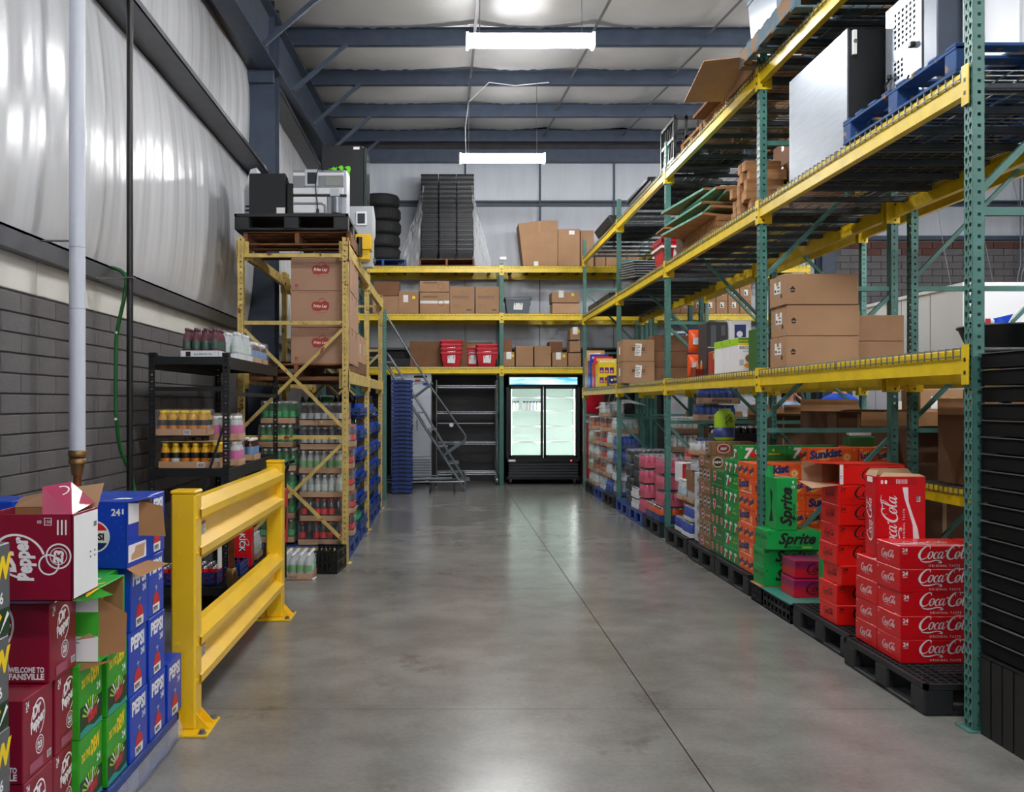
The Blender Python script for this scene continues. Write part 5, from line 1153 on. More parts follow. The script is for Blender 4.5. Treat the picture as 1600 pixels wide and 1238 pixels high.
def thin_green():
    o = MB().cbox((0, 0, 0), (.03, .2, .36), .002).build('drink_carton', GRN); a = Art((.03, .2, .36)); a.txt('Sprite', 'C', .024, .02, .018, WH, .03, roll=1.57); a.done(o); MB().add([(0, 0, .36), (.03, .0, .36), (.01, .05, .42), (-.04, .06, .44)], [(0, 1, 2, 3)]).build('cardboard_flap', KIN, o); return o
o = cat(thin_green(), 'drinks', 'narrow green carton squeezed between the purple and the red stacks'); o.location = (2.565, 6.20, .155)
# ---- 12-pack walls
LN = {'orange': 'orange soda', 'lemon': 'green lemon-lime soda', 'ginger': 'dark green ginger ale', 'root': 'wood-print root beer'}
def packs(kind, y, n, start, nx_a, nx_b, skip=()):
    g = LN[kind] + ' 12-packs'
    for i in range(n):
        z = .167 + i * .1232
        if (i + start) % 2:
            for q in range(nx_a):
                cat(put((kind, 'Y'), p12(kind, 'Y'), (2.385 + q * .1305 + random.uniform(-.004, .004) * (q == 0), y, z)), 'drinks', f'{LN[kind]} 12-pack, side-on, {lay(i, n)} layer, {["outer","second","third","fourth","fifth"][q]} row', g)
        else:
            for r in range(3):
                for q in range(nx_b):
                    cat(put((kind, 'X'), p12(kind, 'X'), (2.385 + q * .3985 + random.uniform(-.005, .003) * (q == 0), y + r * .1305, z)), 'drinks', f'{LN[kind]} 12-pack, end-on, {lay(i, n)} layer, {["nearer","middle","farther"][r]} {"outer" if q == 0 else "inner"} one', g)
packs('orange', 7.19, 7, 0, 4, 2); packs('lemon', 7.585, 7, 0, 2, 1); packs('ginger', 7.98, 5, 0, 2, 1); packs('root', 8.375, 7, 1, 2, 1)
for q, (x, y) in enumerate(((2.385, 7.60), (2.79, 7.62))): cat(put(('lemon', 'X'), None, (x, y, .167 + .1232 * 7)), 'drinks', f'long green lemon-lime 12-pack on top of the wall, {"aisle end" if q == 0 else "inner one right of the post"}', 'top row packs')
for q, x in enumerate((2.80,)): cat(put(('orange', 'X'), None, (x, 7.21, .167 + .1232 * 7)), 'drinks', 'orange 12-pack alone on top, long side to the camera', 'top row packs')
for q in range(2): cat(put(('orange', 'Y'), None, (3.21 + .132 * q, 7.22, .167 + .1232 * 7)), 'drinks', f'orange 12-pack on top with its end to the camera, {"left" if q == 0 else "right"} one', 'top row packs')
for i in range(7):
    for q in range(2): cat(put(('orange', 'Y'), None, (3.19 + .132 * q, 7.22, .167 + .1232 * i)), 'drinks', f'orange 12-pack of the inner column, {lay(i, 7)} layer, {"left" if q == 0 else "right"} one', 'inner orange packs')
cat(put(('root', 'X'), None, (2.37, 8.38, .167 + .1232 * 7)), 'drinks', 'open root beer 12-pack on top, long side to the camera', 'top row packs')
cat(put(('ginger', 'Y'), None, (2.385, 7.98, .167 + .1232 * 5)), 'drinks', 'dark green 12-pack lying on top of the ginger ale wall', 'top row packs')
def green_tub():
    o = MB().cbox((0, 0, 0), (.2, .15, .2), .008).build('green_carton', CDG); MB().cbox((.02, .02, .2), (.18, .13, .235), .006).build('lid', WHITE, o)
    a = Art((.2, .15, .2)); a.shape(poly([(.05, .06), (.12, .03), (.19, .0), (.19, .06), (.12, .02)]), 'C', 0, 0, WH); a.shape(disc(14), 'C', .11, .025, REDI, sc=.02); a.txt('10', 'C', .16, .1, .02, WH); a.done(o); return o
o = cat(green_tub(), 'drinks', 'dark green tub with white lid behind the green 12-packs'); o.location = (2.93, 7.78, .167 + .1232 * 7 + .125); o.location = (2.62 + .62, 7.45, 1.031)
def big_can():
    o = obj('giant_can', None); prof = [(.075, 0, 0), (.092, .02, 0), (.092, .23, 0), (.07, .265, 0), (.055, .27, 0), (.055, .285, 0), (.062, .29, 0)]
    MB().lathe(prof, 20).build('body', LIME if False else ink('citron', '9fc61e', .3), o); MB().lathe([(.0935, .03, 0), (.0935, .12, 0)], 20).build('navy_band', NAVI, o)
    g = MB(); 
    for (a_, b_) in (((-.02, .15), (.03, .22)), ((.03, .22), (.04, .17)), ((-.03, .2), (.02, .24)), ((0, .13), (-.02, .19))): g.bar((a_[0], -.094, a_[1]), (b_[0], -.094, b_[1]), .008, .004)
    g.build('emblem', INKK, o); MB().cyl((0, 0, .288), .05, .006, 16).build('lid', CHROME, o); return o
o = cat(big_can(), 'novelty can', 'oversized lime green drink can standing on the root beer packs'); o.location = (2.58, 8.62, .167 + .1232 * 8 + .002)
# ---- cases between the third post and the 12-packs
def wcart(a, w, d, h): a.shape(disc(20), 'L', .13, .06, GREY, sc=.04); a.shape(ring(.6, .8, 20), 'L', .13, .06, WH, sc=.04); a.txt('12', 'C', .03, .05, .04, SIL)
W12 = can_box((.3, .26, .13), ink('silver_card', 'cfd2d8'), wcart)
for i in range(5): cat(put('w12', W12, (2.42, 8.80, .167 + .133 * i)), 'drinks', f'silver and white drink carton beside the root beer packs, {lay(i, 5)}', 'silver cartons')
T = lambda kind, nx, ny, x, y, z, l, g, **k: ctray(kind, nx, ny, x, y, z, l, g, **k)
G = 'canned and bottled cases before the third post'
T('bluesilver', 5, 6, 2.40, 9.16, .167, 'lowest tray of blue and silver energy cans past the silver cartons', G, tray=WHITE, th=.04); T('bluesilver', 5, 6, 2.42, 9.16, .32, 'second tray of blue and silver energy cans', G, tray=ink('tray_pale', 'c9ccd2'), th=.04)
T('bluesilver', 5, 6, 2.42, 9.52, .167, 'tray of blue and silver energy cans nearest the third post', G, tray=WHITE, th=.04)
T('silver', 5, 4, 2.45, 9.2, .49, 'film wrapped tray of silver cans above the energy cans', G, loose=.03); T('redcan', 5, 4, 2.5, 9.5, .33, 'film wrapped tray of red cans behind the energy cans', G, loose=.03)
T('water', 4, 4, 2.42, 9.5, .50, 'loose film wrapped water bottles by the third post', G, loose=.03)
def star_box(a, w, d, h):
    pts = []; 
    for k in range(10): r = .045 if k % 2 == 0 else .02; t = math.pi/2 + k * math.pi/5; pts.append((r * math.cos(t), r * math.sin(t)))
    a.shape(poly(pts), 'C', w * .55, h * .4, INKK); a.shape(rect(.04, h - .01), 'C', .003, .005, REDI); a.txt('STAR', 'C', w - .02, .02, .03, INKK, .03, roll=1.57)
cat(put('starbox', can_box((.33, .3, .2), WHITE, star_box), (2.45, 9.66, .67)), 'drinks', 'white carton with black star beside the third post')
T('silver', 6, 4, 2.45, 9.05, .83, 'lower grey tray of canned drinks at shoulder of the root beer packs', G, tray=ink('tray_pale', 'c9ccd2'), th=.06, loose=.01); T('silver', 6, 4, 2.43, 9.05, .99, 'upper tray of canned drinks beside the root beer packs', G, tray=KRAFT2, th=.05, loose=.01)
T('redcan', 6, 4, 2.48, 9.4, .90, 'tray of red and silver cans behind the grey trays', G)
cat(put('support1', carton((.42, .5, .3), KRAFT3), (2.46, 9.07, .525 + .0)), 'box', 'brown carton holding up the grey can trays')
T('blackcan', 7, 4, 2.75, 9.5, 1.10, 'black tray of tall cans with red rims behind the giant can', G, tray=ink('tray_black', '1c1d20'), film=False, th=.09, mix=['blackcan', 'redcan', 'silver'])
# ---- third to fourth post
G = 'cases between the third and fourth posts'
def ntray(a, w, d, h): pass
T('orangecan', 6, 5, 2.38, 10.35, .165, 'navy tray of orange-topped cans just past the third post', G, tray=NAVY, film=False, th=.08)
T('orangecan', 6, 5, 2.38, 10.72, .165, 'second navy tray of orange-topped cans past the third post', G, tray=NAVY, film=True, th=.08)
for i in range(3):
    T('pinkcan', 6, 5, 2.42, 10.42 + .01*i, .335 + .185 * i, f'pink film wrapped tray of pink cans, {lay(i, 3)} of the near stack', G, tray=ink('pink_tray', 'c9506a'), th=.07, loose=.016, seed=i)
for i in range(4): T('pinkcan', 6, 5, 2.40, 11.26, .165 + .18 * i, f'pink film wrapped tray of pink cans, {lay(i, 4)} of the far stack', G, tray=ink('pink_tray', 'c9506a'), th=.07, loose=.016, seed=i)
for i in range(2): T('silver', 4, 5, 2.39, 11.68, .165 + .135 * i, f'tray of silver cans below the black boxed cans, {lay(i, 2)}', G, tray=WHITE, th=.06)
for i in range(4): T('blackcan', 7, 5, 2.42, 12.18, .165 + .185 * i, f'black tray of tall black cans, {lay(i, 4)} of the stack before the fourth post', G, tray=ink('tray_black', '1c1d20'), th=.09, mark=lambda a, w, d, h: a.txt('MONSTER', 'C', .2, .03, .03, GREY, .02))
for i in range(2): T('blackcan', 7, 5, 2.42, 11.66, .48 + .185 * i, f'black tray of tall black cans above the silver ones, {lay(i, 2)}', G, tray=ink('tray_black', '1c1d20'), th=.09)
for i in range(3): T('blackwater', 6, 4, 2.84, 10.55, .5 + .25 * i - .33, f'dark bottle tray behind the pink cans, {lay(i, 3)}', G)
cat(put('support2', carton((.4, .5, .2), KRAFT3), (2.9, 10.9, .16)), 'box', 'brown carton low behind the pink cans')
PW = lambda a, w, d, h: a.txt('POWERADE', 'C', .1, .02, .03, INKK, .03)
for i in range(4): T('bluesport', 6, 4, 2.84 if i < 3 else 2.88, 10.42, .92 + .19 * i - .0 if i > 1 else .165 + .2 * i + .0, f'tray of bright blue sports drink, {lay(i, 4)} of the tall stack', 'blue sports drink trays', th=.07, mark=PW) if i > 1 else None
T('bluesport', 6, 4, 2.84, 10.42, .92, 'tray of bright blue sports drink, lowest one', 'blue sports drink trays', th=.07, mark=PW); 
for i in range(5): T('clear', 5, 4, 2.9, 11.9, .165 + .235 * i, f'tray of clear water bottles in the tall inner stack, {lay(i, 5)}', 'clear water stack', th=.07)
for i in range(2): T('clear', 5, 4, 2.5, 11.9, .165 + .235 * (i + 3) , f'tray of clear bottles over the black cans, {lay(i, 2)}', 'clear trays over black cans', th=.07) if False else None
# ---- fourth to fifth post
G = 'cases between the fourth and fifth posts'
F4 = [(13.2, [('water', NAVY, 'white-capped water'), ('silver', WHITE, 'silver cans'), ('bluesport', NAVY, 'navy-wrapped drink'), ('bluesport', NAVY, 'blue drink'), ('clear', KRAFT2, 'clear bottles')]),
      (13.75, [('bluesport', NAVY, 'blue bottles'), ('clear', KRAFT2, 'clear bottles'), ('water', KRAFT2, 'water'), ('clear', KRAFT2, 'clear soda')]),
      (14.3, [('water', WHITE, 'water'), ('tea', KRAFT2, 'tea'), ('cola', KRAFT2, 'dark red drink'), ('cola', KRAFT2, 'red drink'), ('tea', KRAFT2, 'orange tea'), ('clear', KRAFT2, 'clear bottles')]),
      (14.9, [('clear', KRAFT2, 'clear bottles'), ('tea', KRAFT2, 'tea'), ('clear', KRAFT2, 'clear bottles'), ('tea', KRAFT2, 'orange tea')]),
      (15.5, [('clear', KRAFT2, 'clear bottles'), ('flavoured', KRAFT2, 'green-labelled water'), ('clear', KRAFT2, 'clear bottles'), ('flavoured', KRAFT2, 'teal-labelled water'), ('tea', KRAFT2, 'tea')])]
for n, (y, st) in enumerate(F4):
    for i, (k, tr, dsc) in enumerate(st):
        T(k, 5, 5, 2.41 + random.uniform(-.02, .02), y, .165 + .225 * i, f'film wrapped tray of {dsc}, {lay(i, len(st))} of {["first","second","third","fourth","fifth"][n]} stack past fourth post', G, tray=tr, th=.06, seed=i, loose=.018)
fl = MB(); fl.sheet(lambda a, b: (2.36 + .75 * a, 14.3 + .5 * b, 1.42 + .13 * math.sin(a * 2.8) * (.6 + .4 * math.sin(b * 3)) + .02 * noise.noise(Vector((a * 9, b * 9, 0)))), 24, 18)
tag(fl.build('film_heap', FILM2), 'crumpled clear film heaped on the orange tea trays', 'film')
T('water', 5, 3, 2.36, 13.3, .165, 'small film wrapped pack of blue-labelled water at the pallet edge', G, tray=WHITE) if False else None
# ---- stacked black trays in the right foreground
def btray():
    w, d, h = .62, .58, .0745; o = obj('black_tray', None); b = MB(); b.cbox((0, 0, 0), (w, d, h - .006), .004); b.build('body', mat('dull_black', hx('08090a'), .65, spec=.15), o)
    r = MB(); r.box((-.006, -.006, h - .009), (w + .006, .006, h - .005)).box((-.006, -.006, h - .009), (.006, d + .006, h - .005)).box((w - .006, 0, h - .009), (w + .006, d, h - .005)).box((0, d - .006, h - .009), (w, d + .006, h - .005)); r.build('rim', mat('rim_black', hx('5a5c60'), .3, spec=.8), o); return o
for i in range(18):
    cat(put('btray', btray, (2.425 + random.uniform(-.003, .003), 3.63, .372 + i * .0755)), 'tray', f'shallow black tray in the tall right foreground stack, {lay(i, 18)}', 'black trays')
def bbase():
    o = obj('black_tub', None); b = MB(); n = 7
    for k in range(n): y = .58 * k / n; b.prism([(.0, y + .004), (.022, y + .004), (.03, y + .04), (.022, y + .078), (.0, y + .078)][::1], 'xy', .0, .35)
    for k in range(7): x = .62 * k / 7; b.box((x + .004, .0, 0), (x + .08, .02, .35))
    b.build('pleated_skirt', BLACK, o); MB().cbox((.025, .015, .01), (.62, .58, .36), .006).build('body', BLACK, o); MB().box((-.004, -.004, .355), (.625, .585, .366)).build('rim', BLACK, o); return o
o = cat(bbase(), 'tub', 'ribbed black tub at the foot of the tall tray stack'); o.location = (2.42, 3.63, 0)
# ---- level 1 (beam top 1.75)
ZL = 1.762
def house(a, w, d, h):
    for f in ('C',): a.shape(poly([(-.5, 0), (0, .5), (.5, 0), (.32, 0), (.32, -.5), (-.32, -.5), (-.32, 0)]), f, .05, h * .5, INKK, 0, .045); a.shape(rect(.02, .006), f, .04, h * .46, KRAFT2)
    a.shape(rect(.13, .085), 'L', .1, h * .42, PAPER); a.shape(rect(.03, .02), 'L', .11, h * .48, INKK); a.shape(rect(.05, .012), 'L', .16, h * .48, GREY); a.shape(rect(.05, .012), 'L', .16, h * .6, GREY)
    a.shape(rect(.03, .03), 'L', .23, h * .25, INKK)
stack(('ship', carton((.525, .33, .222), KRAFT, marks=house)), 2.45, 6.69, ZL, 3, .224, [f'brown carton with black arrow mark, {lay(i, 3)} of three on the shelf' for i in range(3)], 'arrow mark cartons', 'box', jit=.012)
stack(('ship2', carton((.36, .34, .19), KRAFT)), 2.995, 6.8, ZL, 2, .192, [f'plain brown carton right of the arrow mark cartons, {"lower" if i == 0 else "upper"}' for i in range(2)], 'arrow mark cartons', 'box')
cat(put('gran', can_box((.08, .2, .32), ink('granola_green', '2f6a2c'), lambda a, w, d, h: (a.shape(rect(w, .05), 'C', 0, h - .055, LIME), a.shape(rect(w, .012), 'C', 0, h - .07, YL), a.txt('NATURE', 'C', .005, h - .04, .016, CDG, .03, maxw=.07), a.txt('CRUNCHY', 'C', .012, h * .62, .03, WH, .03, maxw=.064), a.shape(poly([(0, 0), (.03, .01), (.03, .09), (.01, .08)]), 'C', .05, .1, ORL), a.shape(disc(12, 1, 1, .6), 'C', .03, .1, PURP, sc=.02), barcode(a, 'C', .01, .02, .03))), (2.42, 7.24, ZL)), 'box', 'green granola box right of the second post')
def bisc(a, w, d, h):
    a.shape(rect(w, .05), 'C', 0, h - .052, ink('leaf_green', '4f8f1e')); a.shape(rect(w, .02), 'C', 0, h - .066, YL); a.txt('NATURE VALLEY', 'C', .006, h - .035, .014, YL, .02, maxw=w - .012); a.txt('BISCUITS', 'C', .012, h - .098, .024, INKK, .02, maxw=w - .03)
    a.txt('almond butter', 'C', .04, h - .12, .009, BRN, 0, .2); a.shape(disc(16, 1, 1, .8), 'C', w * .66, .11, TAN, sc=.045); a.shape(disc(10, 1, 1, .7), 'C', w * .5, .05, ORL, sc=.03); a.shape(disc(8), 'C', w - .02, .16, PINK, sc=.012); a.shape(rect(.035, .05), 'C', .01, .05, SIL); a.shape(rect(d, .06), 'L', 0, h - .062, LIME)
for i in range(3): cat(put('bisc', can_box((.155, .21, .285), WH, bisc), (2.425 + .0 * i, 7.72 + .24 * i, ZL)), 'box', f'white and green biscuit box left of the second post, {["front","middle","rear"][i]} one', 'biscuit boxes')
def gbar(a, w, d, h): a.shape(rect(w, .06), 'C', 0, h - .07, LIME); a.shape(rect(w * .4, h * .5), 'C', w * .3, .03, SIL); a.shape(disc(12, 1, .5, 1), 'C', w * .5, h * .3, ORL, sc=.05)
for i in range(3): cat(put(('gbar', i), can_box((.1, .16, .24 - .015 * i), [ORG, ink('bar_yellow', 'd9a81e'), ink('bar_red', 'b03a1e')][i], gbar), (2.44 + .11 * (2 - i) * .6, 8.5 + .2 * (2 - i), ZL)), 'box', f'{["orange","yellow","rust-red"][i]} granola bar box in the row before the biscuits', 'granola bar boxes')
def redtray():
    o = obj('display_tray', None); MB().box((0, 0, 0), (.3, .2, .004)).box((0, 0, 0), (.3, .004, .07)).box((0, 0, 0), (.004, .2, .09)).box((.296, 0, 0), (.3, .2, .09)).box((0, .196, 0), (.3, .2, .09)).build('tray', ink('jerky_red', '8a1e14'), o)
    for k in range(6): obj('sachet', bottle('sachet', [(.012, 0, 0), (.02, .05, 0), (.018, .09, 0), (.006, .15, 0)], [ink('sachet_orange', 'c8763a')], 8), o, (.03 + .048 * k, .06 + .02 * (k % 2), .004))
    MB().box((.08, -.001, .02), (.22, 0, .035)).build('lettering', PAPER, o); return o
o = cat(redtray(), 'box', 'red display tray of orange sachets at the shelf edge'); o.location = (2.43, 9.05, ZL)
def bag(): 
    o = obj('snack_bag', None); b = MB()
    def fn(a, q): th = a * 6.283; sq = math.sin(math.pi * min(q * 1.02, 1)) ** .5; return (.09 + .085 * math.cos(th) * (1 if q > .02 else 1), .05 + .045 * math.sin(th) * sq, .24 * q)
    b.sheet(fn, 16, 10); b.build('body', ORG, o); MB().box((.04, .001, .08), (.14, .004, .15)).build('bag_label', WHITE, o); MB().box((.0, .045, .235), (.18, .055, .25)).build('seal', NAVI, o); return o
for i, (x, y, z) in enumerate(((2.45, 9.42, ZL), (2.47, 9.45, ZL + .255), (2.52, 9.68, ZL), (2.65, 9.4, ZL))): cat(put('bag', bag, (x, y, z)), 'snack bag', f'orange snack bag on the lowest shelf by the third post, {["front","upper","rear","right"][i]} one', 'orange snack bags')
fb = MB(); fb.sheet(lambda a, b: (2.66 + .16 * a, 9.2 + .05 * math.sin(6 * a), ZL + .56 * b ** 1.2 + .03 * noise.noise(Vector((a * 8, b * 8, 2)))), 14, 14); tag(fb.build('plastic_bag', FILM2), 'crumpled clear plastic bag behind the orange snack bags', 'bag')
cat(put('bwbox', can_box((.2, .3, .53), WHITE, lambda a, w, d, h: (a.shape(rect(w * .55, .13), 'C', w * .2, h - .17, NAVI), a.shape(disc(16), 'C', w * .45, h - .13, WH, sc=.03), a.shape(disc(16, 1, 1, .6), 'C', w * .5, h - .23, GREY, sc=.03))), (2.72, 8.9, ZL)), 'box', 'tall white box with navy mark behind the biscuit boxes')
cat(put('bkbox', can_box((.2, .3, .52), ink('charcoal_card', '34373b'), lambda a, w, d, h: (a.shape(rect(.05, .2), 'C', .04, h - .23, GREY), a.shape(rect(.04, .1), 'C', .14, h - .13, GREY), a.shape(rect(w - .02, .012), 'C', .01, h - .25, SIL))), (2.51, 8.96, ZL)), 'box', 'tall charcoal box beside the white box with navy mark')
def snk(a, w, d, h):
    a.shape(rect(.22, .1), 'C', w * .5 - .11, h * .4, KRAFT3); a.shape(rect(.212, .092), 'C', w * .5 - .106, h * .414, KRAFT); a.txt('SNACKS', 'C', w * .5, h * .5, .045, BRN, .05, center=True, maxw=.18); ship(a, 'C', w * .5 - .05, h * .28, .085, .16, -.08); a.shape(rect(.08, .1), 'L', .12, h * .35, PAPER)
stack(('snk', carton((.42, .36, .283), KRAFT, marks=snk)), 2.31, 12.2, ZL, 2, .285, ['lower brown carton lettered SNACKS with white label', 'upper brown carton lettered SNACKS with white label'], 'snack lettering cartons', 'box')
def drk(a, w, d, h): a.shape(rect(.16, .06), 'C', .1, h * .2, BRN); a.shape(rect(.152, .052), 'C', .104, h * .215, KRAFT3); a.txt('BOX', 'C', .12, h * .26, .03, BRN, .03)
stack(('drk', carton((.46, .4, .21), KRAFT3, marks=drk)), 2.75, 12.3, ZL, 3, .213, [f'dark brown carton behind the SNACKS cartons, {lay(i, 3)}' for i in range(3)], 'snack lettering cartons', 'box')
def disp(col, head, txt, sc): 
    def f():
        o = obj('snack_display', None); w, d, h = .30, .3, .48
        MB().cbox((0, 0, 0), (w, d, h * .82), .004).build('carton', col, o); MB().cbox((-.005, .02, h * .8), (w + .005, .03, h), .002).build('header', head, o)
        a = Art((w, d, h)); a.txt(txt, 'C', .03, h * .86, .035, WH, .04, maxw=w - .06) 
        for r in range(2):
            for q in range(3): a.shape(rect(.065, .1), 'C', .02 + .08 * q, .06 + .17 * r, PURP if sc else WH); a.shape(disc(10), 'C', .05 + .08 * q, .09 + .17 * r, ORL if sc else TAN, sc=.022)
        a.done(o); return o
    return f
for (y, c, h_, tx, sc, l, z) in ((16.0, ink('cookie_tan', 'd9a566'), ink('cookie_tan', 'd9a566'), 'COOKIES', 0, 'tan cookie display carton, farthest on the lowest shelf', .58), (15.62, BLU, BLU, 'MINIS', 0, 'blue snack display carton in the last bay', .5), (15.2, ink('candy_red', 'd42a2a'), ink('candy_red', 'd42a2a'), 'CRACKERS', 0, 'red snack display carton in the last bay', .45), (14.8, YL, YL, 'MUNCHIES', 1, 'yellow and purple snack display carton in the last bay', .4)):
    o = cat(disp(c, h_, tx, sc)(), 'box', l, 'snack displays'); o.location = (2.42, y, ZL); o.scale = (1, 1, z / .43)
cat(put('plant', can_box((.17, .15, .17), NAVI, lambda a, w, d, h: (a.txt('PLANTERS', 'C', .01, .02, .024, YL, .04, maxw=w - .02), a.shape(disc(8), 'C', .05, .1, WH, sc=.02), a.shape(disc(8), 'C', .1, .11, ORL, sc=.025))), (2.53, 14.5, ZL)), 'box', 'small navy nut carton in front of the yellow display')
bk = thing('black_bucket', 'wide black tub with snack bags in it by the nearest rack post', 'tub', (2.78, 4.55, ZL)); MB().lathe([(.2, 0, 0), (.24, .10, 0), (.25, .105, 0), (.25, .115, 0)], 28).build('body', BLACK, bk)
sb = MB(); sb.add([(2.6, 4.5, 1.88), (2.72, 4.5, 1.885), (2.76, 4.52, 1.935), (2.70, 4.53, 1.92), (2.63, 4.52, 1.905), (2.68, 4.56, 1.88)], [(0, 1, 4), (1, 2, 3, 4), (1, 5, 2), (0, 5, 1), (0, 4, 5), (5, 3, 2), (4, 3, 5)]); tag(sb.build('candy_bag', BLU), 'blue and white candy bag sticking out of the black tub', 'snack bag'); sb2 = MB().cbox((2.585, 4.48, 1.878), (2.65, 4.56, 1.91), .01); tag(sb2.build('candy_packet', WHITE), 'white and red candy packet in the black tub', 'snack bag'); MB().box((2.60, 4.4785, 1.885), (2.625, 4.4795, 1.908)).build('packet_print', REDI, bpy.data.objects['candy_packet'])
# ---- level 2 (beam top 3.04)
Z2 = 3.052
def steelbox():
    w, d, h = 1.0, .95, .73; o = obj('steel_cabinet', None); MB().cbox((.012, 0, 0), (w, d, h), .006).build('black_housing', BLK2, o); MB().cbox((0, -.004, .0), (.012, d + .003, h + .004), .002).build('steel_side', INOX, o)
    MB().cbox((.03, -.02, h - .16), (.055, .0, h - .01), .002).build('hinge_bracket', PAPER, o); MB().cyl((.045, -.022, h - .08), .013, .01, 12, axis=1).build('hinge_knob', WIRE, o); return o
o = cat(steelbox(), 'machine', 'black machine with a brushed steel side panel on the middle shelf'); o.location = (2.44, 5.66, Z2)
for i, (x, y, l) in enumerate(((2.40, 4.36, 'blue wooden pallet under the grey machines near the nearest post'),)): cat(put('wpb', wood_pallet(1.03, 1.24, .145, WOODB, nb=8, ax='X'), (x - .01, y, Z2)), 'pallet', l)
def perfcab():
    o = obj('grey_cabinet', None); w, d, h = .42, .42, .62
    b = MB(); hole = [(-.012, -.009), (.012, -.009), (.012, .009), (-.012, .009)]
    def plate(u0, u1, z0, z1, nu, nz):
        for i in range(nu):
            for j in range(nz):
                a0 = u0 + (u1 - u0) * i / nu; a1 = u0 + (u1 - u0) * (i + 1) / nu; c0 = z0 + (z1 - z0) * j / nz; c1 = z0 + (z1 - z0) * (j + 1) / nz; cu, cz = (a0 + a1) / 2, (c0 + c1) / 2
                ov = [(a0, c0), (a1, c0), (a1, c1), (a0, c1)]; iv = [(cu + p[0], cz + p[1]) for p in hole]; vs = [(0, d - u, z) for u, z in ov + iv]; b.add(vs, [(k, (k+1) % 4, 4 + (k+1) % 4, 4 + k) for k in range(4)])
    plate(.1, .36, .34, .56, 6, 7); plate(.1, .22, .16, .28, 3, 4)
    for (u0, u1, z0, z1) in ((0, .1, 0, h), (.36, d, 0, h), (.1, .36, .56, h), (.1, .36, .28, .34), (.22, .36, .16, .28), (.1, .36, 0, .16)): b.add([(0, d - u0, z0), (0, d - u1, z0), (0, d - u1, z1), (0, d - u0, z1)], [(0, 1, 2, 3)])
    b.box((0, 0, 0), (w, .004, h)).box((0, d - .004, 0), (w, d, h)).box((0, 0, h - .004), (w, d, h)).box((w - .004, 0, 0), (w, d, h)); b.build('perforated_shell', mat('shell_silver', hx('aab2bc'), .3, .6), o)
    MB().tube([(-.01, .33, .2), (-.03, .36, .16), (-.02, .34, .08), (-.02, .24, .04), (-.02, .16, .08), (-.01, .12, .14)], .006, 6).cyl((-.02, .33, .19), .014, .02, 8).build('power_cord', BLACK, o); MB().cbox((-.03, .06, .28), (0, .1, .31), .004).build('latch', BLACK, o); return o
o = cat(perfcab(), 'machine', 'grey perforated cabinet with black cord loop on the blue pallet'); o.location = (2.60, 5.08, Z2 + .147)
o.scale = (1, 1, 1.0)
cat(put('gm1', lambda: (lambda r: (MB().cbox((0, 0, 0), (.26, .14, .75), .006).build('cabinet', mat('mid_grey_metal', hx('596270'), .4, .3), r), MB().cbox((.20, -.015, 0), (.26, .0, .75), .003).build('edge_trim', BLK2, r), MB().lathe([(.05, .5, 0), (.06, .53, 0), (.05, .56, 0)], 14, (.1, -.02, 0)).build('knob', BLACK, r), r)[-1])(obj('grey_machine', None)), (2.60, 4.92, Z2 + .147)), 'machine', 'mid grey machine between the perforated cabinet and the nearest post')
def ventm():
    o = obj('white_machine', None); w, d, h = .75, .5, .75; MB().cbox((0, 0, 0), (w, d, h), .008).build('housing', ink('off_white_steel', 'd3d6dc'), o)
    for c in range(2):
        for r in range(8): MB().box((.24 + .17 * c, -.003, .245 + .022 * r), (.385 + .17 * c, 0, .256 + .022 * r)).build('vent_slot', INKK, o)
    return o
o = cat(ventm(), 'machine', 'white machine with black vent slots behind the nearest post'); o.location = (2.72, 4.40, Z2 + .147)
cat(put('gtub', tote(.5, .4, .45, mat('storage_grey', hx('7d8894'), .4), lid=True), (2.93, 5.2, Z2 + .147)), 'tote', 'grey lidded bin behind the perforated cabinet')
# boards and offcuts between second and third posts
GB = ink('green_board', '1f8a74', .5)
def board(l, w, t, m, m2): 
    def f():
        o = MB().cbox((0, 0, 0), (w, l, t), .002).build('painted_board', m); MB().box((.0, .0, -.003), (w, l, 0)).build('bare_underside', m2, o); MB().box((.0, -.002, 0), (w, 0, t)).build('cut_end', m2, o); return o
    return f
for i, (x, y, z, r, tl) in enumerate(((2.34, 8.5, .18, .1, .10), (2.40, 8.45, .235, -.04, .05), (2.36, 8.6, .30, .06, .0), (2.5, 8.3, .345, -.1, .0), (2.45, 8.45, .40, .03, -.03), (2.42, 8.75, .46, .12, 0))):
    cat(put('gboard', board(1.15, .5, .022, GB, WOOD), (x, y, Z2 + z), rot=(0, tl, r)), 'board', f'teal painted plank in the untidy pile, {lay(i, 6)}', 'teal planks')
for i in range(3): cat(put('lumber', lambda: MB().cbox((0, 0, 0), (.5, 1.2, .055), .004).build('timber', WOOD), (2.45 + .01 * i, 8.48, Z2 + .001 + .058 * i)), 'timber', f'wide wooden board under the teal planks, {lay(i, 3)}', 'wide boards')
k = 0
for r in range(5):
    for c in range(6 - r):
        for q in range(1 if r else 1):
            cat(put('block', lambda: MB().cbox((0, 0, 0), (.30, .085, .085), .004).build('timber_block', WOOD), (2.44 + random.uniform(-.03, .03), 7.42 + c * .11 + r * .045 + random.uniform(-.01, .01), Z2 + .002 + r * .088), random.uniform(-.05, .05)), 'timber', f'short wooden block in the heap left of the second post, {lay(r, 5)} row, {NTH[c]}', 'wooden blocks')
for i in range(3): cat(put('timbox', carton((.5, .45, .2), KRAFT3), (2.78, 7.45 + .0 * i, Z2 + .003 + .202 * i)), 'box', f'dark carton behind the heap of wooden blocks, {lay(i, 3)}', 'cartons by the blocks')
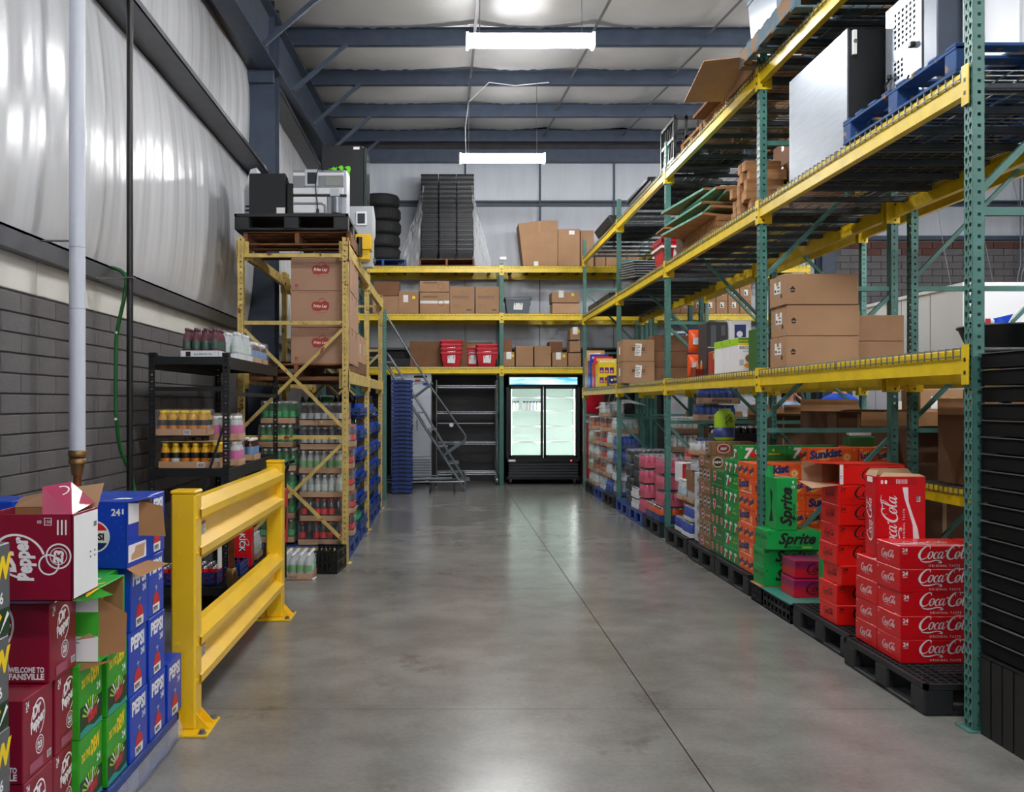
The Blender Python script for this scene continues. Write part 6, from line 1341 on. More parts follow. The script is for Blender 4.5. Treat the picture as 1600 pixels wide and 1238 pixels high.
tag(MB().cbox((2.24, 9.6, Z2 + .25), (2.7, 9.95, Z2 + .268), .003).build('plank', WOOD), 'short plank poking out into the aisle past the third post', 'board'); tag(MB().cbox((2.46, 9.62, Z2 + .002), (2.95, 9.95, Z2 + .248), .006).build('cardboard_box', KRAFT3), 'dark carton under the plank that pokes into the aisle', 'box')
cat(put('rcool', tote(.42, .5, .3, REDP, lid=True), (2.42, 10.45, Z2)), 'cooler', 'red cooler with white lid stripe past the third post'); MB().box((-.006, -.006, .2), (.426, .506, .225)).build('white_stripe', WHITE, bpy.data.objects[PROTO['rcool'].name])
# leaning black trays
for i in range(7):
    cat(put('bsheet', lambda: (lambda r: (MB().box((0, 0, .016), (.9, 1.05, .02)).build('edge_strip', mat('pale_edge', hx('c8ccd2'), .4), r), r)[-1])(MB().cbox((0, 0, 0), (.9, 1.05, .016), .003).build('black_sheet', BLACK)), (2.36 + .02 * i, 11.6 + .12 * i, Z2 + .02 + .05 * i), rot=(.10, 0, 0)), 'panel', f'black panel with pale edge in the tilted pile before the fourth post, {lay(i, 7)}', 'tilted black panels')
cat(put('bchair', lambda: (lambda r: (MB().tube([(0, 0, 0), (0, 0, .5), (.35, 0, .5), (.35, 0, 0)], .02, 8).build('frame_tube', BLACK, r), MB().cbox((.03, -.02, .25), (.32, .03, .45), .02).build('backrest', BLACK, r), r)[-1])(obj('folded_chair', None)), (2.75, 12.9, Z2)), 'chair', 'black folded chair standing behind the tilted panels')
for (y, l) in ((14.0, 'near'), (15.1, 'far')): cat(put('lowblk', lambda: MB().cbox((0, 0, 0), (.9, 1.0, .12), .01).build('black_mat', BLACK), (2.45, y, Z2)), 'mat', f'flat black mat bundle in the last bay, {l} one', 'flat mats')
# ---- level 3 (beam top 4.07)
Z3 = 4.082
cat(put('wp3', wood_pallet(1.0, 1.15, .145, mat('faded_blue_wood', hx('55707e'), .8, 0, .2, 6, rust=(hx('8a6848'), 6, .5)), nb=7), (2.27, 6.05, Z3)), 'pallet', 'blue edged wooden pallet overhanging the second post, high up')
cat(put('wp4', wood_pallet(1.0, 1.1, .145, WOOD, nb=7, ax='X'), (2.42, 4.7, Z3)), 'pallet', 'wooden pallet on the top level above the blue one')
cat(put('gt1', tote(.42, .62, .34, mat('clear_grey_tote', hx('9aa6b4'), .25), lid=True, taper=.04), (2.30, 6.5, Z3 + .147)), 'tote', 'grey plastic tote on the high pallet, farther one', 'high grey totes'); cat(put('gt1', None, (2.36, 5.85, Z3 + .147)), 'tote', 'grey plastic tote on the high pallet, nearer one', 'high grey totes'); cat(put('gt1', None, (2.80, 6.2, Z3 + .147)), 'tote', 'grey plastic tote on the high pallet, inner one', 'high grey totes')
tag(MB().add([(2.0, 7.22, 4.16), (2.38, 7.22, 4.20), (2.38, 8.0, 4.10), (2.02, 7.9, 4.06), (2.0, 7.22, 4.168), (2.38, 7.22, 4.208), (2.38, 8.0, 4.108), (2.02, 7.9, 4.068)], [(3,2,1,0),(4,5,6,7),(0,1,5,4),(1,2,6,5),(2,3,7,6),(3,0,4,7)]).cbox((2.38, 7.23, Z3 + .002), (2.9, 7.95, Z3 + .13), .004).build('cardboard_box', KRAFT2), 'flattened carton with a flap hanging over the aisle, top level', 'box')
for (y, l) in ((8.15, 'nearer'), (9.0, 'farther')): cat(put('wp5', wood_pallet(.95, .8, .14, WOOD, ax='X'), (2.47, y, Z3)), 'pallet', f'wooden pallet on the top level left of the second post, {l} one', 'top level pallets')
tag(MB().cbox((2.36, 8.25, Z3 + .142), (3.2, 8.9, Z3 + .17), .003).build('brown_sheet', WOODD), 'dark brown panel lying on the nearer top level pallet', 'panel')
def bcrate():
    o = obj('black_crate', None); b = MB(); w, d, h = .55, .6, .42
    for k in range(6): y = k * (d - .03) / 5; b.bar((.0, y + .015, 0), (.03, y + .015, h), .03, .02)
    for z in (.02, h * .5, h - .03): b.bar((0, 0, z), (0, d, z), .02, .03); b.bar((0, 0, z), (w, 0, z), .02, .03); b.bar((0, d, z), (w, d, z), .02, .03); b.bar((w, 0, z), (w, d, z), .02, .03)
    for k in range(5): x = k * w / 4; b.bar((x, 0, 0), (x, 0, h), .03, .02); b.bar((x, d, 0), (x, d, h), .03, .02)
    b.box((.01, .01, 0), (w, d, .01)); b.build('ribbed_shell', BLACK, o); return o
o = cat(bcrate(), 'crate', 'black ribbed crate on the top level by the third post'); o.location = (2.42, 9.4, Z3 + .19); o.location.z = Z3 + .002; o.location.y = 9.86; o.scale = (.9, .95, 1.15)
for i in range(2): cat(put('drum', lambda: MB().lathe([(.18, 0, 0), (.2, .02, 0), (.2, .3, 0), (.18, .33, 0)], 20).build('black_drum', BLACK), (3.0 + .0*i, 10.0 + .5 * i, Z3 + .002)), 'tub', f'black round tub on the top level, {"nearer" if i == 0 else "farther"} one', 'round black tubs')
cat(put('bflat', lambda: MB().cbox((0, 0, 0), (.85, 1.3, .05), .01).build('dark_sheet', BLK2), (2.40, 10.9, Z3 + .002)), 'panel', 'dark flat panel on the top level past the third post', 'top flat panels'); cat(put('bflat', None, (2.38, 11.0, Z3 + .054)), 'panel', 'upper dark flat panel past the third post', 'top flat panels')
for i in range(4): cat(put('bflat', None, (2.37 + .01 * i, 13.3 + .15 * i, Z3 + .002 + .052 * i)), 'panel', f'dark flat panel on the top level past the fourth post, {lay(i, 4)}', 'top flat panels')
# =====================================================================  FAR END
YR = 16.8; PR = F / YR
def bx(px0, px1, py1, zs, d=.4, m=KRAFT, marks=None, label='', y=YR, group='cartons on the far rack', py0=None, tape=True):
    p = F / y; w = (px1 - px0) / p; h = (py0 - py1) / p if py0 else (630 - py1) / p + 1.5 - zs
    o = carton((w, d, h), m, tape, marks)(); o.location = ((px0 - 698) / p, y, zs); return tag(o, label, 'box', group)
def prn(a, w, d, h):
    a.shape(rect(w * .7, .012), 'C', w * .1, h * .62, BRN); a.shape(rect(w * .7, .012), 'C', w * .1, h * .56, BRN)
    for q in range(3): a.shape(rect(w * .35, .007), 'C', w * .1, h * (.2 + .06 * q), DOT)
    a.shape(rect(w * .2, .03), 'C', w * .68, h * .1, BRN); a.txt('AA', 'C', w * .42, h * .8, .03, DOT)
def lab(a, w, d, h): a.shape(rect(.09, .13), 'C', w * .25, h * .5, PAPER); a.shape(rect(.05, .05), 'C', w * .7, h * .65, YL)
def rnd(a, w, d, h): a.shape(ring(.8, 1, 16), 'C', w * .72, h * .5, DOT, 0, .06); a.shape(rect(w * .5, .03), 'C', w * .1, h * .75, DOT)
def wtape(a, w, d, h): a.shape(rect(w - .01, .05), 'C', .005, h * .47, ink('pale_tape', 'cfd0cc', .2)); rnd(a, w, d, h)
L3, L2, L1 = 3.984, 3.124, 2.164
bx(582, 622, 463, L2, label='plain carton at the left end of the middle level'); bx(585, 624, 440, L2 + .317, m=KRAFT3, label='dark open carton stacked at the left end of the middle level', marks=None)
bx(622, 654, 455, L2, label='carton with white label and yellow sticker, middle level', marks=lab)
bx(656, 702, 457, L2, label='wide carton sealed with pale tape, middle level', marks=wtape); bx(656, 702, 439, L2 + .39, label='shallow carton on top of the pale-taped one', marks=rnd, group='cartons on the far rack')
bx(703, 741, 448, L2, label='left one of two printed cartons beside the centre post', marks=prn, m=KRAFT); bx(743, 780, 448, L2, label='right one of two printed cartons beside the centre post', marks=prn, m=KRAFT)
o = cat(put('gtote', tote(.48, .4, .28, mat('steel_grey_tote', hx('5d6870'), .4), lid=True), ((789 - 698) / PR, YR, L2)), 'tote', 'grey lidded tote right of the centre post, middle level')
bx(863, 905, 474, L2, label='lower carton beside the right post, middle level', m=KRAFT2); bx(862, 906, 457, L2 + .195, label='upper carton beside the right post, middle level', marks=lab, m=KRAFT)
bx(640, 730, 533, L1, label='long low brown carton behind the left red totes', y=17.1, d=.2, m=KRAFT3); bx(645, 770, 535, L1, label='wide kraft carton at the back of the low level', y=17.35, d=.25, m=KRAFT)
for c, (px, n, l) in enumerate(((688, 4, 'left'), (722, 3, 'middle'), (744, 3, 'right'))):
    for i in range(n): cat(put('rtote', tote(.40, .33, .26, REDP, taper=.09), ((px - 698) / PR, YR + (.36 if c == 1 else 0), L1 + i * (.075 if c != 1 else .06))), 'tote', f'red tote nested in the {l} stack on the low level, {lay(i, n)}', 'red nested totes')
bx(787, 804, 550, L1, label='narrow carton with yellow sticker right of the centre post', marks=lab); bx(786, 800, 530, L1 + .235, m=KRAFT3, label='dark open carton on the narrow one, low level', y=17.0)
bx(806, 833, 541, L1, label='left one of two plain square cartons over the glass cooler'); bx(835, 861, 541, L1, label='right one of two plain square cartons over the glass cooler')
bx(858, 879, 534, L1, m=KRAFT3, label='dark carton behind the plain square ones', y=17.25); bx(863, 886, 551, L1, label='small carton with two white labels, low level', marks=lab); bx(888, 908, 552, L1, label='bottom carton of the three by the right post, low level')
bx(890, 907, 533, L1 + .26, label='middle carton of the three by the right post, low level'); bx(891, 906, 514, L1 + .48, label='top carton of the three by the right post, low level', marks=lab)
bx(595, 640, 560, L1, m=BLK2, label='black machine at the left end of the low level', tape=False, group='far rack machines')
# top level
setp(put(('bpw', 1), wood_pallet(.85, .8, .12, BLUEP), (-1.58, YR, L3)), 'pallet')['label'] = 'blue pallet under the tyres on the far rack'
def tyre():
    b = MB(); pr = [(.19, 0), (.25, -.005), (.325, .015), (.345, .05), (.345, .19), (.325, .225), (.25, .24), (.19, .235), (.17, .12)]; n = 32; k = len(pr)
    vs = [(r * math.cos(6.2832*i/n), r * math.sin(6.2832*i/n), z + .005) for i in range(n) for r, z in pr]
    b.add(vs, [(i*k+j, ((i+1) % n)*k+j, ((i+1) % n)*k+(j+1) % k, i*k+(j+1) % k) for i in range(n) for j in range(k)], 0, True)
    o = b.build('tyre', RUB); t = MB()
    for i in range(40): a = 6.2832 * i / 40; t.box((.0, 0, 0), (0.001, .001, .001)) if False else t.bar((.346*math.cos(a), .346*math.sin(a), .06), (.346*math.cos(a + .05), .346*math.sin(a + .05), .19), .012, .004)
    t.build('tread', RUB, o); return o
for i in range(5): cat(put('tyre', tyre, (-1.21 + random.uniform(-.03, .03), YR + .38, L3 + .125 + .245 * i)), 'tyre', f'black tyre in the stack on the far rack, {lay(i, 5)}', 'stacked tyres')
setp(put(('fw', 1), wood_pallet(1.02, .8, .13, WOODD), ((654 - 698) / PR, YR, L3)), 'pallet')['label'] = 'wooden pallet under the black nested totes on the far rack'
for c in range(3):
    for i in range(17):
        cat(put('btote', tote(.315, .5, .2, mat('black_tote', hx('090d13'), .4, spec=.3), label=False, taper=.05, ribs=5), ((657.5 - 698 + 28 * c) / PR, YR + .05, L3 + .132 + i * .084)), 'tote', f'black nested tote in the {["left","middle","right"][c]} tall column, {lay(i, 17)}', 'black nested totes')
for s, (xa, xb, xt) in enumerate(((-.50, -.92, -.42), (.50, .84, .46))):
    m = MB(); m.sheet(lambda a, b: ((xa + (xb - xa) * a) * (1 - b) + xt * b + .03 * noise.noise(Vector((a * 7, b * 9, s))), YR - .03 + .25 * a + .06 * noise.noise(Vector((a * 9, b * 9, s + 4))), L3 + .01 + 1.45 * b), 16, 30)
    m.sheet(lambda a, b: ((xa + (xb - xa) * a) * (1 - b) + xt * b + .04 * noise.noise(Vector((a * 6, b * 9, s + 7))), YR + .4 + .2 * a, L3 + .01 + 1.3 * b), 12, 20)
    tag(m.build('stretch_film', FILM2), f'loose clear film hanging at the {"left" if s == 0 else "right"} of the black totes', 'film')
def bigc():
    o = obj('cardboard_box', None); b = MB(); b.prism([(.09, 0), (.71, 0), (.71, .82), (.45, .82), (.0, .77)], 'xz', 0, .5); b.build('body', KRAFT, o); MB().box((.36, -.002, .6), (.40, 0, .815)).build('packing_tape', TAPE, o); MB().box((.28, -.004, .0), (.36, 0, .08)).build('torn_label', PAPER, o); return o
o = cat(bigc(), 'box', 'tall slanted carton bulging left on the top of the far rack', 'cartons on the far rack'); o.location = ((810 - 698) / PR, YR, L3)
bx(872, 906, 358, L3, label='tall carton with white label right of the slanted one', marks=lambda a, w, d, h: (a.shape(rect(.1, .07), 'C', w * .5, h - .1, PAPER),)); bx(907, 928, 360, L3, label='carton behind the right rack post, top level', y=16.95)
for i, (a, b) in enumerate(((930, 946), (947, 979), (980, 1001))): bx(a, b, 388, L3, label=f'{["narrow","wide","right-hand"][i]} low carton at the right end of the top level', y=16.9)
pt = thing('post_top_bolt', 'white bracket clipped on the top of the centre post', 'bracket', (1.0, 16.76, 4.085)); MB().cbox((-.05, -.03, 0), (.08, .03, .06), .008).build('bracket', WHITE, pt)
# labelled cartons on the right part
for c in range(7):
    for r in range(3):
        if (c == 0 and r > 1) or (c == 1 and r == 2): continue
        cat(put('lcart', carton((.205, .38, .225), KRAFT, marks=lambda a, w, d, h: (a.shape(rect(.07, .1), 'C', w * .35, h * .45, PAPER), a.shape(rect(.02, .06), 'C', w * .4, h * .5, INKK), a.shape(rect(.04, .015), 'C', w * .4, h * .5, INKK))), (4.02 + .215 * c, YR, L2 + .227 * r)), 'box', f'small labelled carton on the far right rack, {NTH[c]} column, {lay(r, 3)}', 'small labelled cartons')
def cups(a, w, d, h): a.shape(rect(w * .55, .06), 'C', w * .2, h - .1, NAVI); a.shape(rect(w * .5, .18), 'C', w * .22, h * .45, NAVI); a.txt('1000', 'C', w * .25, h * .62, .04, WH, .03); a.txt('FOAM CUPS', 'C', w * .24, h * .53, .022, WH, .02); a.shape(rect(w * .5, .03), 'C', w * .22, h * .42, UPG); [a.shape(disc(8), 'C', w * (.4 + .22 * q), .08 + .08 * r, INKK, 0, .014) for q in range(2) for r in range(2)]
cat(put('cups', can_box((.42, .4, .64), WHITE, cups), (4.02, YR - .0, L1)), 'box', 'white box lettered 1000 FOAM CUPS on the far right rack'); cat(put('cups2', can_box((.27, .3, .22), WHITE, lambda a, w, d, h: a.shape(rect(.12, .06), 'C', .06, .09, SIL)), (4.47, YR + .1, L1)), 'box', 'small white box right of the foam cups box')
for i in range(3): cat(put('up', carton((.5, .4, .3), KRAFT2), (4.6 + .55 * i, YR + .1, L3)), 'box', f'carton on the top of the far right rack, {NTH[i]} from the left', 'top cartons right'); 
for i in range(3): cat(put('rb', carton((.45, .4, .3), KRAFT), (4.95 + .5 * i, YR + .1, L1)), 'box', f'carton on the low level of the far right rack, {NTH[i]} from the left', 'low cartons right')
# ---- glass-door cooler
def glass_cooler():
    o = obj('glass_door_cooler', None); w, d, h = 1.34, .70, 2.0; t = .05
    BK = mat('cooler_black', hx('15171a'), .3); WI = mat('cooler_white_inside', hx('f0fdf6'), .5)
    b = MB(); b.box((0, .03, .14), (t, d, h)).box((w - t, .03, .14), (w, d, h)).box((0, d - .04, .14), (w, d, h)).box((0, .03, h - .2), (w, d, h)).box((0, .03, .10), (w, d, .47)).cbox((0, 0, .42), (w, .035, .50), .004); b.build('cabinet', BK, o)
    b = MB(); b.box((t, .1, .50), (t + .004, d - .04, h - .2)).box((w - t - .004, .1, .50), (w - t, d - .04, h - .2)).box((t, d - .05, .5), (w - t, d - .04, h - .2)).box((t, .1, .495), (w - t, d - .04, .5)).box((t, .1, h - .205), (w - t, d - .04, h - .2)); b.build('liner', WI, o)
    MB().box((.03, -.012, h - .175), (w - .03, .03, h - .015)).build('light_box', BK, o)
    sg = mat('lit_sign_sky', hx('4aa6dc'), .4, 0, 0, 2.2, col2=hx('d8f4ff'), stretch=(1, 1, 5)); nt = sg.node_tree; pn = nt.nodes['Principled BSDF']; l = pn.inputs['Base Color'].links[0].from_socket; nt.links.new(l, pn.inputs['Emission Color']); pn.inputs['Emission Strength'].default_value = 1.1
    MB().box((.05, -.014, h - .16), (w - .05, -.012, h - .03)).build('lit_sign', sg, o)
    for k in range(2):
        x0 = .04 + k * .635; x1 = x0 + .625; r = obj('door', None, o)
        b = MB(); z0, z1 = .50, h - .19; b.cbox((x0, 0, z0), (x0 + .045, .03, z1), .004).cbox((x1 - .045, 0, z0), (x1, .03, z1), .004).cbox((x0, 0, z1 - .05), (x1, .03, z1), .004).cbox((x0, 0, z0), (x1, .03, z0 + .045), .004); b.build('door_frame', BK, r)
        MB().box((x0 + .045, .012, z0 + .045), (x1 - .045, .016, z1 - .05)).build('glass_pane', GLASSD, r); MB().cbox(((x1 - .03) if k == 0 else (x0 + .005), -.02, .95), ((x1 - .01) if k == 0 else x0 + .025, 0, 1.5), .004).build('door_handle', BK, r)
    LT = mat('cooler_led', hx('f4fffa'), .5, emit=12)
    for x in (t + .03, w / 2 - .02, w / 2 + .01, w - t - .045): MB().box((x, .055, .53), (x + .012, .07, h - .25)).build('led_strip', LT, o)
    for z in (.78, 1.07, 1.36, 1.6): 
        b = MB(); 
        for k in range(26): x = t + .02 + k * (w - 2*t - .04) / 25; b.box((x, .14, z), (x + .004, d - .08, z + .004))
        for y in (.14, .35, d - .09): b.box((t, y, z - .008), (w - t, y + .006, z))
        b.box((t, .13, z - .012), (w - t, .137, z + .01)); b.build('wire_shelf', WHITE, o)
    for k in range(5): MB().box((.03, .005, .15 + .052 * k), (w - .03, .03, .178 + .052 * k)).build('grille_slat', mat('grille_grey', hx('33363a'), .35), o)
    MB().box((.03, -.003, .425), (.16, 0, .465)).build('maker_plate', PAPER, o); MB().cyl((w - .16, -.004, .445), .013, .006, 12, axis=1).build('red_indicator', mat('red_indicator', (1, .03, .03), .4, emit=4), o)
    for x in (.06, w - .1):
        for y in (.1, d - .1): MB().cyl((x, y, .045), .045, .03, 14, axis=0).build('caster', RUB, o); MB().box((x - .005, y - .03, .05), (x + .035, y + .03, .105)).build('caster_fork', GALV, o)
    return o
o = cat(glass_cooler(), 'cooler', 'black two-door glass cooler glowing at the end of the aisle'); o.location = (1.10, 17.0, 0)
for i in range(9): 
    c = put(('jar', i % 3 == 1), lambda: obj('milk_bottle', bottle('milk' + str(i % 3 == 1), [(.03, 0, 0), (.033, .01, 0), (.033, .12, 0), (.025, .14, 1), (.026, .17, 1)], [ink('milk_white', 'eef2ee'), ink('milk_cap', '2a4fb0') if i % 3 != 1 else ink('cocoa_cap', '7a5a3a')])), (1.19 + .062 * i + (.06 if i > 2 else 0), 17.2, 1.366)); cat(c, 'bottle', ('blue-capped' if i % 3 != 1 else 'brown-capped') + ' white bottle on the shelf behind the left glass door', 'milk bottles in the cooler')
# ---- chrome cart
def cart():
    o = obj('wire_shelf_cart', None); w, d, h = 1.10, .5, 1.92
    for (x, y) in ((0, 0), (w, 0), (0, d), (w, d)):
        MB().cyl((x, y, .1), .013, h - .1, 10).build('post', CHROME, o); MB().cyl((x - .012, y, .05), .05, .024, 16, axis=0).build('caster', RUB, o); MB().box((x - .02, y - .02, .05), (x + .02, y + .02, .12)).build('caster_fork', CHROME, o)
    for z in (.23, .78, 1.34, 1.82):
        b = MB()
        for q in (0, .035):
            for y in (0, d): b.bar((0, y, z - q), (w, y, z - q), .007, .007)
            for x in (0, w): b.bar((x, 0, z - q), (x, d, z - q), .007, .007)
        n = 22
        for y in (0, d):
            for k in range(n): x = w * k / n; b.bar((x, y, z - (.035 if k % 2 else 0)), (x + w / n, y, z - (0 if k % 2 else .035)), .005, .005)
        for k in range(24): x = .02 + (w - .04) * k / 23; b.bar((x, 0, z + .004), (x, d, z + .004), .004, .004)
        for k in range(3): b.bar((0, .12 + .13 * k, z), (w, .12 + .13 * k, z), .006, .006)
        b.build('wire_shelf', CHROME, o)
    MB().bar((0, d, 1.12), (w, d, 1.12), .012, .012).build('tie_bar', CHROME, o); MB().cyl((.27, -.02, 1.12 - .02), .04, .03, 8, axis=1).build('shelf_tag', WHITE, o); return o
o = cat(cart(), 'cart', 'chrome wire shelf cart on casters against the dark back wall'); o.location = ((682 - 698) / PR, 16.95, 0)
# ---- stainless fridge
def sfridge():
    o = obj('stainless_fridge', None); w, d, h = .74, .72, 2.06
    MB().cbox((0, .02, .14), (w, d, h), .006).build('cabinet', mat('bright_stainless', hx('c8cdd4'), .3, .6), o); MB().cbox((.01, 0, .52), (w - .01, .03, h - .18), .006).build('door', mat('bright_stainless', hx('c8cdd4'), .3, .6), o); MB().cbox((.0, .0, h - .17), (w, .03, h - .01), .004).build('top_panel', mat('bright_stainless', hx('c8cdd4'), .3, .6), o); MB().box((w - .32, -.003, h - .1), (w - .08, 0, h - .06)).build('badge', INKK, o); MB().box((w - .3, -.003, h - .16), (w - .2, 0, h - .13)).build('red_badge', REDI, o); MB().box((w - .15, -.002, h - .24), (w - .05, .0, h - .19)).build('blue_sticker', BLU, o)
    for k in range(7): MB().box((.02, .0, .16 + .048 * k), (w - .02, .02, .185 + .048 * k)).build('grille_slat', GALV, o)
    for x in (.08, w - .08): MB().cyl((x, .1, .06), .05, .03, 14, axis=0).build('caster', RUB, o); MB().box((x - .02, .07, .06), (x + .04, .13, .14)).build('caster_fork', CHROME, o)
    return o
o = cat(sfridge(), 'fridge', 'stainless upright fridge behind the stack of blue trays'); o.location = (-1.02, 16.95, 0); MB().box((.47, -.02, 1.0), (.49, -.0, 1.2)).build('door_handle', CHROME, o)
# ---- stack of blue trays
def btr():
    o = obj('blue_tray', None); b = MB(); w, d, h = .33, .55, .0665
    b.cbox((0, 0, .016), (w, d, h), .004); b.build('tray_shell', NAVY, o); n = MB().box((.10, -.004, .018), (.24, .0, .034)).box((.03, .01, 0), (w - .03, d - .01, .016)); n.build('recess', mat('recess_dark', hx('0a1430'), .6), o); MB().box((-.004, -.006, h - .012), (w + .004, .0, h)).build('rim', NAVY, o); return o
for i in range(28): cat(put('btr', btr, (-.905 + random.uniform(-.004, .004), 15.25, .005 + i * .067)), 'tray', f'blue plastic tray in the tall stack by the ladder, {lay(i, 28)}', 'blue trays')
# ---- rolling ladder
def ladder():
    o = obj('rolling_ladder', None); YL0 = 15.6
    A = lambda px, py, y=YL0: Vector(P(px, py, y))
    r = .016
    top = [A(590, 470), A(640, 553), A(668, 598), A(715, 664), A(728, 682), A(727, 690), A(692, 713)]
    for dy, nm in ((0, 'near'), (.55, 'far')):
        D = Vector((0, dy, 0)); MB().tube([p + D for p in top], r, 8).build('handrail', GALV, o)
        MB().tube([A(597, 560) + D, A(652, 650) + D, A(716, 750) + D, A(727, 765) + D], r, 8).build('side_rail', GALV, o)
        MB().tube([A(605, 552) + D, A(660, 640) + D, A(727, 752) + D, A(727, 765) + D], r * .8, 8).build('side_rail', GALV, o)
        MB().tube([A(645, 622) + D, A(676, 598) + D], r, 8).build('rail_link', GALV, o)
        MB().tube([A(600, 754) + D, A(727, 753) + D], r * .9, 8).tube([A(600, 749) + D, A(706, 747) + D], r * .7, 8).build('base_rail', GALV, o)
        MB().tube([A(726, 740) + D, A(727, 766) + D], r * 1.1, 8).build('foot_post', GALV, o)
        for px in (672, 710): c = A(px, 0); MB().cyl((c.x - .015, YL0 + dy, .055), .055, .03, 16, axis=0).build('caster', RUB, o)
    for k in range(8):
        a = A(601 + 17.3 * k, 567 + 26.4 * k); MB().box((a.x - .06, YL0, a.z), (a.x + .13, YL0 + .55, a.z + .025)).build('tread', GALV, o)
    for k in range(8): a = A(601 + 17.3 * k, 567 + 26.4 * k)
    MB().bar(A(597, 560), A(597, 752), .03, .03).bar(A(597, 560) + Vector((0, .55, 0)), A(597, 752) + Vector((0, .55, 0)), .03, .03).build('back_leg', GALV, o)
    return o
cat(ladder(), 'ladder', 'grey rolling ladder with bent handrail before the chrome cart')
# red totes at the corner
for i, (h_, z) in enumerate(((.62, 0), (.62, .64), (.42, 1.285))): cat(put(('rt', i), tote(.40, .45, h_, REDP, lid=True, label=False, taper=.05), (2.50, 17.0, z)), 'cooler', f'red cooler in the corner right of the glass cooler, {lay(i, 3)}', 'corner red coolers')
MB().box((-.005, -.006, .50), (.405, -.002, .55)).build('white_stripe', WHITE, PROTO[('rt', 1)])
for i in range(2): tag(MB().bar((2.72 + .1 * i, 16.65, .8), (3.0 + .1 * i, 16.7, 1.9), .02, .02).build('broom_pole', GALV), f'grey pole leaning across the red coolers, {"left" if i == 0 else "right"} one', 'pole', 'leaning poles')
# green plastic pallet bundle / grey bin left of far rack low level
cat(put('cl', tote(.4, .5, .5, mat('smoky_bin', hx('7a8088'), .3), label=False), (-1.45, YR + .1, L1)), 'tote', 'smoky plastic bin at the left end of the low level') if False else None

# =====================================================================  FAR RIGHT
# cartons on the floor of the second rack, kraft darkened to carry the shade there
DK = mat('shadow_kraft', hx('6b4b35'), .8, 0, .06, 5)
def openc(w, d, h, m, fl=.12):
    def f():
        o = obj('cardboard_box', None); b = MB(); t = .008
        b.cbox((0, 0, 0), (w, t, h), .002).cbox((0, d - t, 0), (w, d, h), .002).cbox((0, 0, 0), (t, d, h), .002).cbox((w - t, 0, 0), (w, d, h), .002).box((0, 0, 0), (w, d, .006)); b.build('body', m, o)
        MB().add([(0, 0, h), (w, 0, h), (w - .02, -fl, h + .02), (.02, -fl, h + .02)], [(0, 1, 2, 3)]).build('cardboard_flap', KIN, o); MB().add([(0, d, h), (w, d, h), (w - .02, d + .04, h + fl), (.02, d + .04, h + fl)], [(0, 1, 2, 3)]).build('cardboard_flap', KIN, o); MB().box((w * .3, -.001, .1), (w * .34, 0, h - .02)).build('packing_tape', TAPE, o); return o
    return f
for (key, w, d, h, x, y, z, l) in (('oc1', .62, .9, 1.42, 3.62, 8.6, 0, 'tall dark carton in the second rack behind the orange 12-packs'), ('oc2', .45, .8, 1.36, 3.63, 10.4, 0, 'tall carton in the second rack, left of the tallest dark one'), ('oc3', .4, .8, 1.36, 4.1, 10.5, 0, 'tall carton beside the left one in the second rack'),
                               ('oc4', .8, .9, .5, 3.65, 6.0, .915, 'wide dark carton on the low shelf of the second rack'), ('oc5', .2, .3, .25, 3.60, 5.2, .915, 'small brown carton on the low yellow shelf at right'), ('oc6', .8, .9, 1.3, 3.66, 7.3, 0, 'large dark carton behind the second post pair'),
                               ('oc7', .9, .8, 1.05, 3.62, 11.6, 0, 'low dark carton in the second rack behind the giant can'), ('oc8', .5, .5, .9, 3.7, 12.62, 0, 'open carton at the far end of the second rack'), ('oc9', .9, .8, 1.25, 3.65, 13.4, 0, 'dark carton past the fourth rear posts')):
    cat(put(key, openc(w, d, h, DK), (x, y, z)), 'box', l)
for i in range(4):
    cat(put(('rsh', i < 4), carton((.5, .4, .09 if i < 4 else .36), KRAFT), (3.66 + (i % 2) * .0, 5.0 + .42 * i if i < 4 else 7.4 + .5 * (i - 4), 1.764 - .0)), 'box', f'carton on the second rack beyond the arrow cartons, {NTH[i]} from the near end', 'second rack cartons') if i > 1 else cat(put('rsh0', carton((.45, .35, .07), KRAFT2), (3.64, 5.0 + .42 * i, 1.764)), 'box', f'shallow carton on the second rack near the post, {"first" if i == 0 else "second"}', 'second rack cartons')
for i in range(4): cat(put('wpr2', wood_pallet(.95, .95, .14, WOOD), (3.6, 7.3 + 1.0 * i if i < 3 else 11.0, 3.434)), 'pallet', f'wooden pallet on the second rack top, {NTH[i]} from the near end', 'second rack pallets')
for i in range(3): cat(put('wpc2', carton((.6, .6, .3), KRAFT), (3.7, 7.4 + 1.0 * i, 3.576)), 'box', f'carton on a second rack pallet, {NTH[i]} from the near end', 'second rack pallet cartons')
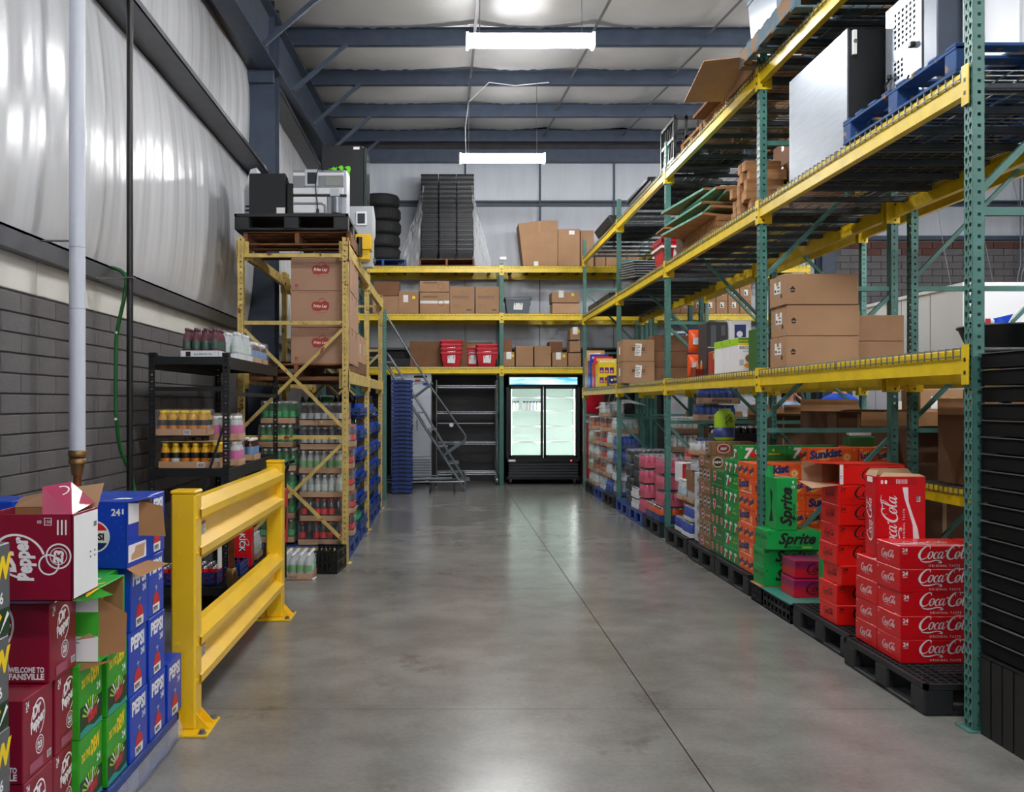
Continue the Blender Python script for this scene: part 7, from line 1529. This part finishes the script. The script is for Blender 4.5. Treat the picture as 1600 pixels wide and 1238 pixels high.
# white walk-in box
wi = thing('walk_in_cooler', 'big white walk-in cooler box beyond the racks at right', 'cooler', (5.9, 10.6, 0)); MB().cbox((0, 0, 0), (3.4, 2.9, 2.86), .01).build('panels', ink('walkin_white', 'eceef2'), wi)
for k in range(1, 4): MB().box((-.003, k * .72, 0), (0, k * .72 + .006, 2.86)).build('panel_seam', GREY, wi)
MB().box((-.01, -.01, 2.84), (3.41, 2.91, 2.88)).build('roof_trim', WHITE, wi)
for (x, y, l) in ((5.2, 17.78, 'right'), (4.15, 17.78, 'left')):
    w_ = 1.2 if l == 'right' else .5; t = thing('whiteboard', f'whiteboard on the back wall behind the racks, {l} one', 'whiteboard', (x, 17.74, 1.2), 0, 'whiteboards'); MB().cbox((0, 0, 0), (w_, .02, 1.0), .003).build('board', ink('board_white', 'e4e7ee', .2), t); MB().box((-.01, -.01, -.02), (w_ + .01, 0, 0)).build('pen_tray', GALV, t)
    for q in range(5 if w_ > 1 else 2): MB().box((w_ * .55, -.001, .55 - .07 * q), (w_ * .55 + .12 + .03 * (q % 2), 0, .556 - .07 * q)).build('handwriting', GREY, t)
for i, (x, y, n, w_) in enumerate(((4.95, 9.7, 4, .45), (5.5, 9.75, 4, .5), (6.1, 9.6, 4, .5), (4.8, 13.6, 3, .5))):
    for r in range(n): cat(put(('frc', w_), carton((w_, .4, .41), KRAFT if i != 1 else KRAFT3, marks=lab), (x, y, r * .412)), 'box', f'carton in the stack before the white cooler box, {["left","middle","right","far"][i]} stack, {lay(r, n)}', 'cartons before the walk-in')
ch = thing('metal_chair', 'black chair with chrome bow frame beyond the racks', 'chair', (4.72, 8.6, 0)); MB().tube([(0, 0, 0), (0, 0, 1.3), (.04, 0, 1.42), (.36, 0, 1.42), (.4, 0, 1.3), (.4, 0, 0)], .014, 10).tube([(0, .4, 0), (0, .4, .7), (.4, .4, .7), (.4, .4, 0)], .014, 8).build('chrome_frame', CHROME, ch); MB().cbox((.03, -.01, .95), (.37, .03, 1.36), .02).build('backrest', BLACK, ch); MB().cbox((.02, 0, .7), (.38, .4, .76), .02).build('seat', BLACK, ch)
dk = thing('work_table', 'steel work table with papers between the racks and the white box', 'table', (4.75, 11.4, 0)); MB().cbox((0, 0, .86), (1.1, .6, .9), .005).build('table_top', INOX, dk)
for (x, y) in ((.03, .03), (1.05, .03), (.03, .55), (1.05, .55)): MB().box((x, y, 0), (x + .035, y + .035, .86)).build('leg', GALV, dk)
cat(put('notice', lambda: (lambda r: (MB().box((.0, .1, 0), (.2, .22, .005)).build('foot', GALV, r), [MB().box((.03, -.0005 + .1, .3 - .045 * q), (.17, .1, .306 - .045 * q)).build('print_line', GREY, r) for q in range(5)], r)[-1])(MB().cbox((0, .101, 0), (.2, .107, .62), .002).build('notice_sheet', PAPER)), (5.55, 11.5, .902)), 'notice', 'white notice sheet standing on the work table')
mp = MB().box((9.55, YB - .075, 3.55), (9.7, YB - .06, 3.72)).build('wall_plate', ink('plate_grey', '8d8f94')); tag(mp, 'pale square plate on the dark block wall at right', 'plate')
cd = thing('conduit', 'pair of thin steel conduits dropping past the block wall at right', 'pipe', (10.85, 17.55, 0)); 
for q in (0, .07): MB().tube([(q, 0, 6.3), (q, 0, 4.1), (q - .06, 0, 3.85), (q - .06, 0, 2.9)], .014, 8).build('conduit_pipe', GALV, cd)
for i, (a, b) in enumerate(((1238+18, 7.3), (1400, 7.9), (1470, 8.5), (1560, 9.1), (1590, 9.6))):
    tag(MB().tube([(b, 14.4, roof(14.4)), (b - .25, 12.9, 2.9)], .004, 5).build('hanger_wire', WIRE), f'thin steel hanger wire sloping down to the white cooler box, {NTH[i]} from the left', 'wire', 'hanger wires')
# ---- people
def figure(name, label, joints, edges, radii, skinm, parts=()):
    me = bpy.data.meshes.new(name); me.from_pydata(joints, edges, []); o = bpy.data.objects.new(name, me); COL.objects.link(o)
    s = o.modifiers.new('s', 'SKIN'); sl = me.skin_vertices[0].data
    for i, r in enumerate(radii): sl[i].radius = r if isinstance(r, tuple) else (r, r)
    sl[0].use_root = True; u = o.modifiers.new('u', 'SUBSURF'); u.levels = u.render_levels = 2
    dg = bpy.context.evaluated_depsgraph_get(); m2 = bpy.data.meshes.new_from_object(o.evaluated_get(dg)); bpy.data.objects.remove(o)
    for p in m2.polygons: p.use_smooth = True
    return m2
SKIN = mat('skin', hx('c08a70'), .55); HAIRG = mat('grey_hair', hx('9a958c'), .8); HAIRD = mat('dark_hair', hx('3a2f28'), .8)
DENIM = mat('dark_trousers', hx('24303f'), .85); SHOE = mat('black_shoe', hx('141414'), .5)
def person(label, x, y, rz, H, shirt, hair, pose):
    k = H / 1.8; t = thing('person', label, 'person', (x, y, 0), rz)
    hip, sh, hd = .95 * k, 1.46 * k, 1.68 * k
    V = [(0, 0, hip), (0, 0, 1.15*k), (0, -.0, 1.35*k), (0, 0, 1.47*k), (0, -.01, 1.55*k), (0, -.02, 1.64*k), (0, -.02, 1.74*k)]
    R = [(.15, .11), (.14, .1), (.17, .11), (.10, .08), (.055, .055), (.078, .088), (.068, .082)]
    E = [(i, i + 1) for i in range(6)]; n = len(V)
    for s in (-1, 1):
        V += [(s*.10, 0, .86*k), (s*.11, -.01, .49*k), (s*.11, .02, .09*k), (s*.12, -.13, .04*k)]; R += [.088, .06, .042, .036]; E += [(0, n), (n, n+1), (n+1, n+2), (n+2, n+3)]; n += 4
    for s in (-1, 1):
        if pose == 'face' and s == 1: A = [(s*.20, -.01, 1.42*k), (s*.27, -.16, 1.2*k), (s*.12, -.24, 1.42*k), (s*.05, -.16, 1.53*k)]
        elif pose == 'face': A = [(s*.20, -.01, 1.42*k), (s*.27, -.08, 1.15*k), (s*.05, -.26, 1.12*k), (s*.0, -.28, 1.14*k)]
        else: A = [(s*.21, 0, 1.42*k), (s*.28, -.02, 1.14*k), (s*.22, -.24, 1.02*k), (s*.19, -.31, 1.0*k)]
        V += A; R += [.065, .047, .033, .026]; E += [(3, n), (n, n+1), (n+1, n+2), (n+2, n+3)]; n += 4
        # hand: palm and five fingers
        w = Vector(A[3]); d = (w - Vector(A[2])).normalized(); sd = d.cross(Vector((0, 0, 1))).normalized()
        if sd.length < .1: sd = Vector((1, 0, 0))
        pa = w + d * .05; V += [tuple(pa)]; R += [(.026, .016)]; E += [(n-1, n)]; pi = n; n += 1
        for q, L in enumerate((.055, .07, .075, .068)):
            b0 = pa + sd * (.027 - .018 * q) + d * .02; V += [tuple(b0), tuple(b0 + d * L * .5), tuple(b0 + d * L * .85 + Vector((0, 0, -.02)))]; R += [.0095, .0085, .0075]; E += [(pi, n), (n, n+1), (n+1, n+2)]; n += 3
        b0 = pa - sd * .03 * s - d * .02; V += [tuple(b0), tuple(b0 - sd * .02 * s + d * .03)]; R += [.011, .009]; E += [(pi, n), (n, n+1)]; n += 2
    me = figure('body', label, V, E, R, SKIN); 
    for m_ in (SKIN, shirt, DENIM, SHOE): me.materials.append(m_)
    for p in me.polygons:
        c = p.center; arm = abs(c.x) > .19 or c.y < -.13
        p.material_index = 3 if c.z < .075*k else 2 if c.z < .93*k and not arm and abs(c.x) < .19 else 1 if (c.z < 1.515*k and not (pose != 'face' and arm and c.z < 1.06*k) and not (pose == 'face' and c.y < -.2 and c.z > 1.40*k)) else 0
        if pose == 'face' and c.y < -.13 and c.z > 1.47*k: p.material_index = 0
    obj('body', me, t)
    h = obj('hair', None, t); hm = MB()
    hm.sheet(lambda a, b: (.083 * math.cos(a*6.283) * math.cos(b*1.5), .005 + .095 * math.sin(a*6.283) * math.cos(b*1.5) + .012, 1.70*k + .115 * math.sin(b*1.5) - (.06 if math.sin(a*6.283) > -.3 else 0) * (1 - b)), 20, 8); hm.build('hair', hair, t); bpy.data.objects.remove(h)
    f = MB()
    for s in (-1, 1): f.lathe([(.004, -.006, 0), (.009, 0, 0), (.004, .006, 0)], 8, (s*.03, -.10, 1.69*k))
    f.build('eyes', INKK, t); MB().add([(-.012, -.098, 1.65*k), (.012, -.098, 1.65*k), (0, -.128, 1.652*k), (0, -.1, 1.695*k)], [(0, 1, 2), (0, 2, 3), (1, 3, 2)]).build('nose', SKIN, t); MB().box((-.022, -.1, 1.618*k), (.022, -.095, 1.626*k)).build('mouth', ink('lips', '9a5a50'), t)
    for s in (-1, 1): MB().lathe([(.008, -.028, 0), (.016, 0, 0), (.01, .028, 0)], 8, (s*.082, 0, 1.675*k)).build('ear', SKIN, t)
    return t
SH1 = mat('light_blue_hoodie', hx('7fa8cf'), .85, 0, .08, 10); SH2 = mat('royal_blue_shirt', hx('1c4fc4'), .8, 0, .05, 10)
person('person in a light blue hoodie resting a hand on the face, beyond the racks', 4.70, 12.7, .5, 1.80, SH1, HAIRD, 'face')
person('person in a royal blue shirt seen from behind, beyond the racks', 5.46, 12.9, math.pi - .15, 1.94, SH2, HAIRG, 'down')

for i in range(2): cat(put('junk', crate(.75, .55, .62, BLACK, bars=9), (3.62, 4.75 + .62 * i, 0)), 'crate', f'black crate in the dark below the low yellow shelf, {"nearer" if i == 0 else "farther"} one', 'black crates under the low shelf')
